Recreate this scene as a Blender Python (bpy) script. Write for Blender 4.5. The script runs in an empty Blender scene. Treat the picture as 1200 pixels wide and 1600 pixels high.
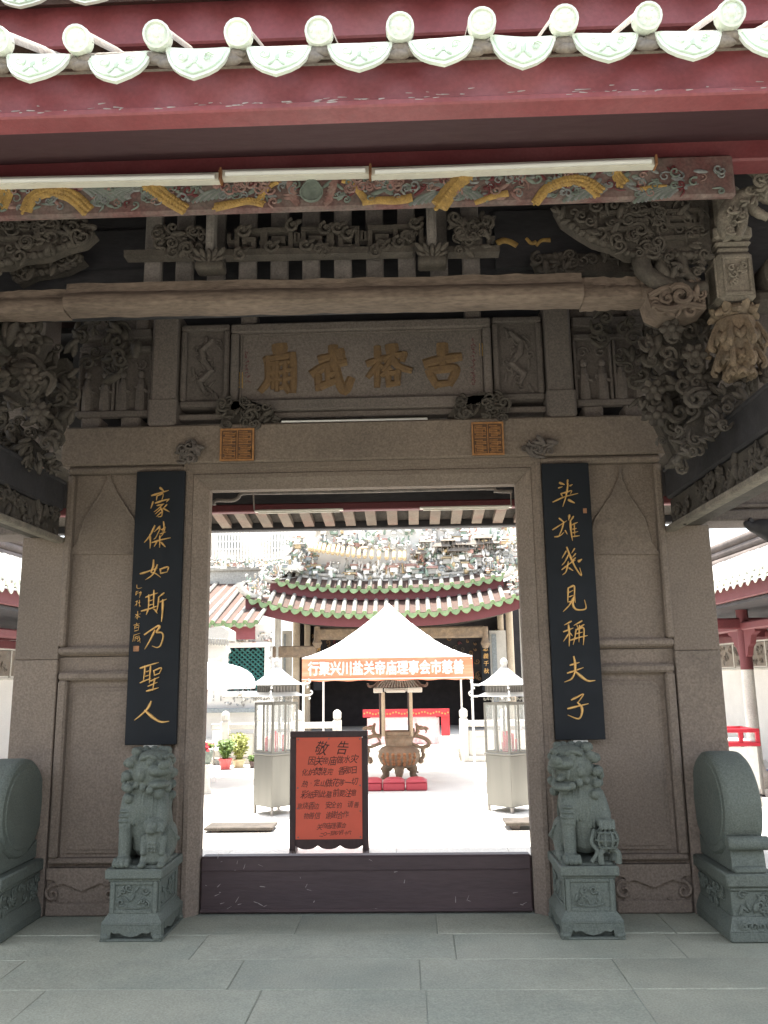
import bpy, bmesh, math, random
from mathutils import Vector, Matrix
PI = math.pi
R = math.radians
SC = bpy.context.scene
COL = SC.collection

# ------------------------------------------------------------------ camera, sky, sun, exposure
FPX, PITCH, ROLL, YAW, EYE, BACK = 1300.0, R(11.2), R(-0.79), R(1.77), 1.55, 5.909


def cam_dir(u, v, w):
    c, s = math.cos(ROLL), math.sin(ROLL)
    u, v = c * u - s * v, s * u + c * v
    c, s = math.cos(PITCH), math.sin(PITCH)
    w, v = c * w - s * v, s * w + c * v
    c, s = math.cos(YAW), math.sin(YAW)
    return Vector((c * u - s * w, s * u + c * w, v))


cam_data = bpy.data.cameras.new('camera')
cam = bpy.data.objects.new('camera', cam_data)
COL.objects.link(cam)
SC.camera = cam
cam_data.sensor_fit = 'VERTICAL'
cam_data.sensor_height = 24.0
cam_data.lens = FPX / 1600 * 24.0
cam_data.clip_start = 0.05
cam_data.clip_end = 800
ax, ay, az = cam_dir(1, 0, 0), cam_dir(0, 1, 0), -cam_dir(0, 0, 1)
m = Matrix(((ax.x, ay.x, az.x), (ax.y, ay.y, az.y), (ax.z, ay.z, az.z))).to_4x4()
m.translation = Vector((0, -BACK, EYE))
cam.matrix_world = m

SUN_DIR = Vector((-0.12, 0.12, 0.98)).normalized()      # towards the sun
world = bpy.data.worlds.new('World')
SC.world = world
world.use_nodes = True
wn = world.node_tree
for nd in list(wn.nodes):
    wn.nodes.remove(nd)
sky = wn.nodes.new('ShaderNodeTexSky')
sky.sky_type = 'NISHITA'
sky.sun_disc = False
sky.sun_elevation = math.asin(SUN_DIR.z)
sky.sun_rotation = math.atan2(SUN_DIR.x, SUN_DIR.y)
sky.air_density = 1.2
sky.dust_density = 3.0
sky.ozone_density = 1.0
bg = wn.nodes.new('ShaderNodeBackground')
bg.inputs['Strength'].default_value = 0.15
wo = wn.nodes.new('ShaderNodeOutputWorld')
hz = wn.nodes.new('ShaderNodeHueSaturation')
hz.inputs['Saturation'].default_value = 0.45
wn.links.new(sky.outputs[0], hz.inputs['Color'])
wn.links.new(hz.outputs[0], bg.inputs[0])
wn.links.new(bg.outputs[0], wo.inputs[0])
sl = bpy.data.lights.new('sun', 'SUN')
sl.energy = 4.5
sl.angle = R(0.55)
sl.color = (1.0, 0.95, 0.87)
so = bpy.data.objects.new('sun', sl)
COL.objects.link(so)
so.rotation_euler = (-SUN_DIR).to_track_quat('-Z', 'Y').to_euler()
so.location = (2, 4, 20)
SC.view_settings.view_transform = 'Standard'
SC.view_settings.look = 'None'
SC.view_settings.exposure = 2.05
SC.view_settings.gamma = 1
SC.view_settings.use_curve_mapping = False
SC.render.engine = 'CYCLES'
SC.cycles.max_bounces = 8
SC.cycles.diffuse_bounces = 5
SC.cycles.use_denoising = True
SC.cycles.sample_clamp_indirect = 6

# ------------------------------------------------------------------ survey: photograph pixel -> point on a real plane
def ray(px, py):
    return cam_dir((px - 600) / FPX, (800 - py) / FPX, 1)


def P(px, py, Y):
    r = ray(px, py)
    t = (Y + BACK) / r.y
    return Vector((r.x * t, Y, EYE + r.z * t))


def PX(px, py, X):
    r = ray(px, py)
    t = X / r.x
    return Vector((X, -BACK + r.y * t, EYE + r.z * t))


def G(px, py, z=0.0):
    r = ray(px, py)
    t = (z - EYE) / r.z
    return Vector((r.x * t, -BACK + r.y * t, z))


CX = -0.345                                   # axis of symmetry of the gate

# ------------------------------------------------------------------ mesh builder
def V3(p):
    return Vector(p)


class MB:
    def __init__(s):
        s.v, s.f, s.m, s.cur, s.T = [], [], [], 0, None

    def add(s, vs, fs):
        o = len(s.v)
        if s.T is not None:
            vs = [s.T @ Vector(v) for v in vs]
        s.v.extend(tuple(v) for v in vs)
        s.f.extend(tuple(i + o for i in f) for f in fs)
        s.m.extend([s.cur] * len(fs))

    def box(s, x0, x1, y0, y1, z0, z1, b=0.0):
        if x0 > x1: x0, x1 = x1, x0
        if y0 > y1: y0, y1 = y1, y0
        if z0 > z1: z0, z1 = z1, z0
        b = min(b, .45 * min(x1 - x0, y1 - y0, z1 - z0))
        if b <= 0:
            s.add([(x, y, z) for x in (x0, x1) for y in (y0, y1) for z in (z0, z1)],
                  [(0, 1, 3, 2), (4, 6, 7, 5), (0, 4, 5, 1), (2, 3, 7, 6), (0, 2, 6, 4), (1, 5, 7, 3)])
            return
        vs, idx = [], {}
        X, Y, Z = (x0, x1), (y0, y1), (z0, z1)
        sg = (1, -1)
        for i in (0, 1):
            for j in (0, 1):
                for k in (0, 1):
                    for a in (0, 1, 2):
                        p = [X[i] + sg[i] * b, Y[j] + sg[j] * b, Z[k] + sg[k] * b]
                        p[a] = (X[i], Y[j], Z[k])[a]
                        idx[i, j, k, a] = len(vs)
                        vs.append(tuple(p))
        fs = []
        for a in (0, 1, 2):
            for e in (0, 1):
                q = []
                for (u, w) in ((0, 0), (0, 1), (1, 1), (1, 0)):
                    t = [u, w]
                    t.insert(a, e)
                    q.append(idx[t[0], t[1], t[2], a])
                fs.append(tuple(q))
        for a in (0, 1, 2):
            o1, o2 = [k for k in (0, 1, 2) if k != a]
            for u in (0, 1):
                for w in (0, 1):
                    t0, t1 = [0, 0, 0], [0, 0, 0]
                    t0[o1] = t1[o1] = u
                    t0[o2] = t1[o2] = w
                    t0[a], t1[a] = 0, 1
                    fs.append((idx[(*t0, o1)], idx[(*t1, o1)], idx[(*t1, o2)], idx[(*t0, o2)]))
        for i in (0, 1):
            for j in (0, 1):
                for k in (0, 1):
                    fs.append((idx[i, j, k, 0], idx[i, j, k, 1], idx[i, j, k, 2]))
        s.add(vs, fs)

    def cbox(s, c, d, b=0.0):
        s.box(c[0] - d[0] / 2, c[0] + d[0] / 2, c[1] - d[1] / 2, c[1] + d[1] / 2, c[2] - d[2] / 2, c[2] + d[2] / 2, b)

    def prism(s, poly, axis, a, b):
        n = len(poly)
        def pt(p, t):
            return {'x': (t, p[0], p[1]), 'y': (p[0], t, p[1]), 'z': (p[0], p[1], t)}[axis]
        vs = [pt(p, a) for p in poly] + [pt(p, b) for p in poly]
        fs = [tuple(range(n)), tuple(range(2 * n - 1, n - 1, -1))]
        fs += [(i, (i + 1) % n, n + (i + 1) % n, n + i) for i in range(n)]
        s.add(vs, fs)

    def hull8(s, lo, hi):
        """two quads (lists of four points) joined to a solid"""
        s.add(list(lo) + list(hi), [(0, 1, 2, 3), (7, 6, 5, 4), (0, 4, 5, 1), (1, 5, 6, 2), (2, 6, 7, 3), (3, 7, 4, 0)])

    def tube(s, path, r, n=6, caps=True, flat=1.0, up=None):
        path = [Vector(p) for p in path]
        m_ = len(path)
        rs = r if isinstance(r, (list, tuple)) else [r] * m_
        vs, fs = [], []
        prev = None
        for i, p in enumerate(path):
            t = (path[min(i + 1, m_ - 1)] - path[max(i - 1, 0)])
            if t.length < 1e-9:
                t = Vector((0, 0, 1))
            t.normalize()
            if prev is None:
                a = Vector(up) if up else (Vector((0, 0, 1)) if abs(t.z) < .9 else Vector((1, 0, 0)))
            else:
                a = prev
            a = (a - t * a.dot(t))
            if a.length < 1e-6:
                a = t.orthogonal()
            a.normalize()
            b = t.cross(a)
            prev = a
            for k in range(n):
                an = 2 * PI * k / n
                vs.append(p + (a * math.cos(an) * flat + b * math.sin(an)) * rs[i])
        for i in range(m_ - 1):
            for k in range(n):
                k2 = (k + 1) % n
                fs.append((i * n + k, i * n + k2, (i + 1) * n + k2, (i + 1) * n + k))
        if caps:
            fs.append(tuple(range(n - 1, -1, -1)))
            fs.append(tuple(range((m_ - 1) * n, m_ * n)))
        s.add(vs, fs)

    def bar(s, p, q, w, h):
        s.tube([p, q], 0.5 ** .5 * max(w, h), 4)

    def lathe(s, prof, n=16, c=(0, 0, 0), axis='z', caps=True):
        vs, fs = [], []
        for (r, z) in prof:
            for k in range(n):
                a = 2 * PI * k / n
                x, y = r * math.cos(a), r * math.sin(a)
                q = {'z': (x, y, z), 'y': (x, z, y), 'x': (z, x, y)}[axis]
                vs.append((q[0] + c[0], q[1] + c[1], q[2] + c[2]))
        m_ = len(prof)
        for i in range(m_ - 1):
            for k in range(n):
                k2 = (k + 1) % n
                fs.append((i * n + k, i * n + k2, (i + 1) * n + k2, (i + 1) * n + k))
        if caps:
            fs.append(tuple(range(n - 1, -1, -1)))
            fs.append(tuple(range((m_ - 1) * n, m_ * n)))
        s.add(vs, fs)

    def ell(s, c, r, nu=10, nv=6, rot=None):
        c = Vector(c)
        if not isinstance(r, (tuple, list, Vector)):
            r = (r, r, r)
        vs, fs = [], []
        for i in range(1, nv):
            ph = PI * i / nv
            for k in range(nu):
                a = 2 * PI * k / nu
                q = Vector((r[0] * math.sin(ph) * math.cos(a), r[1] * math.sin(ph) * math.sin(a), r[2] * math.cos(ph)))
                if rot is not None:
                    q = rot @ q
                vs.append(c + q)
        t, b = Vector((0, 0, r[2])), Vector((0, 0, -r[2]))
        if rot is not None:
            t, b = rot @ t, rot @ b
        vs += [c + t, c + b]
        T_, B_ = len(vs) - 2, len(vs) - 1
        for i in range(nv - 2):
            for k in range(nu):
                k2 = (k + 1) % nu
                fs.append((i * nu + k, i * nu + k2, (i + 1) * nu + k2, (i + 1) * nu + k))
        for k in range(nu):
            k2 = (k + 1) % nu
            fs.append((T_, k2, k))
            fs.append((B_, (nv - 2) * nu + k, (nv - 2) * nu + k2))
        s.add(vs, fs)

    def cap(s, p, q, r0, r1=None, n=10):
        """capsule with taper (closed)"""
        p, q = Vector(p), Vector(q)
        r1 = r0 if r1 is None else r1
        d = (q - p)
        L = d.length
        d.normalize()
        path, rs = [], []
        for a in (80, 50, 20):
            path.append(p - d * r0 * math.sin(R(a))); rs.append(r0 * math.cos(R(a)))
        path.append(p + d * L * .33); rs.append(r0 + (r1 - r0) * .33)
        path.append(p + d * L * .66); rs.append(r0 + (r1 - r0) * .66)
        for a in (20, 50, 80):
            path.append(q + d * r1 * math.sin(R(a))); rs.append(r1 * math.cos(R(a)))
        s.tube(path, rs, n)

    def build(s, name, mats, parent=None, smooth=None, keep=False):
        me = bpy.data.meshes.new(name)
        me.from_pydata(s.v, [], s.f)
        mats = mats if isinstance(mats, (list, tuple)) else [mats]
        for mt in mats:
            me.materials.append(mt)
        me.polygons.foreach_set('material_index', s.m)
        bm = bmesh.new()
        bm.from_mesh(me)
        bmesh.ops.recalc_face_normals(bm, faces=bm.faces)
        bm.to_mesh(me)
        bm.free()
        if smooth:
            me.polygons.foreach_set('use_smooth', [True] * len(me.polygons))
            me.set_sharp_from_angle(angle=R(smooth if smooth is not True else 50))
        o = bpy.data.objects.new(name, me)
        COL.objects.link(o)
        if parent is not None:
            o.parent = parent
            o.matrix_parent_inverse = parent.matrix_world.inverted() if not keep else Matrix()
        return o


def thing(name, label, cat, loc=(0, 0, 0), rz=0.0, group=None):
    o = bpy.data.objects.new(name, None)
    COL.objects.link(o)
    o.matrix_world = Matrix.Translation(loc) @ Matrix.Rotation(rz, 4, 'Z')
    o.empty_display_size = .1
    return tag(o, label, cat, group)


def tag(o, label, cat, group=None):
    o['label'] = label
    o['category'] = cat
    if group:
        o['group'] = group
    return o


def struct(o):
    o['kind'] = 'structure'
    return o


def inst(src, loc, parent, rot=None, scale=None):
    c = src.copy()
    COL.objects.link(c)
    c.parent = parent
    c.matrix_parent_inverse = src.matrix_parent_inverse
    M_ = Matrix.Translation(loc)
    if rot is not None:
        M_ = M_ @ rot.to_4x4()
    if scale is not None:
        M_ = M_ @ Matrix.Diagonal((*scale, 1))
    c.matrix_basis = M_
    return c


# ------------------------------------------------------------------ materials
def mat(name, col, rough=.75, var=.18, scale=6, col2=None, amt2=.5, scale2=3, speck=.0, sscale=120, bump=.25,
        bscale=60, metal=0.0, stretch=(1, 1, 1), rnd=0.0, spec=.4, streak=0, scol=(.05, .045, .042), sstr=(6, 6, .7), patch=None):
    mt = bpy.data.materials.new(name)
    mt.use_nodes = True
    nt = mt.node_tree
    b = nt.nodes['Principled BSDF']
    N, L = nt.nodes.new, nt.links.new
    tc = N('ShaderNodeTexCoord')
    mp = N('ShaderNodeMapping')
    mp.inputs['Scale'].default_value = stretch
    L(tc.outputs['Object'], mp.inputs['Vector'])
    oi = N('ShaderNodeObjectInfo')
    off = N('ShaderNodeVectorMath')
    off.operation = 'MULTIPLY_ADD'
    off.inputs[1].default_value = (0, 0, 0)
    L(mp.outputs[0], off.inputs[0])
    cmb = N('ShaderNodeCombineXYZ')
    ml = N('ShaderNodeMath'); ml.operation = 'MULTIPLY'; ml.inputs[1].default_value = 37.0
    L(oi.outputs['Random'], ml.inputs[0])
    for i in range(3):
        L(ml.outputs[0], cmb.inputs[i])
    add = N('ShaderNodeVectorMath'); add.operation = 'ADD'
    L(mp.outputs[0], add.inputs[0]); L(cmb.outputs[0], add.inputs[1])
    nt.nodes.remove(off)
    vec = add.outputs[0]

    def nz(sc, det=6, ro=.6):
        n = N('ShaderNodeTexNoise')
        n.inputs['Scale'].default_value = sc
        n.inputs['Detail'].default_value = det
        n.inputs['Roughness'].default_value = ro
        L(vec, n.inputs['Vector'])
        return n.outputs['Fac']

    def mix(fac, a, c, mode='MIX'):
        n = N('ShaderNodeMix')
        n.data_type = 'RGBA'
        n.blend_type = mode
        if isinstance(fac, (int, float)):
            n.inputs[0].default_value = fac
        else:
            L(fac, n.inputs[0])
        for i, q in ((6, a), (7, c)):
            if isinstance(q, tuple):
                n.inputs[i].default_value = (*q[:3], 1)
            else:
                L(q, n.inputs[i])
        return n.outputs[2]

    def ramp(f, lo, hi):
        n = N('ShaderNodeMapRange')
        n.inputs['From Min'].default_value = lo
        n.inputs['From Max'].default_value = hi
        L(f, n.inputs['Value'])
        return n.outputs[0]
    c1 = tuple(x * (1 - var) for x in col)
    c2 = tuple(min(1, x * (1 + var)) for x in col)
    cc = mix(ramp(nz(scale), .3, .7), c1, c2)
    if col2 is not None:
        f = N('ShaderNodeMath'); f.operation = 'MULTIPLY'; f.inputs[1].default_value = amt2
        L(ramp(nz(scale2, 5, .65), .42, .68), f.inputs[0])
        cc = mix(f.outputs[0], cc, col2)
    if speck:
        f = ramp(nz(sscale, 2, .5), .32, .68)
        g = N('ShaderNodeMapRange')
        g.inputs['To Min'].default_value = 1 - speck
        g.inputs['To Max'].default_value = 1 + speck
        L(f, g.inputs['Value'])
        cb = N('ShaderNodeCombineColor')
        for i in range(3):
            L(g.outputs[0], cb.inputs[i])
        cc = mix(1.0, cc, cb.outputs[0], 'MULTIPLY')
    if rnd:
        g = N('ShaderNodeMapRange')
        g.inputs['To Min'].default_value = 1 - rnd
        g.inputs['To Max'].default_value = 1 + rnd
        L(oi.outputs['Random'], g.inputs['Value'])
        cb = N('ShaderNodeCombineColor')
        for i in range(3):
            L(g.outputs[0], cb.inputs[i])
        cc = mix(1.0, cc, cb.outputs[0], 'MULTIPLY')
    L(cc, b.inputs['Base Color'])
    if patch is not None:                       # larger worn or stained areas
        f = N('ShaderNodeMath'); f.operation = 'MULTIPLY'; f.inputs[1].default_value = patch[1]
        L(ramp(nz(patch[2], 7, .7), .48, .62), f.inputs[0])
        cc = mix(f.outputs[0], cc, patch[0])
    if streak:                                  # run marks of soot and water
        mp2 = N('ShaderNodeMapping')
        mp2.inputs['Scale'].default_value = sstr
        L(add.outputs[0], mp2.inputs['Vector'])
        n2 = N('ShaderNodeTexNoise')
        n2.inputs['Scale'].default_value = 1.0
        n2.inputs['Detail'].default_value = 6
        n2.inputs['Roughness'].default_value = .65
        L(mp2.outputs[0], n2.inputs['Vector'])
        f = N('ShaderNodeMath'); f.operation = 'MULTIPLY'; f.inputs[1].default_value = streak
        L(ramp(n2.outputs['Fac'], .46, .72), f.inputs[0])
        cc = mix(f.outputs[0], cc, scol)
    b.inputs['Metallic'].default_value = metal
    b.inputs['Specular IOR Level'].default_value = spec
    rg = N('ShaderNodeMapRange')
    rg.inputs['To Min'].default_value = max(0.02, rough - .12)
    rg.inputs['To Max'].default_value = min(1, rough + .12)
    L(nz(scale * 2.3), rg.inputs['Value'])
    L(rg.outputs[0], b.inputs['Roughness'])
    if bump:
        bp = N('ShaderNodeBump')
        bp.inputs['Strength'].default_value = bump
        bp.inputs['Distance'].default_value = .012
        ad = N('ShaderNodeMath'); ad.operation = 'ADD'
        L(nz(bscale, 5, .7), ad.inputs[0]); L(nz(bscale * .2, 3), ad.inputs[1])
        L(ad.outputs[0], bp.inputs['Height'])
        L(bp.outputs[0], b.inputs['Normal'])
    mt['nt'] = 1
    return mt


M = {}
M['granite'] = mat('granite', (.222, .173, .136), .85, .16, 2.6, (.135, .108, .088), .75, 1.3, .2, 75, .6, 70, streak=.6, scol=(.085, .075, .068), patch=((.28, .225, .185), .6, 1.7), rnd=.08)
M['granite_dark'] = mat('granite_dark', (.14, .115, .102), .85, .2, 3, (.08, .07, .062), .7, 2, .18, 75, .55, 70, streak=.6, scol=(.05, .045, .042), rnd=.06)
M['lionstone'] = mat('green_stone', (.135, .150, .125), .75, .18, 5, (.085, .10, .088), .7, 5, .2, 110, .6, 70, streak=.4, scol=(.07, .08, .072), patch=((.19, .20, .165), .55, 7))
M['floor'] = mat('floor_stone', (.35, .35, .275), .75, .12, 2.0, (.24, .265, .215), .7, 1.1, .14, 90, .6, 34, rnd=.05, patch=((.44, .40, .30), .65, 2.6), streak=.35, scol=(.20, .225, .20), sstr=(2.2, 3.4, 1))
M['mortar'] = mat('mortar', (.27, .285, .24), .9, .15, 8, None, 0, 0, .2, 120, .4, 60)
M['beam'] = mat('weathered_timber', (.16, .12, .093), .88, .22, 7, (.10, .074, .058), .8, 4, .2, 60, .9, 22, stretch=(.3, 1, 1), streak=.9, scol=(.06, .046, .04), sstr=(1.6, 30, 46), patch=((.29, .215, .165), .8, 3.2))
M['timber'] = mat('dark_carved_timber', (.062, .052, .043), .8, .3, 7, (.12, .10, .08), .45, 9, .2, 90, .5, 50)
M['timber_pale'] = mat('pale_carved_timber', (.225, .165, .11), .8, .3, 8, (.12, .10, .08), .7, 10, .2, 90, .5, 50)
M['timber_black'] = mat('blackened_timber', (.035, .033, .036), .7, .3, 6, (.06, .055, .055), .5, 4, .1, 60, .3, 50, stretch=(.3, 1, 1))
M['slat'] = mat('grey_slat_timber', (.21, .185, .165), .85, .25, 9, (.11, .10, .09), .6, 6, .15, 90, .4, 60, rnd=.15)
M['red'] = mat('red_oxide_paint', (.205, .05, .055), .5, .16, 2.5, (.26, .105, .11), .5, 2.0, .08, 60, .3, 16, streak=.5, scol=(.11, .03, .035), sstr=(1.5, 9, 14), patch=((.30, .13, .13), .5, 3.5))
M['red_dark'] = mat('dull_red_paint', (.13, .030, .033), .6, .2, 3, (.08, .022, .026), .6, 3.0, .1, 60, .15, 25)
M['glaze'] = mat('pale_green_glaze', (.72, .76, .66), .3, .08, 9, (.52, .64, .52), .5, 14, .05, 60, .2, 40, rnd=.10, spec=.6, patch=((.36, .38, .30), .5, 9))
M['glaze_green'] = mat('green_glaze', (.17, .26, .12), .4, .2, 9, (.30, .34, .18), .55, 10, .05, 60, .2, 40, rnd=.15, spec=.5)
M['clay'] = mat('clay_tile', (.085, .048, .036), .85, .25, 8, (.065, .05, .042), .6, 6, .15, 90, .5, 40, rnd=.15)
M['clay_grey'] = mat('weathered_tile', (.19, .16, .13), .85, .25, 8, (.20, .19, .18), .6, 6, .15, 90, .5, 40, rnd=.12)
M['tube'] = mat('pale_tube_tile', (.24, .235, .21), .45, .2, 8, (.15, .15, .14), .5, 10, .1, 90, .3, 40, rnd=.12)
M['black'] = mat('black_lacquer', (.011, .013, .016), .6, .2, 4, None, 0, 0, 0, 60, .03, 30, spec=.2)
M['gold'] = mat('gold_leaf', (.74, .45, .16), .42, .2, 30, (.40, .20, .06), .5, 60, 0, 60, .25, 90, metal=.55)
M['gold_dull'] = mat('worn_gold_paint', (.165, .10, .048), .85, .2, 20, (.11, .07, .045), .5, 30, .1, 90, .3, 60)
M['threshold'] = mat('purple_brown_paint', (.07, .046, .046), .5, .15, 6, (.05, .034, .038), .6, 2, .1, 60, .25, 30, stretch=(.15, 1, 1))
M['chip'] = mat('bare_scratch', (.32, .28, .26), .8, .2, 30, None, 0, 0, 0, 60, .1, 50)
M['white'] = mat('white_paint', (.78, .77, .74), .6, .04, 4, None, 0, 0, 0, 60, .05, 40)
M['lamp_white'] = mat('cream_enamel', (.74, .71, .62), .45, .06, 6, (.55, .50, .42), .3, 20, 0, 60, .05, 40)
M['plaster'] = mat('white_plaster', (.72, .70, .66), .9, .06, 2, None, 0, 0, .05, 60, .2, 30)
M['canvas'] = mat('white_canvas', (.80, .80, .79), .85, .03, 4, None, 0, 0, 0, 60, .15, 60)
M['orange'] = mat('orange_canvas', (.80, .27, .15), .8, .12, 3, (.88, .50, .36), .7, 4, 0, 60, .15, 50, stretch=(.3, 1, 3))
M['steel'] = mat('brushed_steel', (.21, .205, .185), .42, .1, 5, None, 0, 0, 0, 60, .06, 30, metal=.6, stretch=(1, 1, .1))
M['steel_dark'] = mat('dull_steel', (.32, .30, .28), .5, .1, 5, None, 0, 0, 0, 60, .05, 30, metal=.8)
M['bronze'] = mat('sandy_bronze', (.23, .165, .115), .6, .25, 8, (.24, .20, .15), .6, 14, .1, 80, .4, 50, metal=.3)
M['bronze_plate'] = mat('rust_bronze', (.36, .17, .08), .6, .25, 12, (.20, .10, .06), .6, 20, .1, 80, .5, 50, metal=.2)
M['cushion'] = mat('crimson_vinyl', (.40, .045, .065), .45, .1, 5, None, 0, 0, 0, 60, .1, 30)
M['notice'] = mat('red_notice_paper', (.90, .18, .11), .7, .06, 3, (.80, .17, .10), .5, 2, 0, 60, .04, 30)
M['ink'] = mat('black_ink', (.030, .025, .025), .6, .3, 60, (.14, .06, .05), .5, 14, 0, 60, 0)
M['ink_brown'] = mat('faded_ink', (.13, .06, .05), .7, .3, 60, (.24, .08, .06), .5, 14, 0, 60, 0)
M['brown'] = mat('dark_brown_wood', (.075, .05, .048), .6, .2, 5, (.05, .034, .034), .5, 4, .1, 60, .2, 40, stretch=(1, 1, .2))
M['white_stone'] = mat('pale_stone', (.56, .54, .49), .85, .12, 3, (.42, .40, .36), .5, 2, .15, 80, .4, 50)
M['fore'] = mat('forecourt_paving', (.17, .165, .15), .85, .08, 1.2, (.13, .125, .115), .5, .8, .1, 60, .3, 30)
M['court'] = mat('pale_paving', (.60, .585, .54), .85, .08, 1.2, (.44, .42, .38), .5, .8, .1, 60, .3, 30)
M['teal'] = mat('teal_lattice', (.03, .13, .12), .5, .2, 8, None, 0, 0, 0, 60, .1, 30)
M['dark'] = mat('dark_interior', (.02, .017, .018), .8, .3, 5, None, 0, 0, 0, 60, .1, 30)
M['pink'] = mat('pink_cloth', (.72, .42, .44), .8, .2, 8, (.8, .7, .66), .7, 9, 0, 60, .2, 40)
M['crimson'] = mat('crimson_cloth', (.48, .04, .05), .75, .15, 8, None, 0, 0, 0, 60, .2, 40)
M['leaf'] = mat('leaf', (.09, .16, .04), .6, .3, 20, (.22, .26, .06), .5, 20, 0, 60, .1, 30)
M['leaf_pale'] = mat('pale_leaf', (.30, .32, .09), .6, .3, 20, (.15, .2, .06), .5, 20, 0, 60, .1, 30)
M['pot_red'] = mat('red_pot', (.52, .10, .10), .5, .1, 8, None, 0, 0, 0, 60, .1, 30)
M['pot_cream'] = mat('cream_pot', (.62, .54, .34), .5, .1, 8, None, 0, 0, 0, 60, .1, 30)
M['blue'] = mat('blue_plastic', (.03, .10, .42), .4, .1, 8, None, 0, 0, 0, 60, .05, 30)
M['redgloss'] = mat('bright_red_paint', (.50, .03, .05), .4, .1, 8, None, 0, 0, 0, 60, .05, 30)
M['olive'] = mat('verdigris_paint', (.17, .20, .17), .7, .3, 14, (.10, .11, .10), .6, 20, .1, 80, .2, 40)
M['frieze'] = mat('faded_frieze_paint', (.17, .13, .115), .75, .35, 7, (.15, .045, .045), .75, 3.0, .2, 60, .3, 40)
M['gold_paint'] = mat('ochre_gold_paint', (.40, .25, .075), .65, .25, 26, (.22, .14, .07), .5, 40, .15, 130, .4, 90)
M['ceram_white'] = mat('ceramic_white', (.80, .79, .75), .5, .1, 20, None, 0, 0, 0, 60, .1, 40)
M['ceram_green'] = mat('ceramic_green', (.26, .34, .27), .5, .25, 20, None, 0, 0, 0, 60, .1, 40)
M['ceram_red'] = mat('ceramic_red', (.46, .27, .22), .5, .25, 20, None, 0, 0, 0, 60, .1, 40)
M['ceram_blue'] = mat('ceramic_slate', (.26, .29, .30), .5, .25, 20, None, 0, 0, 0, 60, .1, 40)
M['ceram_ochre'] = mat('ceramic_ochre', (.50, .38, .22), .5, .25, 20, None, 0, 0, 0, 60, .1, 40)
M['ceram_grey'] = mat('ceramic_grey', (.34, .33, .30), .7, .25, 20, None, 0, 0, 0, 60, .2, 40)
CER = [M[k] for k in ('ceram_white', 'ceram_green', 'ceram_red', 'ceram_blue', 'ceram_ochre', 'ceram_grey')]

gm = bpy.data.materials.new('cabinet_glass')
gm.use_nodes = True
gb = gm.node_tree.nodes['Principled BSDF']
gb.inputs['Base Color'].default_value = (.9, .93, .9, 1)
gb.inputs['Roughness'].default_value = .05
gb.inputs['Transmission Weight'].default_value = .0
gb.inputs['Alpha'].default_value = .12
gb.inputs['Specular IOR Level'].default_value = .8
M['glass'] = gm


# ------------------------------------------------------------------ carving and lettering helpers
def in_poly(p, poly):
    x, y = p
    c = False
    j = len(poly) - 1
    for i in range(len(poly)):
        xi, yi = poly[i]; xj, yj = poly[j]
        if (yi > y) != (yj > y) and x < (xj - xi) * (y - yi) / (yj - yi + 1e-12) + xi:
            c = not c
        j = i
    return c


def curl(mb, c, a, b, n, R0, r, turns=1.25, ang=0.0, sgn=1, k=14, tail=0.0, ns=5):
    """a carved spiral in the plane (a, b), rising along n at its eye"""
    c, a, b, n = Vector(c), Vector(a), Vector(b), Vector(n)
    path, rs = [], []
    if tail:
        t0 = ang
        e = c + (a * math.cos(t0) + b * math.sin(t0)) * R0
        d = (a * math.sin(t0) - b * math.cos(t0)) * sgn
        path.append(e + d * tail - n * r * .3); rs.append(r * .35)
        path.append(e + d * tail * .5 + n * r * .1); rs.append(r * .8)
    for i in range(k):
        t = i / (k - 1)
        rad = R0 * (1 - .82 * t)
        an = ang + sgn * turns * 2 * PI * t
        path.append(c + (a * math.cos(an) + b * math.sin(an)) * rad + n * (r * .5 + R0 * .25 * t))
        rs.append(r * (1 - .35 * t))
    mb.tube(path, rs, ns)


def leaf(mb, c, a, b, n, L, W, h):
    a, b, n = Vector(a).normalized(), Vector(b).normalized(), Vector(n).normalized()
    rot = Matrix((a, b, n)).transposed()
    mb.ell(c, (L, W, h), 7, 4, rot)


AX, AZ, AN = Vector((1, 0, 0)), Vector((0, 0, 1)), Vector((0, -1, 0))


def carve(mb, poly, Y, n, seed, size=(9, 16), rr=.2, dep=.05, lf=.45):
    """fill a polygon (photograph pixels, lying on the plane y = Y) with carved scrolls and leaves"""
    rnd = random.Random(seed)
    xs, ys = [p[0] for p in poly], [p[1] for p in poly]
    k = 0
    tries = 0
    sc = (P(xs[0] + 10, ys[0], Y) - P(xs[0], ys[0], Y)).length / 10
    while k < n and tries < n * 40:
        tries += 1
        q = (rnd.uniform(min(xs), max(xs)), rnd.uniform(min(ys), max(ys)))
        if not in_poly(q, poly):
            continue
        k += 1
        s_ = rnd.uniform(*size) * sc
        c = P(q[0], q[1], Y - rnd.uniform(0, dep))
        an = rnd.uniform(0, 2 * PI)
        if rnd.random() < lf:
            a = AX * math.cos(an) + AZ * math.sin(an)
            b = -AX * math.sin(an) + AZ * math.cos(an)
            leaf(mb, c, a + AN * rnd.uniform(-.3, .5), b, AN, s_ * 1.0, s_ * .42, s_ * .4)
            if rnd.random() < .6:
                leaf(mb, c + b * s_ * .5, a + b * .8, b - a * .8, AN, s_ * .8, s_ * .3, s_ * .35)
        else:
            curl(mb, c, AX, AZ, AN, s_ * .8, s_ * rr, rnd.uniform(1, 1.5), an, rnd.choice((-1, 1)), 12, tail=s_ * rnd.uniform(.3, 1.2))


def pslab(mb, poly, Y0, Y1):
    """solid with the photograph outline poly on the plane Y0, as deep as Y1"""
    w = [P(x, y, Y0) for x, y in poly]
    mb.prism([(p.x, p.z) for p in w], 'y', Y0, Y1)


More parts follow.
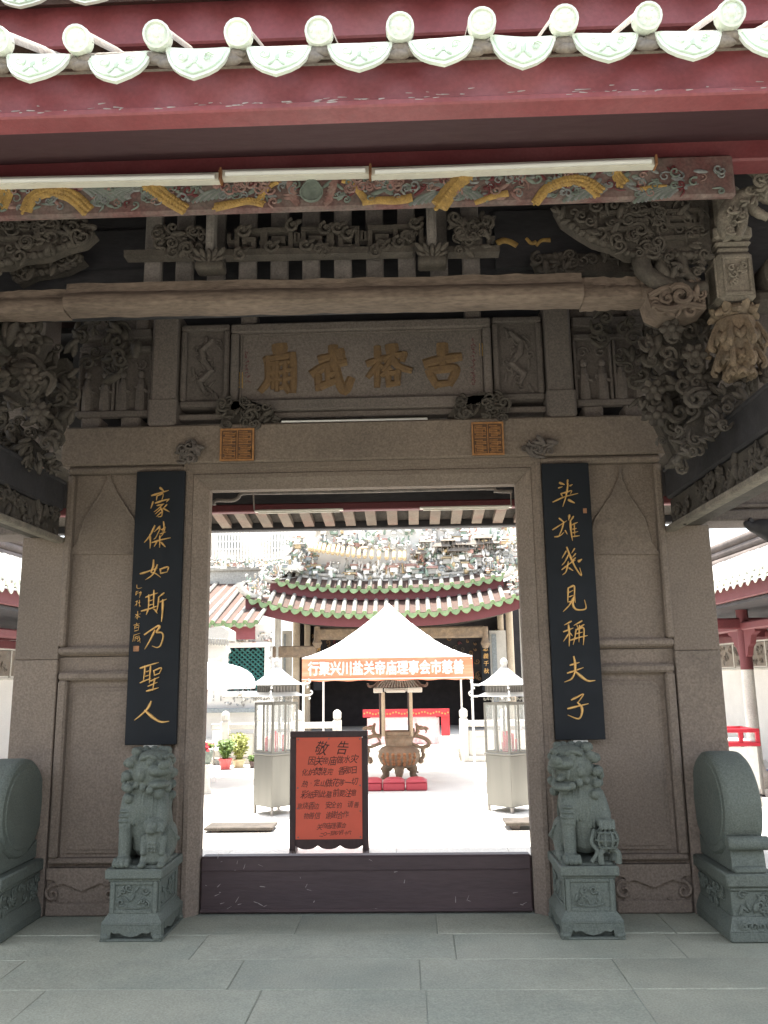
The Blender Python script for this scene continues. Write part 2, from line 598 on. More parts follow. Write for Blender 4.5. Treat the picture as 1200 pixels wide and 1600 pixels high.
def spline(pts, k=6):
    pts = [Vector(p) for p in pts]
    if len(pts) == 2:
        return [pts[0].lerp(pts[1], i / k) for i in range(k + 1)]
    out = []
    for i in range(len(pts) - 1):
        p0, p1, p2, p3 = pts[max(i - 1, 0)], pts[i], pts[i + 1], pts[min(i + 2, len(pts) - 1)]
        for j in range(k):
            t = j / k
            out.append(.5 * ((2 * p1) + (p2 - p0) * t + (2 * p0 - 5 * p1 + 4 * p2 - p3) * t * t + (3 * p1 - p0 - 3 * p2 + p3) * t ** 3))
    out.append(pts[-1])
    return out


def brush(mb, pts, w, Y, h=.006, prof=(.7, 1.15, .8, .75, .3)):
    """one brush stroke: ridge-backed ribbon through points (x, z) on the plane Y, facing -y"""
    ps = spline([(p[0], p[1], 0) for p in pts], 5)
    n = len(ps)
    vs, fs = [], []
    for i, p in enumerate(ps):
        t = ps[min(i + 1, n - 1)] - ps[max(i - 1, 0)]
        if t.length < 1e-9:
            t = Vector((1, 0, 0))
        t.normalize()
        nn = Vector((-t.y, t.x, 0))
        u = i / (n - 1) * (len(prof) - 1)
        a = min(int(u), len(prof) - 2)
        ww = w * (prof[a] + (prof[a + 1] - prof[a]) * (u - a)) / 2
        q = p.copy()
        if i == 0: q = p - t * w * .3
        if i == n - 1: q = p + t * w * .3
        for (o, d) in ((ww, 0), (ww * .45, h), (-ww * .45, h), (-ww, 0)):
            r_ = q + nn * o
            vs.append((r_.x, Y - d, r_.y))
    for i in range(n - 1):
        for k in range(3):
            fs.append((i * 4 + k, i * 4 + k + 1, i * 4 + k + 5, i * 4 + k + 4))
    fs.append((0, 1, 2, 3))
    fs.append(((n - 1) * 4 + 3, (n - 1) * 4 + 2, (n - 1) * 4 + 1, (n - 1) * 4))
    mb.add(vs, fs)


def strokes(mb, txt, ox, oy, sc, Y, w, h=.006, **kw):
    """strokes given as 'x,y x,y; x,y x,y/w' in enlarged-photo units with origin (ox, oy) and scale sc"""
    for si, st in enumerate(txt.split(';')):
        st = st.strip()
        if not st:
            continue
        ww = w
        Ys = Y - si * (.0012 if h > .01 else .0005)      # later strokes lie over earlier ones
        if '/' in st:
            st, q = st.split('/')
            ww = float(q)
        pts = []
        for c in st.split():
            x, y = c.split(',')
            p = P(ox + float(x) / sc, oy + float(y) / sc, Y)
            pts.append((p.x, p.z))
        px = (P(610, 700, Y) - P(600, 700, Y)).length / 10
        brush(mb, pts, ww / sc * px, Ys, h, **kw)


def text_mesh(body, size, shear=0.0, off=0.0):
    cu = bpy.data.curves.new('lettering', 'FONT')
    cu.body = body
    cu.size = size
    cu.shear = shear
    cu.offset = off
    cu.align_x = 'CENTER'
    cu.align_y = 'CENTER'
    cu.resolution_u = 2
    ob = bpy.data.objects.new('lettering', cu)
    COL.objects.link(ob)
    dg = bpy.context.evaluated_depsgraph_get()
    me = bpy.data.meshes.new_from_object(ob.evaluated_get(dg))
    bpy.data.objects.remove(ob)
    vs = [v.co.copy() for v in me.vertices]
    fs = [tuple(p.vertices) for p in me.polygons]
    bpy.data.meshes.remove(me)
    bpy.data.curves.remove(cu)
    return vs, fs


def remeshed(mb, name, mt, parent, vox, smooth_it=2):
    """one continuous skin over overlapping closed solids"""
    o = mb.build(name, mt, None)
    md = o.modifiers.new('r', 'REMESH')
    md.mode = 'VOXEL'
    md.voxel_size = vox
    sm = o.modifiers.new('s', 'SMOOTH')
    sm.iterations = smooth_it
    sm.factor = .5
    dg = bpy.context.evaluated_depsgraph_get()
    me = bpy.data.meshes.new_from_object(o.evaluated_get(dg))
    me.name = name
    o.modifiers.clear()
    o.data = me
    if not me.materials:
        me.materials.append(mt)
    me.polygons.foreach_set('use_smooth', [True] * len(me.polygons))
    if parent is not None:
        o.parent = parent
        o.matrix_parent_inverse = Matrix()
    return o
# ================================================================== ground
def slab_floor(name, x0, x1, rows, wid, z, mt, parent, seed, gap=.003, th=.12, jit=.0):
    rnd = random.Random(seed)
    first = None
    for (y0, y1) in rows:
        x = x0 - rnd.uniform(0, .6)
        while x < x1:
            w = rnd.uniform(*wid)
            mb = MB()
            a, c = x + gap / 2, x + w - gap / 2
            zt = z + rnd.uniform(-.0025, .0025)
            sk = [rnd.uniform(-jit, jit) for _ in range(2)]
            mb.box(a, c, y0 + gap / 2, y1 - gap / 2, z - th, zt, .004)
            # slightly skewed ends so that no two slabs are alike
            for i, v in enumerate(mb.v):
                f = (v[1] - y0) / (y1 - y0) - .5
                mb.v[i] = (v[0] + (sk[0] if v[0] < (a + c) / 2 else sk[1]) * 0 + jit * f * (1 if int(x * 7) % 2 else -1), v[1], v[2])
            mb.build(name, mt, parent)
            x += w


mb = MB()
mb.box(-250, 250, -250, -5.2, -.5, -.02)
struct(mb.build('forecourt', M['fore']))
# unseen houses added behind the viewer, made up to block the low sky
for k, (x0, x1, h) in enumerate(((-34, -15, 5.2), (-14.8, -2, 6.4), (-1.8, 12, 5.4), (12.2, 32, 6.2))):
    t = thing('sky_block_house', ('low grey house', 'tall grey house', 'grey house with a flat roof', 'long grey house')[k] + ' added unseen behind the viewer to block the low sky', 'house', ((x0 + x1) / 2, -27, 0))
    mb = MB()
    mb.box(x0, x1, -34, -26, -.02, h)
    mb.build('wall', M['granite'], t)
    mb = MB()
    mb.box(x0 - .1, x1 + .1, -34.2, -25.6, h, h + .35, .05)
    mb.build('roof', M['clay'], t)
    n = int((x1 - x0) / 2.6)
    for i in range(n):
        for z in (.8, 3.2):
            mb = MB()
            xx = x0 + (x1 - x0) * (i + .5) / n
            mb.box(xx - .6, xx + .6, -26.02, -25.95, z, z + 1.7)
            mb.build('window', M['ceram_blue'], t)
mb = MB()
mb.box(-7.5, 7.5, -5.2, 2.55, -.5, -.005)
pf = struct(mb.build('porch_floor', M['mortar']))
pf['label'] = 'worn grey stone slab floor of the gate porch'
rows = [(-.40, .03), (-.86, -.40), (-1.32, -.86), (-1.78, -1.32), (-2.25, -1.78), (-2.75, -2.25), (-3.3, -2.75), (-3.9, -3.3), (-4.5, -3.9), (-5.19, -4.5)]
slab_floor('paving_stone', -3.6, 3.4, rows[:6], (.8, 1.6), 0, M['floor'], pf, 4, jit=.003)
slab_floor('paving_stone', -3.6, 3.4, rows[6:], (1.2, 1.9), 0, M['floor'], pf, 5)
slab_floor('paving_stone', -3.6, 3.4, [(.45, 1.1), (1.1, 1.8), (1.8, 2.54)], (1.0, 1.6), 0, M['court'], pf, 6)
mb = MB()
mb.box(-250, 250, 2.55, 400, -.6, -.15)
ct = struct(mb.build('courtyard', M['court']))

# ================================================================== the stone gate wall
gw = thing('gate_wall', 'grey granite gate wall with square doorway and carved name panel', 'gate wall', (CX, 0, 0))
M['granite_upper'] = mat('upper_granite', (.165, .135, .118), .85, .16, 2.6, (.105, .09, .08), .75, 1.3, .2, 75, .6, 70, streak=.7, scol=(.06, .053, .05), rnd=.06)  # darker copy of the granite for the upper storey
GR, GD, GU = M['granite'], M['granite_dark'], M['granite_upper']


def Z(px, py, Y=0.0):
    return P(px, py, Y).z


def sym(s, u0, u1):
    a, b = CX + s * u0, CX + s * u1
    return (a, b) if a < b else (b, a)


zL0, zL1 = 3.10, 3.396            # lintel band
for s in (-1, 1):
    # backing slabs: upper panel, rail, lower panel, plinth stone
    zz = [0, .33, 1.72, zL0]
    for a, b, nm in ((0, .33, 'plinth_stone'), (.33, 1.72, 'wall_panel'), (1.72, zL0, 'wall_panel')):
        mb = MB()
        x0, x1 = sym(s, 1.30, 2.17)
        mb.box(x0, x1, .04, .42, a + .002, b - .002, .004)
        mb.build(nm, GR, gw)
    # pilaster at the outer end, two stones
    for a, b in ((0, 1.70), (1.702, 2.58)):
        mb = MB()
        x0, x1 = sym(s, 2.164, 2.475)
        mb.box(x0, x1, -.006, .42, a, b, .005)
        mb.build('pilaster', GR, gw)
    # frame mouldings of the upper and lower panel
    mb = MB()
    x0, x1 = sym(s, 2.115, 2.168)
    mb.box(x0, x1, -.025, .05, 1.79, zL0 - .06, .012)
    x0, x1 = sym(s, 1.30, 2.165)
    mb.box(x0, x1, -.018, .05, 1.735, 1.785, .014)
    mb.box(x0, x1, -.045, .05, zL0 - .055, zL0 - .004, .018)
    mb.build('panel_moulding', GR, gw)
    mb = MB()
    x0, x1 = sym(s, 2.085, 2.15)
    mb.box(x0, x1, -.019, .05, .37, 1.556, .014)
    x0, x1 = sym(s, 1.30, 2.15)
    mb.box(x0, x1, -.022, .05, 1.555, 1.61, .014)
    mb.box(x0, x1, -.014, .05, .335, .372, .012)
    mb.build('panel_moulding', GR, gw)
    # raised inner field of the lower panel with notched corners
    x0, x1 = sym(s, 1.31, 2.05)
    zb, zt = .40, 1.50
    c_ = .05
    pl = [(x0, zb), (x1, zb), (x1, zt - c_), (x1 - c_ * .4, zt - c_ * .4), (x1 - c_, zt), (x0 + c_, zt), (x0 + c_ * .4, zt - c_ * .4), (x0, zt - c_)]
    mb = MB()
    mb.prism(pl, 'y', .022, .06)
    cxm, czm = (x0 + x1) / 2, (zb + zt) / 2
    mb.prism([(cxm + (x - cxm) * .93, czm + (z - czm) * .955) for x, z in pl], 'y', .012, .05)
    mb.build('panel_field', GR, gw)
    # carved cloud apron on the plinth
    mb = MB()
    x0, x1 = sym(s, 1.66, 2.15)
    w = x1 - x0
    mb.prism([(x0, .02), (x1, .02), (x1, .31), (x0, .31)], 'y', .02, .05)
    mb.prism([(x0 + w * a, z) for a, z in ((0, .31), (1, .31), (1, .24), (.9, .235), (.84, .20), (.76, .215), (.62, .19), (.5, .165), (.38, .19), (.24, .215), (.16, .20), (.1, .235), (0, .24))], 'y', -.008, .03)
    for q in (.1, .9):
        curl(mb, (x0 + w * q, .012, .15), AX, AZ, AN, .06, .014, 1.2, 1.2 if q < .5 else 2, 1 if q < .5 else -1)
        mb.tube([(x0 + w * q, .012, .09), (x0 + w * (q + (.1 if q < .5 else -.1)), .01, .07), (x0 + w * (q + (.22 if q < .5 else -.22)), .012, .10)], [.014, .012, .006], 6)
    mb.box(x0, x1, .0, .05, .005, .085, .008)
    mb.build('cloud_apron', GR, gw)
    # door jamb with a splayed inner edge, mitred at the top
    mb = MB()
    prof = [(1.30, -.03), (1.272, -.03), (1.262, -.018), (1.235, -.018), (1.225, -.03), (1.195, -.03), (1.125, .045), (1.125, .13), (1.30, .13)]
    lo = [(CX + s * u, y, 0) for u, y in prof]
    hi = [(CX + s * u, y, 2.918 + (u - 1.125)) for u, y in prof]
    n = len(prof)
    mb.add(lo + hi, [tuple(range(n)), tuple(range(2 * n - 1, n - 1, -1))] + [(i, (i + 1) % n, n + (i + 1) % n, n + i) for i in range(n)])
    mb.build('door_jamb', GR, gw)

# ogee-headed plates in the upper panels
def ogee(ox, oy, sc, half, apex_x, base_y):
    left = [(apex_x - dx, y) for dx, y in half]
    right = [(apex_x + dx, y) for dx, y in reversed(half)]
    pts = [(ox + x / sc, oy + y / sc) for x, y in left + right]
    mb = MB()
    w = [P(x, y, .03) for x, y in pts]
    mb.prism([(p.x, p.z) for p in w], 'y', .022, .05)
    # raised bead along the outline
    mb.tube([(p.x, .024, p.z) for p in spline([(p.x, .024, p.z) for p in w[:len(half)]], 4)], .007, 5)
    mb.tube([(p.x, .024, p.z) for p in spline([(p.x, .024, p.z) for p in w[len(half):]], 4)], .007, 5)
    return mb


hl = [(195, 595), (170, 555), (155, 530), (145, 490), (136, 465), (130, 437), (120, 412), (100, 385), (72, 340), (45, 300), (22, 250), (8, 215), (1, 160)]
ogee(60, 680, 3.2, hl, 355, 595).build('ogee_plate', GR, gw)
ogee(820, 680, 3.2, hl, 475, 543).build('ogee_plate', GR, gw)

# head of the door frame, lintel band
mb = MB()
prof = [(zL0, -.03), (3.065, -.03), (3.055, -.018), (3.03, -.018), (3.02, -.03), (2.988, -.03), (2.918, .045), (2.918, .13), (zL0, .13)]
n = len(prof)
vs = []
for s in (-1, 1):
    vs += [(CX + s * (1.125 + z - 2.918 - .002), y, z) for z, y in prof]
mb.add(vs, [tuple(range(n)), tuple(range(2 * n - 1, n - 1, -1))] + [(i, (i + 1) % n, n + (i + 1) % n, n + i) for i in range(n)])
mb.build('door_head', GR, gw)
mb = MB()
mb.box(CX - 2.215, CX + 2.215, -.06, .25, zL0 + .002, zL1, .014)
mb.build('lintel', GR, gw)

# upper storey: stub columns, rails, panels
z4 = 4.33
for s in (-1, 1):
    mb = MB()
    x0, x1 = sym(s, 1.385, 1.575)
    mb.box(x0, x1, -.045, .25, zL1 + .002, z4, .02)
    mb.box(x0 - .012, x1 + .012, -.055, .25, zL1 + .002, zL1 + .22, .02)
    mb.build('stub_column', GU, gw)
    # dragon panel beside the name panel
    mb = MB()
    x0, x1 = sym(s, 1.0, 1.372)
    mb.box(x0, x1, .06, .2, 3.56, 4.22, .006)
    for a, b, c, d in ((x0, x1, 3.56, 3.61), (x0, x1, 4.17, 4.22), (x0, x0 + .045, 3.61, 4.17), (x1 - .045, x1, 3.61, 4.17)):
        mb.box(a, b, .02, .07, c, d, .012)
    xm = (x0 + x1) / 2
    mb.tube([(xm + .05 * s * math.sin(t * 2.2), .05, 3.68 + t * .085) for t in range(6)], [.02, .03, .032, .03, .028, .02], 8)
    for q in range(9):
        rnd = random.Random(q + 10 * s)
        curl(mb, (xm + rnd.uniform(-.1, .1), .058, 3.67 + q * .05), AX, AZ, AN, .035, .009, 1.1, q, 1 if q % 2 else -1, 10)
    for q in range(10):
        rnd = random.Random(q + 70 * s)
        leaf(mb, (xm + rnd.uniform(-.11, .11), .055, 3.65 + q * .05), (rnd.uniform(-1, 1), 0, 1), (1, 0, 0), AN, .045, .016, .014)
    mb.build('dragon_panel', GD, gw)
    # carved figure panels at the ends
    x0, x1 = sym(s, 1.60, 2.16)
    mb = MB()
    mb.box(x0, x1, .08, .2, 3.54, 4.30, .006)
    mb.box(x0, x1, .02, .1, 3.50, 3.55, .012)
    mb.box(x0, x1, .03, .1, 4.02, 4.07, .01)
    mb.box(x0, x1, .02, .1, 4.12, 4.20, .01)
    for a in (.0, .47, .53, .97):
        mb.box(x0 + (x1 - x0) * a, x0 + (x1 - x0) * a + .02, .04, .1, 3.55, 4.02, .005)
    for fi in range(4):
        fx = x0 + (x1 - x0) * (.13 + fi * .245)
        mb.cap((fx, .075, 3.57), (fx, .06, 3.74), .052, .038, 8)
        mb.ell((fx, .055, 3.84), (.028, .028, .034), 8, 6)
        mb.cap((fx - .04, .06, 3.74), (fx + .05, .045, 3.70), .018, .014, 6)
        mb.cap((fx, .06, 3.74), (fx, .06, 3.79), .035, .025, 8)
        curl(mb, (fx, .075, 3.93), AX, AZ, AN, .05, .012, 1.2, fi, 1, 10)
    mb.build('figure_panel', GD, gw)
    for a in (.08, .62):
        mb = MB()
        mb.box(x0 + (x1 - x0) * a, x0 + (x1 - x0) * a + .15, .03, .2, zL1 + .002, 3.50, .012)
        mb.build('baluster_block', GU, gw)
    for a in (.2, .75):
        mb = MB()
        mb.box(x0 + (x1 - x0) * a, x0 + (x1 - x0) * a + .10, .05, .2, 4.20, z4, .012)
        mb.build('baluster_block', GU, gw)
    # dark foliage bracket hanging over the outer panel
    mb = MB()
    poly = [(115, 497), (215, 497), (215, 560), (170, 600), (120, 590)] if s < 0 else [(925, 490), (1035, 488), (1035, 580), (990, 600), (930, 550)]
    carve(mb, poly, -.06, 26, 31 + s, (10, 18), .25, .12)
    mb.build('foliage_bracket', M['timber'], gw, smooth=True)

# name panel
plq = [(-.985, .985)]
mb = MB()
mb.box(CX - .985, CX + .985, .05, .2, 3.545, 4.20, .006)
pq = mb.build('name_panel', GU, gw)
mb = MB()
for a, b, c, d in ((-.985, .985, 3.51, 3.60), (-.985, .985, 4.135, 4.21), (-.985, -.925, 3.60, 4.135), (.925, .985, 3.60, 4.135)):
    mb.box(CX + a, CX + b, .0, .06, c, d, .012)
for a, b, c, d in ((-.925, .925, 3.60, 3.612), (-.925, .925, 4.123, 4.135), (-.915, -.903, 3.615, 4.12), (.903, .915, 3.615, 4.12)):
    mb.box(CX + a, CX + b, .03, .06, c, d, .003)
mb.build('name_panel_frame', GU, pq)
mb = MB()
mb.box(CX - 1.38, CX + 1.38, .03, .2, 3.462, 3.508, .01)
mb.box(CX - .985, CX - .80, .05, .2, zL1 + .002, 3.46, .01)
mb.box(CX + .80, CX + .985, .05, .2, zL1 + .002, 3.46, .01)
mb.build('bottom_rail', GU, gw)
for a in (-.86, .86):
    mb = MB()
    mb.box(CX + a - .06, CX + a + .06, .04, .2, 4.212, z4, .01)
    mb.build('baluster_block', GU, gw)
# the four big characters, and the faded inscriptions beside them
KW = dict(prof=(1.0, 1.1, .95, 1.0, .85))
PLAQ = [
    (360, 520, 5.4545, '420,130 425,180/136; 300,235 430,205 540,190/68; 320,220 328,350 310,430 262,490/71; 345,270 500,250/57; 372,290 366,470/57; 350,345 445,335/51; 402,260 398,490/51; 350,405 430,400/48; 470,265 462,440 430,470/51; 530,190 540,360 535,500/65; 480,325 532,318/45; 480,395 532,390/45; 470,455 500,500/65'),
    (360, 520, 5.4545, '770,225 845,205/82; 705,345 820,280 970,250/85; 875,130 885,260 925,410 975,495 1022,405/89; 925,170 935,205/102; 748,375 752,480/68; 832,290 838,440/65; 748,465 880,415/74; 840,365 885,350/57'),
    (560, 520, 5.4545, '162,130 166,290 160,450/65; 85,260 222,215/68; 158,280 85,372/57; 195,285 225,330/48; 285,130 290,180/114; 225,230 300,195 395,185/65; 388,185 375,235/62; 285,225 215,320/59; 300,230 345,290 440,322/68; 265,310 205,365/51; 245,355 335,340/57; 250,350 262,445/57; 335,340 330,440/62; 250,445 340,432/57'),
    (560, 520, 5.4545, '715,115 718,290/100; 580,262 720,225 855,205/93; 605,330 640,400 672,450/74; 620,318 810,300 825,340 780,430/82; 668,440 785,425/65'),
]
for (ox, oy, sc, st) in PLAQ:
    mb = MB()
    strokes(mb, st, ox, oy, sc, .05, 44, .014, **KW)
    # each stroke a hair higher than the last so that crossings stay clean
    mb.build('gilt_character', M['gold_dull'], pq)
mb = MB()
strokes(mb, '65,335 80,340; 60,350 100,348; 60,370 105,368; 62,335 64,470; 100,340 102,470; 65,400 100,398; 70,430 105,428; 70,465 100,462; 82,345 84,470', 360, 520, 5.4545, .05, 12, .006, **KW)
strokes(mb, '1035,95 1075,92; 1035,95 1040,195; 1075,92 1072,190; 1040,125 1072,122; 1040,155 1072,150; 1040,195 1072,190; 1056,95 1057,195', 560, 520, 5.4545, .05, 12, .006, **KW)
mb.build('gilt_seal', M['gold_paint'], pq)
mb = MB()
rnd = random.Random(8)
for (ox, x, y0, y1) in ((360, 140, 170, 440), (560, 972, 60, 450)):
    y = y0
    while y < y1:
        for k in range(4):
            a, b = rnd.uniform(-16, 16), rnd.uniform(-12, 12)
            strokes(mb, f'{x + a},{y + b} {x + a + rnd.uniform(-8, 20)},{y + b + rnd.uniform(-2, 16)}', ox, 520, 5.4545, .05, 7, .003)
        y += 34
mb.build('red_inscription', M['red_dark'], pq)

# square seal panels on the lintel
def seal_square(x0, y0, x1, y1, seed):
    a, b = P(x0, y0, -.07), P(x1, y1, -.07)
    X0, X1, Z0, Z1 = a.x, b.x, b.z, a.z
    mb = MB()
    mb.box(X0, X1, -.078, -.058, Z0, Z1, .004)
    o = mb.build('seal_panel', M['seal_back'], gw)
    o2 = MB()
    w = X1 - X0
    h = Z1 - Z0
    t = w * .035
    for (u0, u1, v0, v1) in ((0, 1, 0, .05), (0, 1, .95, 1), (0, .05, .05, .95), (.95, 1, .05, .95), (.49, .515, .05, .95)):
        o2.box(X0 + w * u0, X0 + w * u1, -.088, -.077, Z0 + h * v0, Z0 + h * v1)
    rnd = random.Random(seed)
    for cx in (.09, .55):
        for cy in (.08, .52):
            g = .36 / 7
            for k in range(8):
                yy = cy + k * g
                u0 = cx + (g if k % 4 in (1, 2) and rnd.random() < .6 else 0)
                u1 = cx + .36 - (g * 2 if k % 3 == 1 else 0)
                o2.box(X0 + w * u0, X0 + w * u1, -.086, -.077, Z0 + h * yy, Z0 + h * (yy + g * .45))
            for k in range(4):
                xx = cx + rnd.choice((0, .12, .24, .34))
                k0 = rnd.randint(0, 4)
                o2.box(X0 + w * xx, X0 + w * (xx + g * .45), -.0858, -.077, Z0 + h * (cy + k0 * g), Z0 + h * (cy + (k0 + rnd.randint(2, 3)) * g))
    o2.build('seal_script', M['gold_rust'], o)


M['gold_rust'] = mat('rust_gold_paint', (.36, .17, .06), .7, .2, 20, (.2, .09, .05), .5, 30, .1, 90, .3, 60)
M['seal_back'] = mat('dark_rust_paint', (.13, .07, .04), .8, .2, 20, (.09, .055, .04), .5, 30, .1, 90, .3, 60)
seal_square(345, 671, 397, 720, 3)
seal_square(736, 661, 788, 711, 4)
# dark carved feet under the name panel and clouds at the ends of the lintel moulding
for k, (poly, Y, n) in enumerate((([(345, 630), (385, 622), (432, 640), (432, 662), (345, 664)], -.02, 34), ([(703, 652), (720, 625), (760, 612), (788, 625), (790, 655)], -.02, 34),
                                  ([(276, 700), (300, 694), (316, 704), (312, 722), (290, 722)], -.055, 16), ([(815, 700), (840, 684), (866, 690), (858, 706), (830, 712)], -.055, 16))):
    mb = MB()
    carve(mb, poly, Y, n, 50 + k, (6, 13), .25, .07)
    if k < 2:
        pslab(mb, [(x + (4 if x < 380 else -4), y) for x, y in poly], .0, .06)
    mb.build('carved_foot' if k < 2 else 'cloud_carving', M['timber'] if k < 2 else GD, gw, smooth=True)
# black sheet standing in for interior shade in the upper storey's open gaps
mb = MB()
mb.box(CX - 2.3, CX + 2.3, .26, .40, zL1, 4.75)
mb.build('gap_shade_sheet', M['timber_black'], gw)
# plain upper wall over the side passages, with a thin moulding
for s in (-1, 1):
    mb = MB()
    x0, x1 = sym(s, 2.475, 4.6)
    mb.box(x0, x1, .12, .40, 2.62, 4.6)
    mb.box(x0, x1, .06, .13, 2.62, 2.70, .01)
    mb.box(x0, x1, .09, .13, 2.72, 2.75, .006)
    mb.build('side_lintel', M['granite_dark'], gw)
    mb = MB()
    x0, x1 = sym(s, 4.6, 7.5)
    mb.box(x0, x1, -.2, .42, 0, 5.2)
    mb.build('end_wall', M['granite_dark'], gw)

# threshold board
tb = thing('threshold_board', 'dark purple brown timber threshold board, scuffed, closing the foot of the doorway', 'threshold', (CX, .1, 0))
mb = MB()
za, zb_ = .0, P(600, 1332, .155).z
x0, x1 = CX - 1.145, CX + 1.145
mb.box(x0 + .026, x1 - .026, .055, .155, .002, zb_, .012)
mb.build('board', M['threshold'], tb)
mb = MB()
mb.box(x0 + .028, x1 - .028, .047, .057, .27, .276, .002)
mb.box(x0 + .028, x1 - .028, .047, .057, .012, .03, .003)
mb.build('bead', M['threshold'], tb)
mb = MB()
rnd = random.Random(3)
for k in range(34):
    x = rnd.uniform(x0 + .05, x1 - .05) if k > 12 else rnd.uniform(x0 + .05, x0 + .45)
    z = rnd.choice((rnd.uniform(.02, .08), rnd.uniform(.05, .38)))
    L = rnd.uniform(.008, .04)
    an = rnd.uniform(-.5, .5) + (1.2 if rnd.random() < .3 else 0)
    brush(mb, [(x, z), (x + L * math.cos(an), z + L * math.sin(an))], rnd.uniform(.002, .006), .0545, .0004)
mb.build('paint_chips', M['chip'], tb)['kind'] = 'stuff'

# ================================================================== couplet boards
def board(c4, label):
    tl, tr, br, bl = [P(x, y, -.085) for x, y in c4]
    t = thing('couplet_board', label, 'signboard', ((bl.x + br.x) / 2, -.06, (bl.z + br.z) / 2), 0, 'black couplet boards either side of the doorway')
    x0, x1 = (tl.x + bl.x) / 2, (tr.x + br.x) / 2
    z0, z1 = (bl.z + br.z) / 2, (tl.z + tr.z) / 2
    mb = MB()
    mb.box(x0, x1, -.085, -.05, z0, z1, .004)
    mb.build('board', M['black'], t)
    mb = MB()
    mb.box((x0 + x1) / 2 - .05, (x0 + x1) / 2 + .05, -.075, -.0, z0 - .035, z0 - .002, .004)
    mb.build('bracket', M['white_stone'], t)
    return t


YB = -.0853
ZA = (200, 750, 7.619)
ZB = (200, 950, 7.619)
ZC = (845, 730, 7.619)
ZD = (860, 930, 7.278)
LEFT = [
    (ZA, '385,95 420,125/30; 285,185 380,155 480,125; 345,195 340,240/16; 350,190 420,165 405,240/16; 330,275 410,248 490,228; 300,260 275,335/20; 488,228 462,262/18; 350,305 430,285/18; 420,290 360,345 315,380/16; 385,325 410,370 402,430 365,440/20; 390,350 330,405/16; 400,385 345,435/16; 465,295 420,345/18; 425,340 495,380/22'),
    (ZA, '320,545 265,655 200,740; 262,650 268,730 265,810/22; 380,550 320,615/18; 345,590 385,572 335,680 310,705/16; 425,500 430,560 412,610/20; 400,592 450,570/16; 385,642 450,620/16; 445,560 420,640 375,690/16; 290,745 400,712 505,690/22; 382,670 380,800/22; 345,740 318,790/20; 400,745 445,795/24'),
    (ZA, '305,955 300,1030 278,1095 325,1110 385,1155/24; 350,1010 300,1120 215,1185/22; 150,1115 230,1092 345,1050/24; 385,1060 392,1115/20; 385,1062 480,1035 465,1098/22; 392,1112 465,1095/18'),
    (ZA, '215,1395 290,1365 350,1345/22; 250,1370 248,1460 242,1545/22; 310,1315 308,1430 304,1540/22; 255,1440 300,1425/15; 255,1492 300,1478/15; 165,1560 270,1530 352,1500/24; 242,1545 222,1600/22; 320,1540 350,1585/20; 430,1345 365,1400/22; 370,1395 360,1490 342,1575/20; 385,1452 460,1420/20; 418,1430 414,1560 403,1680/28'),
    (ZB, '200,315 350,215 375,228 340,288 398,292 420,340 390,440 350,470 295,455/26; 320,265 265,380 205,485/24'),
    (ZB, '150,715 250,682 360,650/26; 205,700 197,780 185,870/22; 270,690 263,790 256,890/22; 215,760 260,745/15; 210,812 258,797/15; 150,890 220,858 272,840/20; 310,745 318,800/18; 310,747 400,712 375,780/20; 318,800 382,775/17; 270,870 370,825/20; 245,930 352,885/20; 228,988 290,972 362,950/26; 322,840 298,980/20'),
    (ZB, '275,1115 235,1195 160,1270 85,1330/28; 205,1222 300,1305 390,1355 480,1350/34'),
]
RIGHT = [
    (ZC, '225,185 275,205/30; 320,155 312,205/24; 345,222 372,208/20; 210,248 252,235/18; 240,315 260,360/18; 240,315 300,300 365,280 350,322/18; 322,200 300,340 262,465/22; 145,415 280,355 435,315/20; 330,390 395,425/32'),
    (ZC, '220,610 275,655/22; 140,745 225,692 305,640/18; 270,660 250,740 215,820/22; 165,830 220,820 272,780/18; 290,755 312,795/18; 340,575 332,625/30; 385,590 352,640/24; 350,640 358,760 375,870/26; 365,690 432,660/18; 378,740 420,730/18; 378,782 436,768/18; 385,826 455,818/18; 395,670 402,820/16'),
    (ZC, '310,955 350,1060 410,1190 482,1290 465,1205/24; 300,1000 255,1080/18; 335,1030 290,1120 252,1165/18; 400,970 368,1022/18; 412,1030 378,1072/18; 410,1080 350,1142/18; 250,1220 340,1150 405,1110/18; 325,1130 300,1240 260,1280/20; 335,1200 378,1230/20; 448,1122 478,1102/36'),
    (ZC, '325,1440 322,1530 320,1612/22; 325,1440 395,1415 400,1520 408,1608/24; 332,1492 392,1462/15; 332,1545 395,1522/15; 330,1605 400,1590/15'),
    (ZD, '265,18 215,112 148,182/20; 272,8 255,100 290,160 370,165 405,140 388,60/24'),
    (ZD, '235,298 160,338/20; 150,415 255,375/20; 205,340 215,450 212,575/24; 205,440 150,522/18; 222,430 248,462/16; 355,293 270,342/20; 378,335 300,385/18; 300,345 312,372/14; 290,390 278,470 258,560/18; 290,395 372,372 378,470 372,562/22; 328,345 322,530/18; 228,512 320,482 415,460/20; 295,438 365,420/15'),
    (ZD, '225,795 325,765/22; 195,885 280,857 370,825/22; 265,700 282,790 275,880 240,950 165,985/26; 283,868 370,940 430,975 500,970/30'),
    (ZD, '240,1190 300,1160 375,1125 312,1222/22; 312,1222 360,1285 350,1370 310,1405 205,1365/26; 198,1290 310,1262 425,1235/24'),
]
lb = board([(215, 737), (290, 735), (274, 1163), (193, 1165)], 'black lacquered board of gold characters on the left, small signature column at its left edge')
rb = board([(845, 725), (918, 722), (948, 1155), (870, 1157)], 'black lacquered board of gold characters right of the doorway, one seal below its first character')
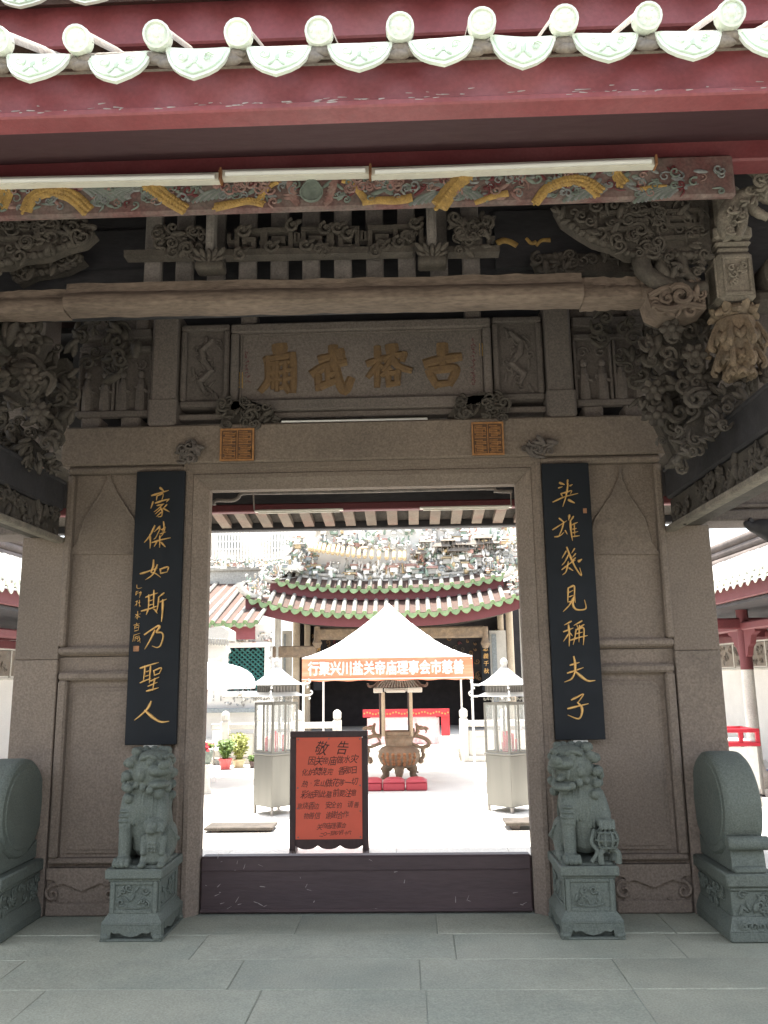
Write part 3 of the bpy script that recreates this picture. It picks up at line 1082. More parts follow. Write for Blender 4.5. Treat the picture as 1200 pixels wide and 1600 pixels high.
for t, data in ((lb, LEFT), (rb, RIGHT)):
    for (o, st) in data:
        mb = MB()
        strokes(mb, st, o[0], o[1], o[2], YB, 24, .007)
        mb.build('gold_character', M['gold'], t)
mb = MB()
strokes(mb, '105,1250 112,1290 165,1282; 100,1325 90,1370; 100,1330 125,1322; 115,1340 95,1372; 150,1330 140,1400; 130,1345 160,1335 150,1375; 95,1450 125,1440; 110,1435 105,1500; 108,1470 85,1498; 140,1430 138,1510; 125,1465 150,1455; 140,1490 152,1505; 118,1565 122,1600', *ZA, YB, 9, .003)
strokes(mb, '90,80 150,70; 118,40 112,135; 110,85 85,110; 120,90 145,110; 100,120 130,105; 70,205 140,185; 85,215 80,250; 85,220 130,205 125,260; 90,240 125,230; 80,275 130,262; 105,180 108,200; 75,320 60,400; 75,325 150,300; 90,345 85,395; 90,350 120,340 115,385; 100,365 130,355; 135,330 150,415; 120,400 155,365', *ZB, YB, 9, .003)
mb.build('signature', M['gold'], lb)
for (t, o, q) in ((lb, ZB, (66, 452, 130, 515)), (rb, ZC, (502, 490, 548, 548))):
    mb = MB()
    a, b = P(o[0] + q[0] / o[2], o[1] + q[1] / o[2], YB), P(o[0] + q[2] / o[2], o[1] + q[3] / o[2], YB)
    mb.box(a.x, b.x, YB - .002, YB + .001, b.z, a.z)
    for k in range(3):
        z = b.z + (a.z - b.z) * (k + .8) / 4
        mb.box(a.x + .006, b.x - .006, YB - .0035, YB - .002, z, z + .004)
    mb.build('seal', M['bronze_plate'], t)
# ================================================================== porch roof
pr = thing('porch_roof', 'red eaved porch roof with pale green drip tiles along its edge', 'roof', (CX, -3.2, 3.4))
SL = R(31)
YE = -3.36
cap0 = P(625, 44, YE)
PITCH_T = .287
back_eave = P(570, 822, 2.5)
RX0, RX1 = -5.2, 4.6


def drip_mesh(w, h, relief=True):
    """ogee drip tile hanging in the x-z plane, origin at the middle of its top edge, facing -y"""
    mb = MB()
    half = [(0, -h), (.10, -h * .93), (.22, -h * .82), (.34, -h * .64), (.43, -h * .40), (.50, -h * .06), (.50, h * .05)]
    top = [(.42, h * .02), (.28, -h * .06), (.14, -h * .11), (0, -h * .13)]
    pts = [(x * w, z) for x, z in half] + [(x * w, z) for x, z in top] + [(-x * w, z) for x, z in reversed(top[:-1])] + [(-x * w, z) for x, z in reversed(half[1:])]
    n = len(pts)
    def yy(x):
        return -.02 * (1 - (2 * x / w) ** 2) * w / .2
    vs = [(x, yy(x), z) for x, z in pts] + [(x, yy(x) + .014, z) for x, z in pts]
    fs = [(i, (i + 1) % n, n + (i + 1) % n, n + i) for i in range(n)]
    # faces as strips between the lower half outline and the top edge so that the plate stays curved
    def strip(o):
        out = []
        R_ = [0, 1, 2, 3, 4, 5, 6]
        T_ = [10, 10, 9, 9, 8, 7, 7]
        for k in range(6):
            a, b, c, d = R_[k], R_[k + 1], T_[k + 1], T_[k]
            out.append(tuple(o + q for q in ((a, b, c) if c == d else (a, b, c, d))))
        mir = lambda i: (n - i) % n if i <= 6 else {10: 10, 9: 11, 8: 12, 7: 13}[i]
        out += [tuple(o + mir(q - o) for q in reversed(f)) for f in out]
        return out
    mb.add(vs, fs + strip(0) + strip(n))
    if relief:
        mb.cur = 1
        for s in (-1, 1):
            mb.tube([(s * x * w * .9, yy(x * w) - .003, z * .88) for x, z in half[:6]], .0035, 4)
            curl(mb, (s * w * .2, yy(w * .2) - .002, -h * .38), AX, AZ, AN, w * .09, .0035, 1.2, .5, s, 9, ns=4)
            leaf(mb, (s * w * .08, yy(0) - .002, -h * .62), (s, 0, -1), (1, 0, s), AN, w * .08, w * .03, .004)
        leaf(mb, (0, yy(0) - .002, -h * .42), (0, 0, 1), (1, 0, 0), AN, w * .1, w * .04, .005)
    return mb


def tube_mesh(r, L, sl, capr):
    """barrel tile with its round end, origin at the middle of the end disc"""
    mb = MB()
    d = Vector((0, math.cos(sl), math.sin(sl)))
    up = Vector((0, -math.sin(sl), math.cos(sl)))
    vs, fs = [], []
    n = 9
    segs = max(2, int(L / .3))
    for i in range(segs + 1):
        for e in ((0, 1) if 0 < i < segs else (0,)):
            t = L * i / segs
            rr = r * (1.0 if e == 0 else .93)
            for k in range(n):
                a = PI * k / (n - 1)
                vs.append(d * t + Vector((1, 0, 0)) * rr * math.cos(a) + up * (rr * math.sin(a) - r * .15))
    rows_ = len(vs) // n
    for i in range(rows_ - 1):
        for k in range(n - 1):
            fs.append((i * n + k, i * n + k + 1, (i + 1) * n + k + 1, (i + 1) * n + k))
    mb.add(vs, fs)
    return mb


def end_mesh(capr, sl, mats=1):
    mb = MB()
    T = Matrix.Rotation(sl * .5, 4, 'X')
    mb.T = T
    mb.lathe([(0.001, -.022), (capr * .55, -.020), (capr * .78, -.016), (capr * .82, -.024), (capr * .97, -.022), (capr, -.012), (capr, .02)], 18, (0, 0, 0), 'y')
    mb.ell((0, -.02, 0), (capr * .3, .008, capr * .3), 8, 4)
    for k in range(6):
        a = k * PI / 3
        mb.ell((math.cos(a) * capr * .5, -.019, math.sin(a) * capr * .5), (capr * .17, .005, capr * .17), 6, 4)
    return mb


def tile_row(parent, x0, x1, pitch, z, y, sl, L, r, capr, dw, dh, dz, mt_tube, mt_end, mt_drip, mt_rel, rise=None, seed=1, ends=True, relief=True, ph=0.0):
    rnd = random.Random(seed)
    tube_o = end_o = drip_o = None
    k0, k1 = math.ceil((x0 - ph) / pitch), math.floor((x1 - ph) / pitch)
    for k in range(k0, k1 + 1):
        x = ph + k * pitch
        dzr = rise(x) if rise else 0
        jit = Matrix.Rotation(rnd.uniform(-.02, .02), 3, 'Z') @ Matrix.Rotation(rnd.uniform(-.02, .02), 3, 'X')
        loc = Vector((x, y + rnd.uniform(-.006, .006), z + dzr + rnd.uniform(-.004, .004)))
        if tube_o is None:
            tube_o = tube_mesh(r, L, sl, capr).build('tube_tile', mt_tube, None, smooth=True)
            tube_o.parent = parent
            tube_o.matrix_parent_inverse = parent.matrix_world.inverted()
            tube_o.matrix_basis = Matrix.Translation(loc)
            if ends:
                end_o = end_mesh(capr, sl).build('tile_end', mt_end, None, smooth=40)
                end_o.parent = parent
                end_o.matrix_parent_inverse = parent.matrix_world.inverted()
                end_o.matrix_basis = Matrix.Translation(loc)
        else:
            inst(tube_o, loc, parent, jit)
            if ends:
                inst(end_o, loc, parent, jit)
        if k < k1:
            x2 = x + pitch / 2
            loc2 = Vector((x2, y + .01 + rnd.uniform(-.006, .006), z + dz + (rise(x2) if rise else 0) + rnd.uniform(-.005, .005)))
            ang = math.atan2((rise(x + pitch) - rise(x)), pitch) if rise else 0
            jr = Matrix.Rotation(-ang + rnd.uniform(-.07, .07), 3, 'Y') @ Matrix.Rotation(rnd.uniform(-.09, .09) - .10, 3, 'X')
            if drip_o is None:
                drip_o = drip_mesh(dw, dh, relief).build('drip_tile', [mt_drip, mt_rel], None, smooth=40)
                drip_o.parent = parent
                drip_o.matrix_parent_inverse = parent.matrix_world.inverted()
                drip_o.matrix_basis = Matrix.Translation(loc2) @ jr.to_4x4()
            else:
                inst(drip_o, loc2, parent, jr)


drip_top = P(565, 66, YE).z
drip_bot = P(565, 106, YE).z
M['glaze_rel'] = mat('green_relief_glaze', (.50, .62, .48), .4, .15, 12, None, 0, 0, 0, 60, .1, 40)
tile_row(pr, RX0, RX1, PITCH_T, cap0.z, YE, SL, .75, .05, .05, PITCH_T * .80, (drip_top - drip_bot) * 1.38, drip_top - cap0.z, M['clay_grey'], M['glaze'], M['glaze'], M['glaze_rel'], seed=2, ph=cap0.x)
# lime bedding behind the tile ends, fascia board, soffit
fz0, fz1 = P(600, 179, -3.22).z, P(600, 96, -3.22).z
mb = MB()
rnd = random.Random(9)
mb.box(RX0, RX1, -3.33, -3.14, P(600, 80, -3.33).z, cap0.z - .02, .01)
k = 0
x = cap0.x - 20 * PITCH_T
while x < RX1:
    if x > RX0:
        for q in range(3):
            mb.ell((x + rnd.uniform(-.04, .04), -3.335, cap0.z - .06 - .012 * q), (.05, .018, .02), 7, 4)
    x += PITCH_T
mb.build('lime_bedding', M['clay_grey'], pr, smooth=True)
mb = MB()
mb.box(RX0, RX1, -3.27, -3.20, fz0, P(600, 82, -3.27).z, .008)
mb.build('fascia_board', M['red'], pr)
mb = MB()
mb.box(RX0, RX1, -3.285, -3.19, fz0 - .012, fz0 + .018, .006)
mb.build('fascia_bead', M['red'], pr)
# flaked paint along the edges of the red boards
mb = MB()
rnd = random.Random(12)
for k in range(150):
    x = rnd.uniform(-2.6, 2.3)
    z = fz0 + abs(rnd.gauss(0, .02)) + .004
    L_ = rnd.uniform(.004, .03) * (2.5 if rnd.random() < .08 else 1)
    brush(mb, [(x, z), (x + L_, z + rnd.uniform(-.003, .003))], rnd.uniform(.002, .006), -3.2855 if z < fz0 + .018 else -3.2705, .0004)
mb.build('paint_flecks', M['chip'], pr)['kind'] = 'stuff'
RB = P(600, 228, -1.9).z
mb = MB()
mb.hull8([(RX0, -3.19, fz0 + .03), (RX1, -3.19, fz0 + .03), (RX1, -3.19, fz0 + .09), (RX0, -3.19, fz0 + .09)],
         [(RX0, -1.8, RB + .02), (RX1, -1.8, RB + .02), (RX1, -1.8, RB + .08), (RX0, -1.8, RB + .08)])
M['maroon'] = mat('dark_maroon_paint', (.06, .020, .025), .7, .2, 3, (.04, .015, .02), .6, 3, .1, 60, .15, 20)
mb.build('soffit', M['maroon'], pr)
# roof bodies
uz0, uz1 = P(600, 64, -2.8).z, P(600, -14, -2.8).z
def slope(y0, z0, y1, z1, th, nm, mt):
    mb = MB()
    mb.hull8([(RX0, y0, z0), (RX1, y0, z0), (RX1, y0, z0 + th), (RX0, y0, z0 + th)], [(RX0, y1, z1), (RX1, y1, z1), (RX1, y1, z1 + th), (RX0, y1, z1 + th)])
    mb.build(nm, mt, pr)
slope(-3.30, cap0.z - .075, -2.74, cap0.z - .075 + .56 * math.tan(SL), .05, 'roof_bed', M['clay'])
mb = MB()
mb.box(RX0, RX1, -2.83, -2.76, uz0, uz1, .008)
mb.build('fascia_board', M['red'], pr)
mb = MB()
mb.box(RX0, RX1, -2.745, -2.70, cap0.z + .1, uz1 + .04)
mb.build('fascia_back', M['red_dark'], pr)
uc = P(560, -46, -2.92)
ud = P(565, -38, -2.92).z
ub = P(565, -4, -2.92).z
tile_row(pr, RX0, RX1, PITCH_T, uc.z, -2.92, SL, .75, .05, .05, PITCH_T * .80, ud - ub, ud - uc.z, M['clay_grey'], M['glaze'], M['glaze'], M['glaze_rel'], seed=3, ph=cap0.x - .02)
RZ = 6.0
slope(-2.88, uc.z - .07, -.2, RZ, .08, 'roof_bed', M['clay'])
slope(2.62, back_eave.z + .06, -.2, RZ, .08, 'roof_bed', M['clay'])
# underside of the back slope as seen through the doorway: rafters, boards, eave board
bz = back_eave.z
mb = MB()
mb.box(RX0, RX1, 2.46, 2.58, bz - .03, bz + .05, .01)
mb.build('eave_board', M['timber_black'], pr)
r0, r1 = P(570, 821, 2.44), P(570, 799, 1.95)
mb = MB()
mb.hull8([(RX0, 2.46, r0.z + .05), (RX1, 2.46, r0.z + .05), (RX1, 2.46, r0.z + .08), (RX0, 2.46, r0.z + .08)],
         [(RX0, .6, r0.z + .95), (RX1, .6, r0.z + .95), (RX1, .6, r0.z + .98), (RX0, .6, r0.z + .98)])
mb.build('soffit', M['slat_dark'] if 'slat_dark' in M else M['timber'], pr)
M['rafter'] = mat('tan_rafter', (.17, .135, .105), .8, .2, 6, (.20, .09, .07), .5, 4, .1, 60, .2, 40, rnd=.12)
raf = None
x = -2.3
while x < 1.9:
    mb = MB()
    w = .10
    mb.hull8([(-w / 2, 2.45, r0.z - .0), (w / 2, 2.45, r0.z - .0), (w / 2, 2.45, r0.z + .05), (-w / 2, 2.45, r0.z + .05)],
             [(-w / 2, 1.9, r1.z + .02), (w / 2, 1.9, r1.z + .02), (w / 2, 1.9, r1.z + .09), (-w / 2, 1.9, r1.z + .09)])
    if raf is None:
        raf = mb.build('rafter', M['rafter'], None)
        raf.parent = pr
        raf.matrix_parent_inverse = pr.matrix_world.inverted()
        raf.matrix_basis = Matrix.Translation((x, 0, 0))
    else:
        inst(raf, (x, 0, 0), pr)
    x += .213
mb = MB()
a = P(570, 797, 1.85)
mb.box(RX0, RX1, 1.80, 1.90, a.z - .005, a.z + .07, .01)
mb.build('purlin', M['red_dark'], pr)
mb = MB()
mb.box(RX0, RX1, 1.82, 1.9, a.z + .072, a.z + 1.0)
mb.build('back_board', M['timber_black'], pr)
mb = MB()
mb.box(RX0, RX1, .42, 2.3, 4.35, 4.4)
mb.build('ceiling_board', M['timber_black'], pr)

# ================================================================== timber frame of the porch
fr = thing('porch_timberwork', 'dark carved timber frame with weathered crossbeam and painted dragon frieze', 'timber frame', (CX, -1.35, 3.6))
mb = MB()
mb.box(RX0, RX1, -1.88, -1.74, P(600, 268, -1.88).z, RB + .05, .01)
mb.build('red_beam', M['red'], fr)
YF = -1.93
fzb, fzt = P(600, 322, YF).z, P(600, 258, YF).z
mb = MB()
mb.box(RX0, P(1150, 290, YF).x, YF, -1.885, fzb, fzt, .012)
fb = mb.build('frieze_beam', M['frieze'], fr)
# painted low relief on the frieze: two golden dragons, clouds, flames and a pearl

def rel(mb, pts, w0, w1, Y=YF - .006, n=8, flat=.4):
    ps = spline([P(x, y, Y) for x, y in pts], 6)
    sc = (P(610, 300, Y) - P(600, 300, Y)).length / 10
    k = len(ps)
    mb.tube(ps, [(w0 + (w1 - w0) * i / (k - 1)) * sc / 2 for i in range(k)], n, flat=flat, up=(0, -1, 0))
    return ps


M['slate_paint'] = mat('slate_blue_paint', (.19, .20, .20), .75, .3, 14, (.27, .26, .24), .6, 20, .1, 80, .2, 40)
M['rose_paint'] = mat('faded_rose_paint', (.24, .13, .115), .75, .3, 14, (.30, .24, .20), .6, 20, .1, 80, .2, 40)
for pts, a, b in (([(-6, 322), (0, 300), (10, 286)], 16, 20), ([(4, 285), (14, 300), (6, 326)], 18, 12), ([(40, 330), (50, 310), (74, 299), (104, 303), (122, 314), (138, 330)], 22, 24), ([(230, 286), (246, 298), (264, 312), (290, 328)], 28, 20),
                  ([(686, 322), (702, 300), (718, 282), (734, 272)], 30, 24), ([(836, 318), (856, 294), (886, 283), (914, 285), (938, 302)], 14, 26),
                  ([(336, 324), (360, 319), (388, 314), (412, 319)], 16, 12), ([(566, 316), (590, 313), (618, 313), (644, 309)], 12, 16), ([(404, 316), (414, 298), (428, 287), (442, 284)], 13, 6), ([(534, 283), (548, 286), (560, 298), (572, 314)], 6, 13),
                  ([(742, 317), (770, 307), (794, 302)], 9, 12), ([(962, 266), (966, 276), (974, 288)], 14, 24), ([(1000, 296), (1020, 292), (1042, 290)], 10, 4)):
    mb = MB()
    ps = rel(mb, pts, a, b)
    if a > 12:
        sc = (P(610, 300, YF) - P(600, 300, YF)).length / 10
        for i, p in enumerate(ps):
            w = (a + (b - a) * i / (len(ps) - 1)) * sc * .5
            for q in (-.55, 0, .55):
                mb.ell(p + Vector((q * w * .6, -w * .36 * (1 - abs(q) * .5), q * w * .8)), (w * .27, w * .14, w * .27), 5, 4)
    mb.build('gold_dragon', M['gold_paint'], fb, smooth=True)
rnd = random.Random(5)
CL = {'olive': MB(), 'slate_paint': MB(), 'rose_paint': MB(), 'red_dark': MB()}
for k in range(420):
    x = rnd.uniform(-40, 1130)
    if 462 < x < 512:
        continue
    y = 296 - (x - 600) * .022 + rnd.uniform(-24, 17)
    c = P(x, y, YF - .003)
    mb = CL[rnd.choices(list(CL), (5, 5, 3, 2))[0]]
    if rnd.random() < .62:
        curl(mb, c, AX, AZ, AN, rnd.uniform(.014, .034), rnd.uniform(.004, .008), rnd.uniform(.8, 1.3), rnd.uniform(0, 6), rnd.choice((-1, 1)), 9, tail=rnd.uniform(0, .04), ns=4)
    else:
        an = rnd.uniform(-.9, .9)
        leaf(mb, c, (math.cos(an), 0, math.sin(an)), (-math.sin(an), 0, math.cos(an)), AN, rnd.uniform(.02, .045), rnd.uniform(.008, .016), .006)
for k in range(10):
    for (bx, by, dx) in ((990, 304, 1), (640, 308, 1), (762, 302, -1), (200, 304, -1), (300, 304, 1), (880, 302, 1), (140, 306, 1)):
        x = bx + dx * k * 6
        rel(CL['slate_paint' if k % 2 else 'olive'], [(x, by + 13 - k), (x + 14 * dx, by + 1 - k * .9), (x + 32 * dx, by - 7 - k * .8), (x + 48 * dx, by - 14 - k * .3)], 6, 1.5, n=5)
for k_, mb in CL.items():
    mb.build('painted_scrolls', M[k_], fb, smooth=True)['kind'] = 'stuff'
mb = MB()
for k in range(7):
    for s in (-1, 1):
        x = 487 + s * (24 + k * 1.6)
        rel(mb, [(x - s * 4, 320 - k * 5), (x + s * 8, 310 - k * 6), (x + s * 2, 296 - k * 4)], 9, 2, n=5)
for k in range(5):
    for bx in (350, 380, 410, 560, 590, 622):
        c = P(bx + rnd.uniform(-14, 14), 288 - (bx - 600) * .02 + rnd.uniform(-10, 8), YF - .004)
        curl(mb, c, AX, AZ, AN, .03, .008, 1.1, k, 1 if k % 2 else -1, 9, ns=4)
mb.build('red_flames', M['rose_paint'], fb, smooth=True)['kind'] = 'stuff'
mb = MB()
c = P(487, 302, YF - .004)
pts = []
for k in range(24):
    a = 2 * PI * k / 24
    r_ = .052 * (1 + .35 * max(0, math.sin(a)) ** 6)
    pts.append((c.x + r_ * 1.1 * math.cos(a), c.z + r_ * math.sin(a)))
mb.prism(pts, 'y', YF - .018, YF + .01)
mb.tube([(x, YF - .018, z) for x, z in pts + pts[:1]], .006, 5)
mb.build('teal_pearl', M['olive'], fb)

# fluorescent battens under the red beam
GLB = 'lamp battens along the painted frieze'
for (xa, ya, xb, yb, lb_) in ((-330, 289, 342, 275, 'leftmost of three cream lamp battens on the dragon frieze'), (347, 271, 577, 265, 'short middle lamp batten of three on the dragon frieze'), (580, 268, 1023, 251, 'long cream lamp batten at the right end of the dragon frieze')):
    a, b = P(xa, ya, -1.99), P(xb, yb, -1.99)
    t = thing('lamp_batten', lb_, 'lamp', ((a.x + b.x) / 2, -1.95, a.z), 0, GLB)
    hw = .024
    mb = MB()
    mb.hull8([(a.x, -1.985, a.z - hw), (a.x, -1.985, a.z + hw), (a.x, -1.945, a.z + hw), (a.x, -1.945, a.z - hw)], [(b.x, -1.985, b.z - hw), (b.x, -1.985, b.z + hw), (b.x, -1.945, b.z + hw), (b.x, -1.945, b.z - hw)])
    mb.build('channel', M['lamp_white'], t)
    mb = MB()
    mb.tube([(a.x + .02, -1.998, a.z - .006), (b.x - .02, -1.998, b.z - .006)], .013, 8)
    mb.build('lamp_tube', M['white'], t, smooth=True)
    for e, s in ((a, -1), (b, 1)):
        mb = MB()
        mb.box(e.x + s * .001, e.x + s * .012, -2.005, -1.94, e.z - hw - .004, e.z + hw + .004, .002)
        mb.build('end_cap', M['bronze_plate'], t)

# ---- slatted screen, rails and fretwork between crossbeam and frieze
YS = -1.22
zs0, zs1 = P(600, 436, YS).z, P(600, 312, YS).z
slat = None
x = P(238, 420, YS).x
xe = P(780, 420, YS).x
k = 0
while x < xe:
    if slat is None:
        mb = MB()
        mb.box(-.054, .054, YS, YS + .05, zs0 - .02, zs1 + .06, .008)
        slat = mb.build('slat', M['slat'], None)
        slat.parent = fr
        slat.matrix_parent_inverse = fr.matrix_world.inverted()
        slat.matrix_basis = Matrix.Translation((x, 0, 0))
    else:
        inst(slat, (x, 0, 0), fr)
    x += .196
mb = MB()
mb.box(RX0, RX1, -1.0, -.95, zs0 - .1, zs1 + .5)
mb.build('dark_backing', M['timber_black'], fr)
mb = MB()
for (xa, xb, y, h) in ((350, 645, 397, 9), (700, 780, 392, 9), (195, 300, 398, 6)):
    a, b = P(xa, y, -1.36), P(xb, y - (xb - xa) * .02, -1.36)
    mb.hull8([(a.x, -1.38, a.z - .02), (a.x, -1.38, a.z + .02), (a.x, -1.3, a.z + .02), (a.x, -1.3, a.z - .02)], [(b.x, -1.38, b.z - .02), (b.x, -1.38, b.z + .02), (b.x, -1.3, b.z + .02), (b.x, -1.3, b.z - .02)])
mb.build('fretwork_rail', M['timber'], fr)


def fret(mb, pts, Y, w=7, d=.05):
    ps = [P(x, y, Y) for x, y in pts]
    sc = (P(610, 370, Y) - P(600, 370, Y)).length / 10
    h = w * sc / 2
    for i in range(len(ps) - 1):
        a, b = ps[i], ps[i + 1]
        t = (b - a).normalized()
        n_ = Vector((-t.z, 0, t.x)) * h
        a2, b2 = a - t * h * .98, b + t * h * .98
        y0 = Y - (i % 2) * .004
        mb.hull8([a2 + n_ + Vector((0, y0 - Y, 0)), a2 - n_ + Vector((0, y0 - Y, 0)), b2 - n_ + Vector((0, y0 - Y, 0)), b2 + n_ + Vector((0, y0 - Y, 0))], [a2 + n_ + Vector((0, d, 0)), a2 - n_ + Vector((0, d, 0)), b2 - n_ + Vector((0, d, 0)), b2 + n_ + Vector((0, d, 0))])


for ui, x0 in enumerate((262, 362, 414, 466, 518, 570, 618, 716)):
    mb = MB()
    dy = -(x0 - 500) * .025
    t_, b_ = 351 + dy, 394 + dy
    f = 1 if ui % 2 == 0 else -1
    X_ = (lambda q: x0 + (q if f > 0 else 48 - q))
    fret(mb, [(X_(0), b_), (X_(0), t_ + 6), (X_(40), t_ + 6), (X_(40), b_ - 8), (X_(14), b_ - 8), (X_(14), t_ + 20), (X_(28), t_ + 20), (X_(28), b_ - 20)], -1.35 - .002 * ui, 7)
    fret(mb, [(X_(0), t_ + 26), (X_(-6), t_ + 26)], -1.35, 6)
    fret(mb, [(X_(40), b_ - 20), (X_(52), b_ - 20), (X_(52), t_ + 14)], -1.345, 6)
    for q in range(4):
        rnd = random.Random(ui * 7 + q)
        c = P(x0 + rnd.uniform(5, 45), t_ + rnd.uniform(0, 46), -1.37)
        if ui in (0, 3, 6, 7) or q < 2:
            curl(mb, c, AX, AZ, AN, .045, .014, 1.2, q * 1.7, 1 if q % 2 else -1, 11)
            leaf(mb, c + Vector((.02, 0, .02)), (1, 0, .6), (-.6, 0, 1), AN, .045, .018, .018)
    mb.build('fretwork', M['timber'], fr)
for (poly, n, sd) in (([(236, 352), (318, 348), (320, 385), (300, 402), (245, 380)], 22, 1), ([(706, 340), (776, 336), (776, 370), (745, 398), (708, 395)], 22, 2)):
    mb = MB()
    carve(mb, poly, -1.35, n, sd, (8, 14), .25, .04, .3)
    mb.build('scroll_block', M['timber'], fr, smooth=True)
# short posts on lotus blocks
for (x, yt, yb, w) in ((331, 322, 396, 15), (673, 318, 388, 17)):
    a, b = P(x, yt, -1.4), P(x, yb, -1.4)
    hw = w / 2 * .0033
    mb = MB()
    mb.box(a.x - hw, a.x + hw, -1.43, -1.34, b.z, a.z, .006)
    mb.box(a.x - hw * .5, a.x + hw * .5, -1.437, -1.42, b.z + .05, a.z - .04, .003)
    mb.build('short_post', M['slat'], fr)
    mb = MB()
    mb.box(a.x - .085, a.x + .085, -1.44, -1.33, b.z - .115, b.z - .06, .012)
    for q in (-2, -1, 0, 1, 2):
        leaf(mb, (a.x + q * .034, -1.43, b.z - .03 + .008 * abs(q)), (q * .45, -.3, 1), (1, 0, -q * .4), AN, .045, .018, .022)
        leaf(mb, (a.x + q * .03, -1.425, b.z - .055), (q * .8, -.2, 1), (1, 0, -q * .5), AN, .04, .014, .02)
    mb.build('lotus_block', M['timber'], fr, smooth=True)

# ---- carved brackets: solid silhouette with scrolls worked on its face
def bracket(poly, Y, n, sd, mt, size=(9, 15), th=.10, lines=None, nm='carved_bracket', lf=.3):
    mb = MB()
    pslab(mb, poly, Y, Y + th)
    carve(mb, poly, Y - .005, n, sd, size, .22, .025, lf)
    for i in range(len(poly)):
        (xa, ya), (xb, yb) = poly[i], poly[(i + 1) % len(poly)]
        L_ = math.hypot(xb - xa, yb - ya)
        if L_ > 75:
            continue
        k_ = max(1, int(L_ / 9))
        for j in range(k_):
            f = (j + .5) / k_
            c = P(xa + (xb - xa) * f, ya + (yb - ya) * f, Y + .01)
            mb.ell(c, (.022 + .008 * ((i + j) % 3), .03, .02 + .006 * (j % 2)), 8, 5)
    for ln in (lines or []):
        fret(mb, ln, Y - .028, 6, .04)
    return mb.build(nm, mt, fr, smooth=45)


bracket([(-40, 338), (105, 335), (138, 348), (146, 362), (128, 378), (96, 386), (70, 398), (30, 402), (8, 412), (-40, 414)], -1.45, 46, 11, M['timber'], lines=[[(0, 352), (90, 350)], [(0, 372), (60, 370), (60, 360), (100, 362)]])
bracket([(868, 322), (1106, 312), (1112, 402), (1062, 398), (1030, 404), (1012, 396), (985, 398), (958, 384), (930, 376), (906, 362), (880, 344)], -1.45, 60, 12, M['timber'], lines=[[(930, 340), (930, 358), (1010, 356), (1010, 344), (960, 345)], [(1030, 330), (1096, 327), (1096, 350), (1044, 352), (1044, 340), (1080, 339)], [(940, 332), (1020, 328)], [(1030, 372), (1090, 368)]])
# second bracket, lower left behind the first
bracket([(20, 412), (60, 404), (112, 398), (130, 404), (100, 420), (50, 428), (25, 440)], -1.2, 12, 13, M['timber'])
bracket([(835, 405), (900, 396), (980, 400), (1000, 425), (880, 422), (840, 420)], -1.15, 16, 14, M['timber'])
# dark red inner beam with gilt dragon scraps
a, b = P(775, 420, -1.03), P(905, 350, -1.03)
a2, b2 = P(150, 420, -1.03), P(235, 360, -1.03)
mb = MB()
mb.box(a2.x - .4, b2.x, -1.04, -1.005, a2.z, b2.z)
mb.build('inner_beam', M['timber_black'], fr)
mb = MB()
mb.box(a.x, b.x + .6, -1.04, -1.005, a.z, b.z + .1)
rbm = mb.build('inner_beam', M['timber_black'], fr)
mb = MB()
for pts, w0, w1 in (([(776, 380), (786, 376), (797, 378), (808, 384)], 10, 9), ([(822, 372), (830, 380), (838, 378)], 5, 7), ([(838, 384), (846, 376), (860, 375)], 4, 8)):
    rel(mb, pts, w0, w1, -1.055)
mb.build('gilt_dragon', M['gold_paint'], rbm, smooth=True)

# ---- weathered crossbeam
YB2 = -1.40
def beam_piece(px0, yt0, yb0, px1, yt1, yb1, y0, nm, bulge=.045):
    a0, a1 = P(px0, yt0, y0), P(px0, yb0, y0)
    b0, b1 = P(px1, yt1, y0), P(px1, yb1, y0)
    prof = [(.03, 1.0), (0, .94), (-.004, .62), (-.012, .58), (-bulge * .85, .42), (-bulge, .28), (-bulge * .9, .14), (-bulge * .4, .04), (.02, 0), (.11, 0), (.11, 1.0)]
    n = len(prof)
    N_ = 24
    mb = MB()
    vs, fs = [], []
    rnd = random.Random(int(px0))
    for i in range(N_ + 1):
        t = i / N_
        X = a0.x + (b0.x - a0.x) * t
        zt = a0.z + (b0.z - a0.z) * t
        zb = a1.z + (b1.z - a1.z) * t
        wob = rnd.uniform(-.006, .006)
        for (y, f) in prof:
            vs.append((X, y0 + y + (wob if y < .1 else 0), zb + (zt - zb) * f + rnd.uniform(-.005, .005)))
    for i in range(N_):
        for k in range(n):
            k2 = (k + 1) % n
            fs.append((i * n + k, i * n + k2, (i + 1) * n + k2, (i + 1) * n + k))
    fs.append(tuple(range(n)))
    fs.append(tuple(range(N_ * n, N_ * n + n)))
    mb.add(vs, fs)
    return mb.build(nm, M['beam'], fr, smooth=35)
beam_piece(104, 441, 485, 908, 424, 470, YB2, 'crossbeam')
beam_piece(-120, 455, 494, 104, 450, 489, YB2 + .03, 'crossbeam_end', .03)
beam_piece(908, 431, 474, 1030, 429, 470, YB2 + .03, 'crossbeam_end', .03)
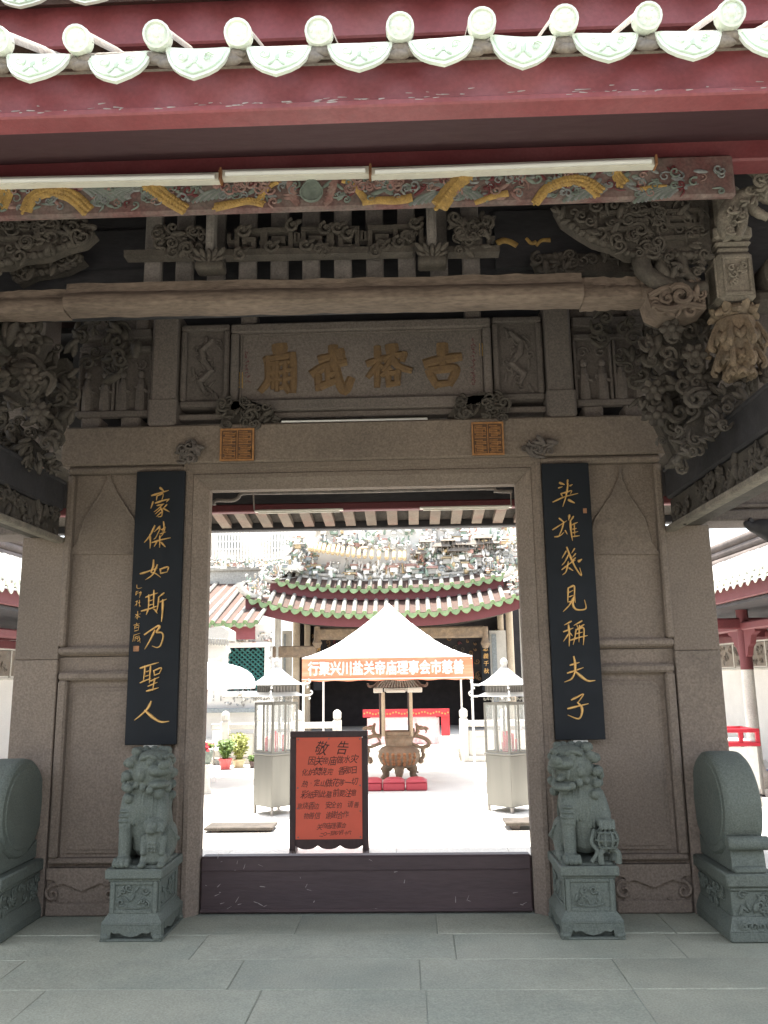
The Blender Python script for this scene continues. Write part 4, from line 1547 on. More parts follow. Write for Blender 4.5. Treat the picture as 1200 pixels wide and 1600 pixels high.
# carved head at its right end (a mirror one lies left of the picture)
hp = [(1008, 452), (1030, 444), (1062, 440), (1100, 446), (1104, 482), (1085, 490), (1062, 486), (1040, 494), (1018, 484)]
mb = MB()
pslab(mb, hp, -1.42, -1.25)
carve(mb, hp, -1.43, 18, 21, (10, 16), .28, .03, .4)
c = P(1062, 464, -1.46)
curl(mb, c, AX, AZ, AN, .07, .022, 1.3, 2.5, -1, 16, ns=7)
mb.tube(spline([P(1020, 478, -1.46), P(1045, 482, -1.48), P(1075, 476, -1.46), P(1100, 480, -1.44)], 5), .018, 6)
mb.tube(spline([P(1015, 462, -1.45), P(1035, 452, -1.47), P(1050, 448, -1.46)], 5), .02, 6)
mb.build('beam_head', M['beam'], fr, smooth=True)
mb = MB()
for pts, r_ in (([(1012, 392), (1002, 408), (1010, 428), (1040, 446), (1078, 452), (1104, 448)], (.05, .055, .05, .05, .04, .03)), ([(1040, 402), (1032, 418), (1044, 432), (1060, 428)], (.035, .04, .03, .02)), ([(1050, 396), (1062, 402), (1068, 420), (1085, 438)], (.03, .035, .03, .02)),
                ([(1060, 432), (1080, 424), (1100, 420)], (.02, .022, .012)), ([(1084, 396), (1092, 402), (1096, 410)], (.035, .03, .02))):
    ps = spline([P(x, y, -1.43) for x, y in pts], 5)
    k = len(ps)
    mb.tube(ps, [r_[min(int(i / (k - 1) * (len(r_) - 1)), len(r_) - 1)] for i in range(k)], 8)
carve(mb, [(1000, 380), (1050, 392), (1104, 395), (1104, 445), (1040, 440), (1005, 420)], -1.42, 26, 22, (8, 13), .25, .05, .6)
mb.build('phoenix_carving', M['timber'], fr, smooth=True)

# ---- hanging lotus posts
def hanging_post(cx, Y, nm_s):
    mb = MB()
    zt, zb = P(1140, 372, Y).z, P(1140, 600, Y).z
    def zz(p):
        return P(1140, p, Y).z
    w = .105
    mb.box(cx - w * 1.05, cx + w * 1.05, Y - w * 1.05, Y + w * 1.05, zz(386), zz(368), .012)
    mb.box(cx - w * .78, cx + w * .78, Y - w * .78, Y + w * .78, zz(368), zz(300), .02)
    mb.box(cx - w * .98, cx + w * .98, Y - w * .98, Y + w * .98, zz(396), zz(388), .016)
    mb.box(cx - w * .86, cx + w * .86, Y - w * .86, Y + w * .86, zz(404), zz(397), .01)
    mb.box(cx - w * .97, cx + w * .97, Y - w * .97, Y + w * .97, zz(480), zz(405), .02)
    for (a, b, c, d) in ((-.75, .75, 468, 474), (-.75, .75, 412, 418), (-.75, -.62, 418, 468), (.62, .75, 418, 468)):
        mb.box(cx + w * a, cx + w * b, Y - w * .97 - .012, Y - w * .9, zz(d), zz(c), .004)
        mb.box(cx - w * .97 - .012, cx - w * .9, Y + w * a, Y + w * b, zz(d), zz(c), .004)
    for q in range(8):
        rnd = random.Random(q)
        curl(mb, (cx + rnd.uniform(-.04, .04), Y - w * .97 - .004, zz(443) + rnd.uniform(-.06, .06)), AX, AZ, AN, .024, .008, 1.1, q, 1 if q % 2 else -1, 9, ns=4)
    ob = mb.build('hanging_post', M['slat_post'], fr, smooth=35)
    # leaf collar and flower basket
    mb = MB()
    zc = zz(492)
    for q in range(14):
        a = 2 * PI * q / 14
        d = Vector((math.cos(a), math.sin(a), 0))
        leaf(mb, Vector((cx, Y, zc)) + d * w * .98, d * .35 + Vector((0, 0, .5 if q % 2 else -.35)), d.cross(Vector((0, 0, 1))), Vector((0, 0, 1)) * .4 + d, .05, .032, .03)
    mb.lathe([(.001, zz(484)), (w * .9, zz(484)), (w * .85, zz(500)), (.001, zz(500))], 12, (cx, Y, 0))
    for q in range(4):
        a = PI / 4 + q * PI / 2
        curl(mb, (cx + math.cos(a) * w * .9, Y + math.sin(a) * w * .9, zc), Vector((0, 0, 1)), Vector((-math.sin(a), math.cos(a), 0)), Vector((math.cos(a), math.sin(a), 0)), .035, .013, 1.2, 0, 1, 10)
    mb.build('leaf_collar', M['timber_pale'], fr, smooth=True)
    mb = MB()
    zt2, zb2 = zz(503), zz(592)
    hh = zt2 - zb2
    mb.lathe([(.001, zt2), (w * 1.0, zt2), (w * 1.12, zt2 - hh * .12), (w * 1.0, zt2 - hh * .45), (w * .66, zt2 - hh * .75), (w * .5, zt2 - hh * .95), (.001, zb2)], 14, (cx, Y, 0))
    rnd = random.Random(4)
    for q in range(8):
        a = 2 * PI * q / 8 + .2
        d = Vector((math.cos(a), math.sin(a), 0))
        tn = d.cross(Vector((0, 0, 1)))
        for lv, (f, rad, L) in enumerate(((.28, 1.08, .10), (.62, .82, .085), (.88, .6, .07))):
            c = Vector((cx, Y, zt2 - hh * f)) + d * w * rad
            for s in (-1, 0, 1):
                leaf(mb, c + tn * s * .03 + Vector((0, 0, -.012 * abs(s))), Vector((0, 0, -1)) + tn * s * .5 + d * .15, tn, d, L * (.55 if s else .7), .026, .024)
            if lv < 2:
                mb.tube(spline([c + Vector((0, 0, .06)), c + d * .03, c + d * .055 + Vector((0, 0, -.07)), c + d * .03 + Vector((0, 0, -.09))], 3), [.016] * 9 + [.01], 6)
    mb.build('lotus_bud', M['timber_pale'], fr, smooth=True)


M['slat_post'] = mat('grey_brown_post', (.24, .205, .165), .8, .25, 9, (.12, .11, .09), .6, 8, .2, 90, .5, 50)
pc = P(1141, 440, -1.35)
for s in (-1, 1):
    hanging_post(CX + s * (pc.x - CX), -1.35, s)
# bracket arms that run forward and back from the posts, with a guardian beast on the right one
for s in (-1, 1):
    cx = CX + s * (pc.x - CX)
    mb = MB()
    for (ya, yb_, z0, z1) in ((-1.25, 0, 3.64, 3.86),):
        mb.box(cx - .07, cx + .07, ya, yb_, z0, z1, .04)
    mb.build('tie_beam', M['timber'], fr)
    mb = MB()
    mb.box(cx - .13 + s * .45, cx + .13 + s * .45, -1.45, -1.22, 3.60, 3.86, .06)
    mb.lathe([(.001, -1.50), (.10, -1.50), (.13, -1.46), (.13, -1.25), (.001, -1.25)], 18, (cx + s * .28, 0, P(1190, 432, -1.4).z), 'y')
    for q in range(5):
        curl(mb, (cx + s * .27 + .03 * q, -1.50, P(1190, 432, -1.4).z + .03 * (q - 2)), AX, AZ, AN, .05, .012, 1.2, q, 1, 10)
    mb.box(cx + s * .1, cx + s * 1.6, -1.42, -1.25, P(1190, 478, -1.4).z, P(1190, 452, -1.4).z, .03)
    mb.build('side_crossbeam', M['timber'], fr, smooth=35)
mb = MB()
for pts, r_ in (([(1140, 372), (1132, 350), (1140, 325), (1160, 308), (1190, 302), (1215, 320)], (.05, .055, .06, .06, .055, .04)), ([(1152, 372), (1160, 345), (1158, 320)], (.035, .04, .04)), ([(1168, 312), (1180, 330), (1200, 340)], (.03, .035, .03)),
                ([(1160, 256), (1180, 262), (1200, 285), (1206, 305)], (.045, .06, .06, .05)), ([(1156, 242), (1170, 244), (1190, 240)], (.02, .03, .02))):
    ps = spline([P(x, y, -1.6) for x, y in pts], 5)
    k = len(ps)
    mb.tube(ps, [r_[min(int(i / (k - 1) * (len(r_) - 1) + .5), len(r_) - 1)] * .8 for i in range(k)], 8)
carve(mb, [(1128, 340), (1150, 300), (1215, 260), (1215, 345), (1170, 330), (1140, 368)], -1.62, 22, 77, (7, 12), .25, .05, .6)
carve(mb, [(1155, 240), (1215, 235), (1215, 300), (1185, 290)], -1.66, 20, 78, (8, 13), .25, .05, .6)
mb.build('beast_carving', M['slat_post'], fr, smooth=True)
# ---- carved flower masses under the crossbeam ends
for nm, poly, Y, n, sd, sz, dep in (
        ('flower_carving', [(1012, 505), (1045, 495), (1112, 500), (1118, 590), (1085, 640), (1050, 610), (1010, 560)], -1.0, 60, 41, (9, 20), .3),
        ('flower_carving', [(1000, 590), (1060, 580), (1120, 600), (1130, 650), (1080, 700), (1048, 735), (1030, 690), (1005, 640)], -.75, 60, 42, (9, 19), .3),
        ('flower_carving', [(1100, 610), (1205, 565), (1205, 605), (1060, 735), (1050, 680)], -1.15, 60, 43, (8, 15), .25),
        ('flower_carving', [(-20, 505), (85, 508), (60, 560), (75, 600), (40, 640), (-20, 655)], -.9, 60, 44, (10, 22), .35),
        ('flower_carving', [(55, 545), (112, 540), (122, 600), (112, 650), (86, 705), (40, 672), (50, 610)], -.5, 50, 45, (9, 17), .25),
        ('flower_carving', [(-20, 640), (20, 648), (104, 735), (60, 735), (-20, 690)], -.55, 50, 46, (8, 15), .2)):
    mb = MB()
    carve(mb, poly, Y, n, sd, sz, .27, dep, .55)
    pslab(mb, [(sum(p[0] for p in poly) / len(poly) * .25 + x * .75, sum(p[1] for p in poly) / len(poly) * .25 + y * .75) for x, y in poly], Y + .02, Y + .12)
    mb.build(nm, M['timber'], fr, smooth=True)
mb = MB()
for (x, y, Y) in ((36, 527, -1.0), (48, 592, -1.0), (60, 645, -.9), (1048, 515, -1.1), (1020, 610, -.9), (1085, 555, -1.1), (1025, 650, -.85), (1090, 590, -1.0)):
    c = P(x, y, Y - .2)
    for q in range(6):
        a = q * PI / 3
        leaf(mb, c + Vector((math.cos(a) * .03, 0, math.sin(a) * .03)), (math.cos(a), -.3, math.sin(a)), (-math.sin(a), 0, math.cos(a)), AN, .05, .03, .025)
    mb.ell(c + AN * .02, .028, 8, 5)
mb.build('flower_heads', M['timber'], fr, smooth=True)['kind'] = 'stuff'

# ---- side beams running from the wall towards the front, with fretwork under them
for s in (-1, 1):
    xi = CX + s * 2.19
    xo = CX + s * 2.45
    mb = MB()
    mb.box(xi, xo, -2.5, .0, 2.77, 3.0, .015)
    mb.box(xi - s * .012, xo, -2.5, .0, 2.97, 3.0, .008)
    mb.build('side_beam', M['timber_black'], fr)
    mb = MB()
    mb.box(xi + s * .03, xo - s * .03, -2.48, .0, 2.58, 2.765, .0)
    rnd = random.Random(60 + s)
    nn = Vector((-s, 0, 0))
    for k in range(80):
        c = Vector((xi + s * .02, rnd.uniform(-2.4, -.03), rnd.uniform(2.58, 2.75)))
        if rnd.random() < .5:
            curl(mb, c, Vector((0, 1, 0)), AZ, nn, rnd.uniform(.03, .05), .014, 1.2, rnd.uniform(0, 6), rnd.choice((-1, 1)), 10, tail=.04)
        else:
            leaf(mb, c, (0, rnd.uniform(-1, 1), 1), (0, 1, rnd.uniform(-.5, .5)), nn, .055, .02, .025)
    mb.build('side_fretwork', M['timber'], fr, smooth=45)
    mb = MB()
    mb.box(xi - s * .02, xi + s * .05, -2.5, .0, 2.535, 2.578, .008)
    mb.build('side_trim', M['slat_post'], fr)

# lamp fittings and conduit on the courtyard side, seen through the head of the doorway
t = thing('conduit', 'grey conduit pipe bent along the dark beam above the doorway', 'pipe', tuple(P(570, 768, .9)))
mb = MB()
mb.tube(spline([P(x, y, .9) for x, y in ((334, 789), (338, 782), (362, 782), (372, 778), (380, 771), (420, 770), (560, 768), (758, 763), (772, 767), (800, 768))], 4), .016, 8)
for x, y0, y1 in ((396, 771, 797), (798, 768, 792)):
    mb.tube([P(x, y0, .9), P(x + 1, y1, .9)], .006, 6)
mb.build('pipe', M['slat'], t, smooth=True)
for (xa, ya, xb, yb, lb_) in ((398, 800, 536, 798, 'slim lamp batten at the left above the courtyard side of the doorway'), (656, 796, 800, 792, 'slim lamp batten at the right above the courtyard side of the doorway')):
    a, b = P(xa, ya, 1.45), P(xb, yb, 1.45)
    t = thing('lamp_batten', lb_, 'lamp', tuple((a + b) / 2), 0, 'lamp battens behind the door head')
    mb = MB()
    mb.box(a.x, b.x, 1.43, 1.48, (a.z + b.z) / 2, (a.z + b.z) / 2 + .018, .004)
    mb.build('channel', M['lamp_white'], t)
    mb = MB()
    mb.tube([(a.x + .03, 1.455, (a.z + b.z) / 2 - .008), (b.x - .03, 1.455, (a.z + b.z) / 2 - .008)], .007, 8)
    mb.build('lamp_tube', M['lamp_white'], t, smooth=True)
a, b = P(440, 659, -.03), P(668, 655, -.03)
t = thing('lamp_batten', 'thin white lamp tube lying on the lintel under the name panel', 'lamp', tuple((a + b) / 2))
mb = MB()
mb.tube([a, b], .009, 8)
mb.build('lamp_tube', M['white'], t, smooth=True)
mb = MB()
mb.box(a.x, b.x, -.02, .01, a.z - .008, a.z + .012, .003)
mb.build('channel', M['lamp_white'], t)
# ================================================================== guardian lions
LS = M['lionstone']
GL = 'stone lions guarding the doorway'


def fur(mb, p, q, r, bow, n=5):
    """a thin raised lock from p to q, bowed out by vector bow"""
    p, q, b = Vector(p), Vector(q), Vector(bow)
    pts = [p, (p + q) / 2 + b, q]
    ps = spline(pts, n)
    k = len(ps)
    mb.tube(ps, [r * (.5 + .5 * math.sin(PI * (i + .6) / (k + .2))) for i in range(k)], 5)


def lion_body(kind, hs=-1):
    """right-hand lion, plinth top at z = 0, facing -y with the head turned to -x"""
    mb = MB()
    rnd = random.Random(17 if kind == 'ball' else 23)
    # trunk
    mb.ell((.01, .13, .15), (.135, .13, .15), 14, 10)
    mb.cap((.02, .10, .16), (.03, -.03, .40), .125, .115, 14)
    mb.ell((.015, -.075, .35), (.105, .085, .15), 14, 10)
    mb.cap((.015, -.085, .34), (.02, -.05, .13), .10, .095, 14)
    mb.cap((.02, -.05, .40), (-.015, -.06, .55), .11, .105, 14)
    mb.cap((.10, .06, .22), (.06, .0, .50), .05, .06, 10)
    # head
    hd = Vector((.045 * hs, -.085, .575))
    f = Vector((.62 * hs, -.78, 0)).normalized()
    i0 = len(mb.v)
    sd = Vector((f.y, -f.x, 0))            # towards +x, +y side
    up = Vector((0, 0, 1))
    rot = Matrix((sd, f, up)).transposed()
    mb.ell(hd, (.112, .115, .105), 16, 10, rot)
    mb.ell(hd + f * .03 + up * .075, (.085, .07, .04), 12, 8, rot)       # crown
    op = 1 if kind == 'ball' else 0
    mb.ell(hd + f * .112 + up * (.012 + .014 * op), (.07, .058, .034), 12, 8, rot)     # muzzle
    mb.ell(hd + f * .162 + up * .042, (.036, .02, .024), 10, 6, rot)        # nose
    mb.ell(hd + f * .095 - up * (.060 + .034 * op), (.06, .06, .024), 12, 8, rot)   # lower jaw
    if op:
        mb.cap(hd + f * .11 - up * .045 , hd + f * .14 - up * .05, .02, .014, 8)      # tongue
        for s in (-1, 1):
            mb.cap(hd + f * .12 + sd * s * .045 - up * .015, hd + f * .125 + sd * s * .043 - up * .05, .009, .005, 6)
    for s in (-1, 1):
        mb.ell(hd + f * .085 + sd * s * .048 + up * .052, (.024, .02, .022), 8, 6, rot)   # eyes
        mb.tube(spline([hd + f * .10 + sd * s * .02 + up * .07, hd + f * .09 + sd * s * .055 + up * .086, hd + f * .05 + sd * s * .09 + up * .07], 4), .013, 6)  # brows
        mb.cap(hd - f * .01 + sd * s * .10 + up * .06, hd - f * .05 + sd * s * .125 + up * .045, .03, .018, 8)   # ears
        mb.ell(hd + f * .06 + sd * s * .08 - up * .01, (.03, .03, .035), 8, 6, rot)     # cheek
        # beard curls along the jaw
        for k in range(5):
            mb.ell(hd + f * (.10 - .045 * k) + sd * s * (.05 + .018 * k) - up * (.085 - .01 * k), .021, 8, 6)
    mb.ell(hd + f * .10 - up * .105, (.03, .025, .03), 8, 6, rot)
    # mane curls: rings of round snail curls behind the face and down the neck
    for ring, (cz, rad, nn, back) in enumerate(((.10, .085, 7, .03), (.045, .118, 9, .045), (-.02, .128, 9, .05), (-.08, .125, 8, .045), (-.135, .118, 7, .03))):
        for k in range(nn):
            a = -PI * .50 + 2 * PI * .50 * k / (nn - 1) + .1 * (ring % 2)
            d = -f * math.cos(a) + sd * math.sin(a)
            c = hd + d * rad + up * cz - f * back * .4
            mb.ell(c, (.027, .027, .025), 8, 6)
            n_ = (d + up * .2).normalized()
            t1 = n_.cross(up).normalized()
            curl(mb, c + n_ * .014, t1, n_.cross(t1), n_, .017, .006, 1.1, k, 1 if k % 2 else -1, 9, ns=4)
    for i in range(i0, len(mb.v)):
        q = hd + (Vector(mb.v[i]) - hd) * 1.2
        mb.v[i] = (q.x, q.y, q.z - .01)
    # chest and shoulder locks
    for k in range(11):
        x = -.09 + .018 * k
        z0 = .46 - .3 * abs(x) - rnd.uniform(0, .02)
        fur(mb, (x, -.145 + 1.6 * x * x, z0), (x * 1.15, -.165 + 1.8 * x * x, z0 - .19 - rnd.uniform(0, .04)), .011, (0, -.018, 0))
    for k in range(8):
        fur(mb, (.115, .02 - .02 * k, .47 - .01 * k), (.135, .03 - .018 * k, .30 - .015 * k), .010, (.018, 0, 0))
        fur(mb, (-.085, .03 - .02 * k, .45 - .01 * k), (-.115, .04 - .018 * k, .28 - .015 * k), .010, (-.015, 0, 0))
    for k in range(6):
        fur(mb, (.05 - .03 * k, .15, .34), (.06 - .03 * k, .20, .16), .012, (0, .03, 0))
    # straight foreleg on the doorway side
    mb.cap((-.085, -.10, .38), (-.095, -.135, .24), .058, .046, 12)
    mb.cap((-.095, -.135, .24), (-.092, -.15, .05), .043, .038, 12)
    mb.ell((-.092, -.170, .034), (.052, .062, .034), 12, 8)
    for k in range(4):
        mb.ell((-.13 + .026 * k, -.222 + (.006 if k in (0, 3) else 0), .026), (.016, .024, .025), 8, 6)
        mb.ell((-.13 + .026 * k, -.205, .048), (.014, .02, .014), 8, 6)
    for k in range(3):
        mb.ell((-.095, -.15, .27 + .03 * k), (.05 - .004 * k, .036, .012), 10, 6)
    # foreleg lifted on to the ball or the cub
    if kind == 'ball':
        pz, py = .245, -.175
    else:
        pz, py = .25, -.16
    mb.cap((.10, -.08, .38), (.125, -.12, .29), .058, .05, 12)
    mb.cap((.125, -.12, .29), (.125, py + .01, pz), .048, .042, 12)
    mb.ell((.125, py - .01, pz - .005), (.052, .05, .034), 12, 8)
    for k in range(4):
        mb.cap((.087 + .025 * k, py - .035, pz + .005), (.087 + .025 * k, py - .058, pz - .03), .016, .012, 8)
    # haunches, hind paws
    for s in (-1, 1):
        mb.ell((s * .115 + .005, .06, .125), (.058, .115, .12), 12, 8)
        mb.cap((s * .125, .03, .10), (s * .13, -.04, .035), .045, .036, 10)
        mb.ell((s * .13, -.065, .028), (.042, .06, .028), 10, 6)
        for k in range(3):
            mb.ell((s * .13 - .024 + .024 * k, -.115, .02), (.014, .022, .02), 8, 6)
        for k in range(4):
            fur(mb, (s * .155, .0 + .03 * k, .2 - .02 * k), (s * .165, .05 + .03 * k, .10), .010, (s * .015, 0, 0))
    # tail laid up the back
    mb.tube(spline([(0, .22, .08), (.02, .26, .18), (.0, .25, .30), (.03, .21, .38)], 5), [.03 + .002 * i for i in range(16)], 8)
    for k in range(5):
        mb.ell((.02 - .02 * (k % 3), .235, .30 + .035 * k), .03, 8, 6)
    # ledge of rock it sits on
    mb.box(-.155, .155, -.20, .20, -.012, .012, .01)
    return mb


def ball_mb():
    mb = MB()
    c = Vector((.125, -.185, .145))
    R_ = .07
    mb.ell(c, R_ * .86, 14, 10)
    for k in range(5):
        a = PI * k / 5
        pts = [c + Vector((math.cos(a) * math.cos(t), math.sin(a) * math.cos(t), math.sin(t))) * R_ for t in [2 * PI * i / 20 for i in range(21)]]
        mb.tube(pts, .0075, 5)
    for zf in (-.6, 0, .6):
        rr = R_ * math.sqrt(1 - zf * zf)
        mb.tube([c + Vector((rr * math.cos(t), rr * math.sin(t), R_ * zf)) for t in [2 * PI * i / 20 for i in range(21)]], .0075, 5)
    # cloud stand
    for a in (-.5, .9, 2.4, 3.9):
        p = c + Vector((math.cos(a) * .03, math.sin(a) * .03, -.055))
        q = Vector((c.x + math.cos(a) * .065, c.y + math.sin(a) * .05, .012))
        mb.tube(spline([p, (p + q) / 2 + Vector((math.cos(a) * .02, math.sin(a) * .02, .02)), q], 4), [.02, .019, .018, .017, .017, .018, .019, .02, .022], 7)
    # ribbon in the mouth's tassel
    mb.tube(spline([(.055, -.18, .20), (.03, -.20, .13), (.06, -.215, .08), (.02, -.22, .02)], 5), .013, 6)
    mb.tube(spline([(.06, -.215, .08), (.075, -.22, .03), (.07, -.22, .012)], 5), .013, 6)
    return mb


def cub_mb():
    """cub standing up under the lioness's paw"""
    mb = MB()
    mb.cap((.10, -.15, .06), (.10, -.165, .19), .062, .05, 12)
    mb.ell((.095, -.185, .235), (.052, .055, .05), 12, 8)
    mb.ell((.09, -.235, .222), (.03, .026, .02), 10, 6)
    for s in (-1, 1):
        mb.ell((.095 + s * .026, -.225, .25), .012, 8, 5)
        mb.cap((.095 + s * .05, -.17, .26), (.095 + s * .06, -.16, .245), .018, .012, 6)
        mb.cap((.10 + s * .06, -.175, .17), (.10 + s * .058, -.20, .09), .024, .02, 8)
        mb.cap((.10 + s * .055, -.17, .06), (.10 + s * .06, -.195, .02), .03, .022, 8)
        mb.ell((.10 + s * .06, -.215, .018), (.026, .035, .018), 8, 6)
    for k in range(9):
        a = -1.9 + 3.8 * k / 8
        mb.ell((.095 + .055 * math.sin(a), -.165 - .012 * math.cos(a), .235 + .045 * math.cos(a)), .018, 7, 5)
    for i in range(3):
        for j in range(3):
            mb.ell((.078 + .022 * j, -.222 + .002 * i, .10 + .022 * i), (.009, .008, .008), 6, 4)
    return mb


def plinth_mb(seed):
    """four-sided plinth: moulded cap, carved die, scalloped skirt on feet; base at z = 0, top at .41"""
    mb = MB()
    rnd = random.Random(seed)
    mb.box(-.178, .178, -.245, .235, .352, .41, .008)
    mb.box(-.158, .158, -.222, .215, .335, .352, .004)
    mb.box(-.145, .145, -.21, .205, .15, .336, .006)
    for (x0, x1, z0, z1) in ((-.145, -.118, .15, .335), (.118, .145, .15, .335), (-.118, .118, .15, .172), (-.118, .118, .315, .335)):
        mb.box(x0, x1, -.221, -.209, z0, z1, .004)
        for s in (-1, 1):
            mb.box(s * .144, s * .156, x0 * 1.38, x1 * 1.38, z0, z1, .004)
    # splayed skirt and feet
    mb.hull8([(-.15, -.215, .155), (.15, -.215, .155), (.15, .21, .155), (-.15, .21, .155)], [(-.185, -.25, .105), (.185, -.25, .105), (.185, .24, .105), (-.185, .24, .105)])
    mb.box(-.185, .185, -.25, .24, .088, .107, .006)
    sk = [(-.12, .09), (.12, .09), (.12, .055), (.105, .045), (.07, .05), (.04, .034), (0, .025), (-.04, .034), (-.07, .05), (-.105, .045), (-.12, .055)]
    mb.prism(sk, 'y', -.246, -.215)
    sky_ = [(y * 1.3, z) for y, z in sk]
    for s in (-1, 1):
        mb.prism(sky_, 'x', s * .15, s * .181)
        for t in (-1, 1):
            cx, cy = s * .148, (-.212 if t < 0 else .2)
            mb.hull8([(cx - .036, cy - .036, .092), (cx + .036, cy - .036, .092), (cx + .036, cy + .036, .092), (cx - .036, cy + .036, .092)],
                     [(cx - .028 + s * .008, cy - .03, .03), (cx + .03 + s * .008, cy - .03, .03), (cx + .03 + s * .008, cy + .03, .03), (cx - .028 + s * .008, cy + .03, .03)])
            mb.ell((cx + s * .012, cy + t * .012, .024), (.036, .036, .024), 9, 6)
    mb.box(-.13, .13, -.19, .18, .012, .09)
    mb.box(-.19, .19, -.25, .24, .0, .014, .004)
    # low relief on the front and both sides
    def relief(a, b, n_, o, w):
        for k in range(12):
            c = o + a * rnd.uniform(-w, w) + b * rnd.uniform(-.045, .055)
            if k % 2:
                curl(mb, c, a, b, n_, rnd.uniform(.014, .026), .007, 1.1, rnd.uniform(0, 6), rnd.choice((-1, 1)), 10, tail=.02, ns=4)
            else:
                leaf(mb, c, a * rnd.uniform(-1, 1) + b, a, n_, .03, .012, .010)
        mb.tube(spline([o + a * -w + b * -.05, o + b * -.062, o + a * w + b * -.05], 4), .008, 5)
    relief(Vector((1, 0, 0)), AZ, Vector((0, -1, 0)), Vector((0, -.212, .243)), .085)
    for s in (-1, 1):
        relief(Vector((0, 1, 0)), AZ, Vector((s, 0, 0)), Vector((s * .147, 0, .243)), .13)
    return mb


def mirror(mb):
    mb.v = [(-x, y, z) for x, y, z in mb.v]
    return mb


for s, kind, label in ((1, 'ball', 'green grey stone lion with open mouth, one paw on a pierced ball, on a plinth'), (-1, 'cub', 'green grey stone lioness with a cub under her paw, on a plinth')):
    t = thing('guardian_lion', label, 'lion statue', (CX + s * 1.39, -.285, 0), 0, GL)
    mb = plinth_mb(3 + s)
    if s < 0: mirror(mb)
    o = mb.build('plinth', LS, t, keep=True)
    body = lion_body(kind, -s)
    body.v = [(x, y, z + .41) for x, y, z in body.v]
    remeshed(body, 'lion_figure', LS, t, .0042, 1)
    mb = ball_mb() if kind == 'ball' else cub_mb()
    mb.v = [(x, y, z + .41) for x, y, z in mb.v]
    if kind == 'ball':
        mb.build('pierced_ball', LS, t, smooth=True, keep=True)
    else:
        remeshed(mb, 'cub', LS, t, .0055, 1)

# ================================================================== drum stones at the wall ends
for s, label in ((1, 'round green grey drum stone on a carved plinth right of the doorway'), (-1, 'round green grey drum stone on a carved plinth left of the lioness')):
    x0 = CX + s * 2.195
    cx = x0 + s * .135
    t = thing('drum_stone', label, 'drum stone', (cx, -.26, 0), 0, 'drum stones at the wall ends')
    mb = MB()
    zc, r_ = .735, .315
    hw = .118
    mb.lathe([(.001, -hw), (r_ * .80, -hw), (r_ * .82, -hw + .006), (r_ * .93, -hw + .006), (r_ * .985, -hw + .022), (r_ * 1.0, -hw + .05), (r_ * 1.0, hw - .05), (r_ * .985, hw - .022), (r_ * .93, hw - .006), (r_ * .82, hw - .006), (r_ * .80, hw), (.001, hw)], 48, (0, 0, zc), 'x')
    mb.build('drum', LS, t, smooth=40, keep=True)
    mb = MB()
    # seat: a scroll in front, curved cheeks below the drum
    mb.prism([(-.30, .385), (.26, .385), (.26, .50), (.14, .45), (0, .43), (-.14, .45), (-.22, .50), (-.27, .53), (-.29, .47)], 'x', -.10, .10)
    mb.lathe([(.001, -.125), (.032, -.125), (.04, -.115), (.04, .115), (.032, .125), (.001, .125)], 14, (0, -.315, .545), 'x')
    mb.box(-.095, .095, -.325, .29, .372, .41, .012)
    mb.build('seat', LS, t, smooth=40, keep=True)
    mb = MB()
    mb.box(-.155, .155, -.34, .30, .30, .375, .01)
    mb.box(-.135, .135, -.32, .285, .275, .30, .008)
    mb.box(-.125, .125, -.305, .275, .13, .276, .006)
    mb.hull8([(-.13, -.31, .135), (.13, -.31, .135), (.13, .28, .135), (-.13, .28, .135)], [(-.16, -.345, .06), (.16, -.345, .06), (.16, .31, .06), (-.16, .31, .06)])
    mb.box(-.16, .16, -.345, .31, .0, .062, .008)
    rnd = random.Random(90 + s)
    for k in range(16):
        c = Vector((rnd.uniform(-.09, .09), -.308, rnd.uniform(.15, .26)))
        if k % 2:
            curl(mb, c, AX, AZ, AN, .025, .008, 1.1, k, 1, 10, tail=.03, ns=4)
        else:
            leaf(mb, c, (rnd.uniform(-1, 1), 0, 1), (1, 0, 0), AN, .035, .014, .014)
    for k in range(26):
        c = Vector((-s * .127, rnd.uniform(-.28, .25), rnd.uniform(.15, .26)))
        curl(mb, c, Vector((0, 1, 0)), AZ, Vector((-s, 0, 0)), .028, .008, 1.1, k, 1 if k % 2 else -1, 10, tail=.03, ns=4)
    for k in range(8):
        curl(mb, (rnd.uniform(-.11, .11), -.335, .085), AX, AZ, Vector((0, -1, .5)), .024, .008, 1.1, k, 1, 10, tail=.03, ns=4)
    mb.build('plinth', LS, t, smooth=40, keep=True)

# ================================================================== red notice board behind the threshold
YN = 1.9
t = thing('notice_board', 'dark wooden standing notice board with a handwritten red notice, behind the threshold', 'notice board', tuple(P(512, 1340, YN)))
tl, tr, bl, br = P(457, 1143, YN), P(576, 1141, YN), P(449, 1328, YN), P(575, 1327, YN)
xl, xr = (tl.x + bl.x) / 2, (tr.x + br.x) / 2
zt, zb = (tl.z + tr.z) / 2, (bl.z + br.z) / 2
zp = P(512, 1311, YN).z
w = .055
mb = MB()
mb.box(xl, xl + w, YN - .02, YN + .02, .0, zt - w - .001, .006)
mb.box(xr - w, xr, YN - .02, YN + .02, .0, zt - w - .001, .006)
mb.box(xl, xr, YN - .022, YN + .02, zt - w, zt, .006)
n = 4
sc_ = []
ww = (xr - xl - 2 * w)
for i in range(25):
    u = i / 24
    sc_.append((xl + w + ww * u, zb + .035 - .03 * abs(math.sin(u * PI * 3 + .0)) ** .7 if True else 0))
pl = [(xl + w, zp)] + sc_ + [(xr - w, zp)]
mb.prism(pl, 'y', YN - .015, YN + .015)
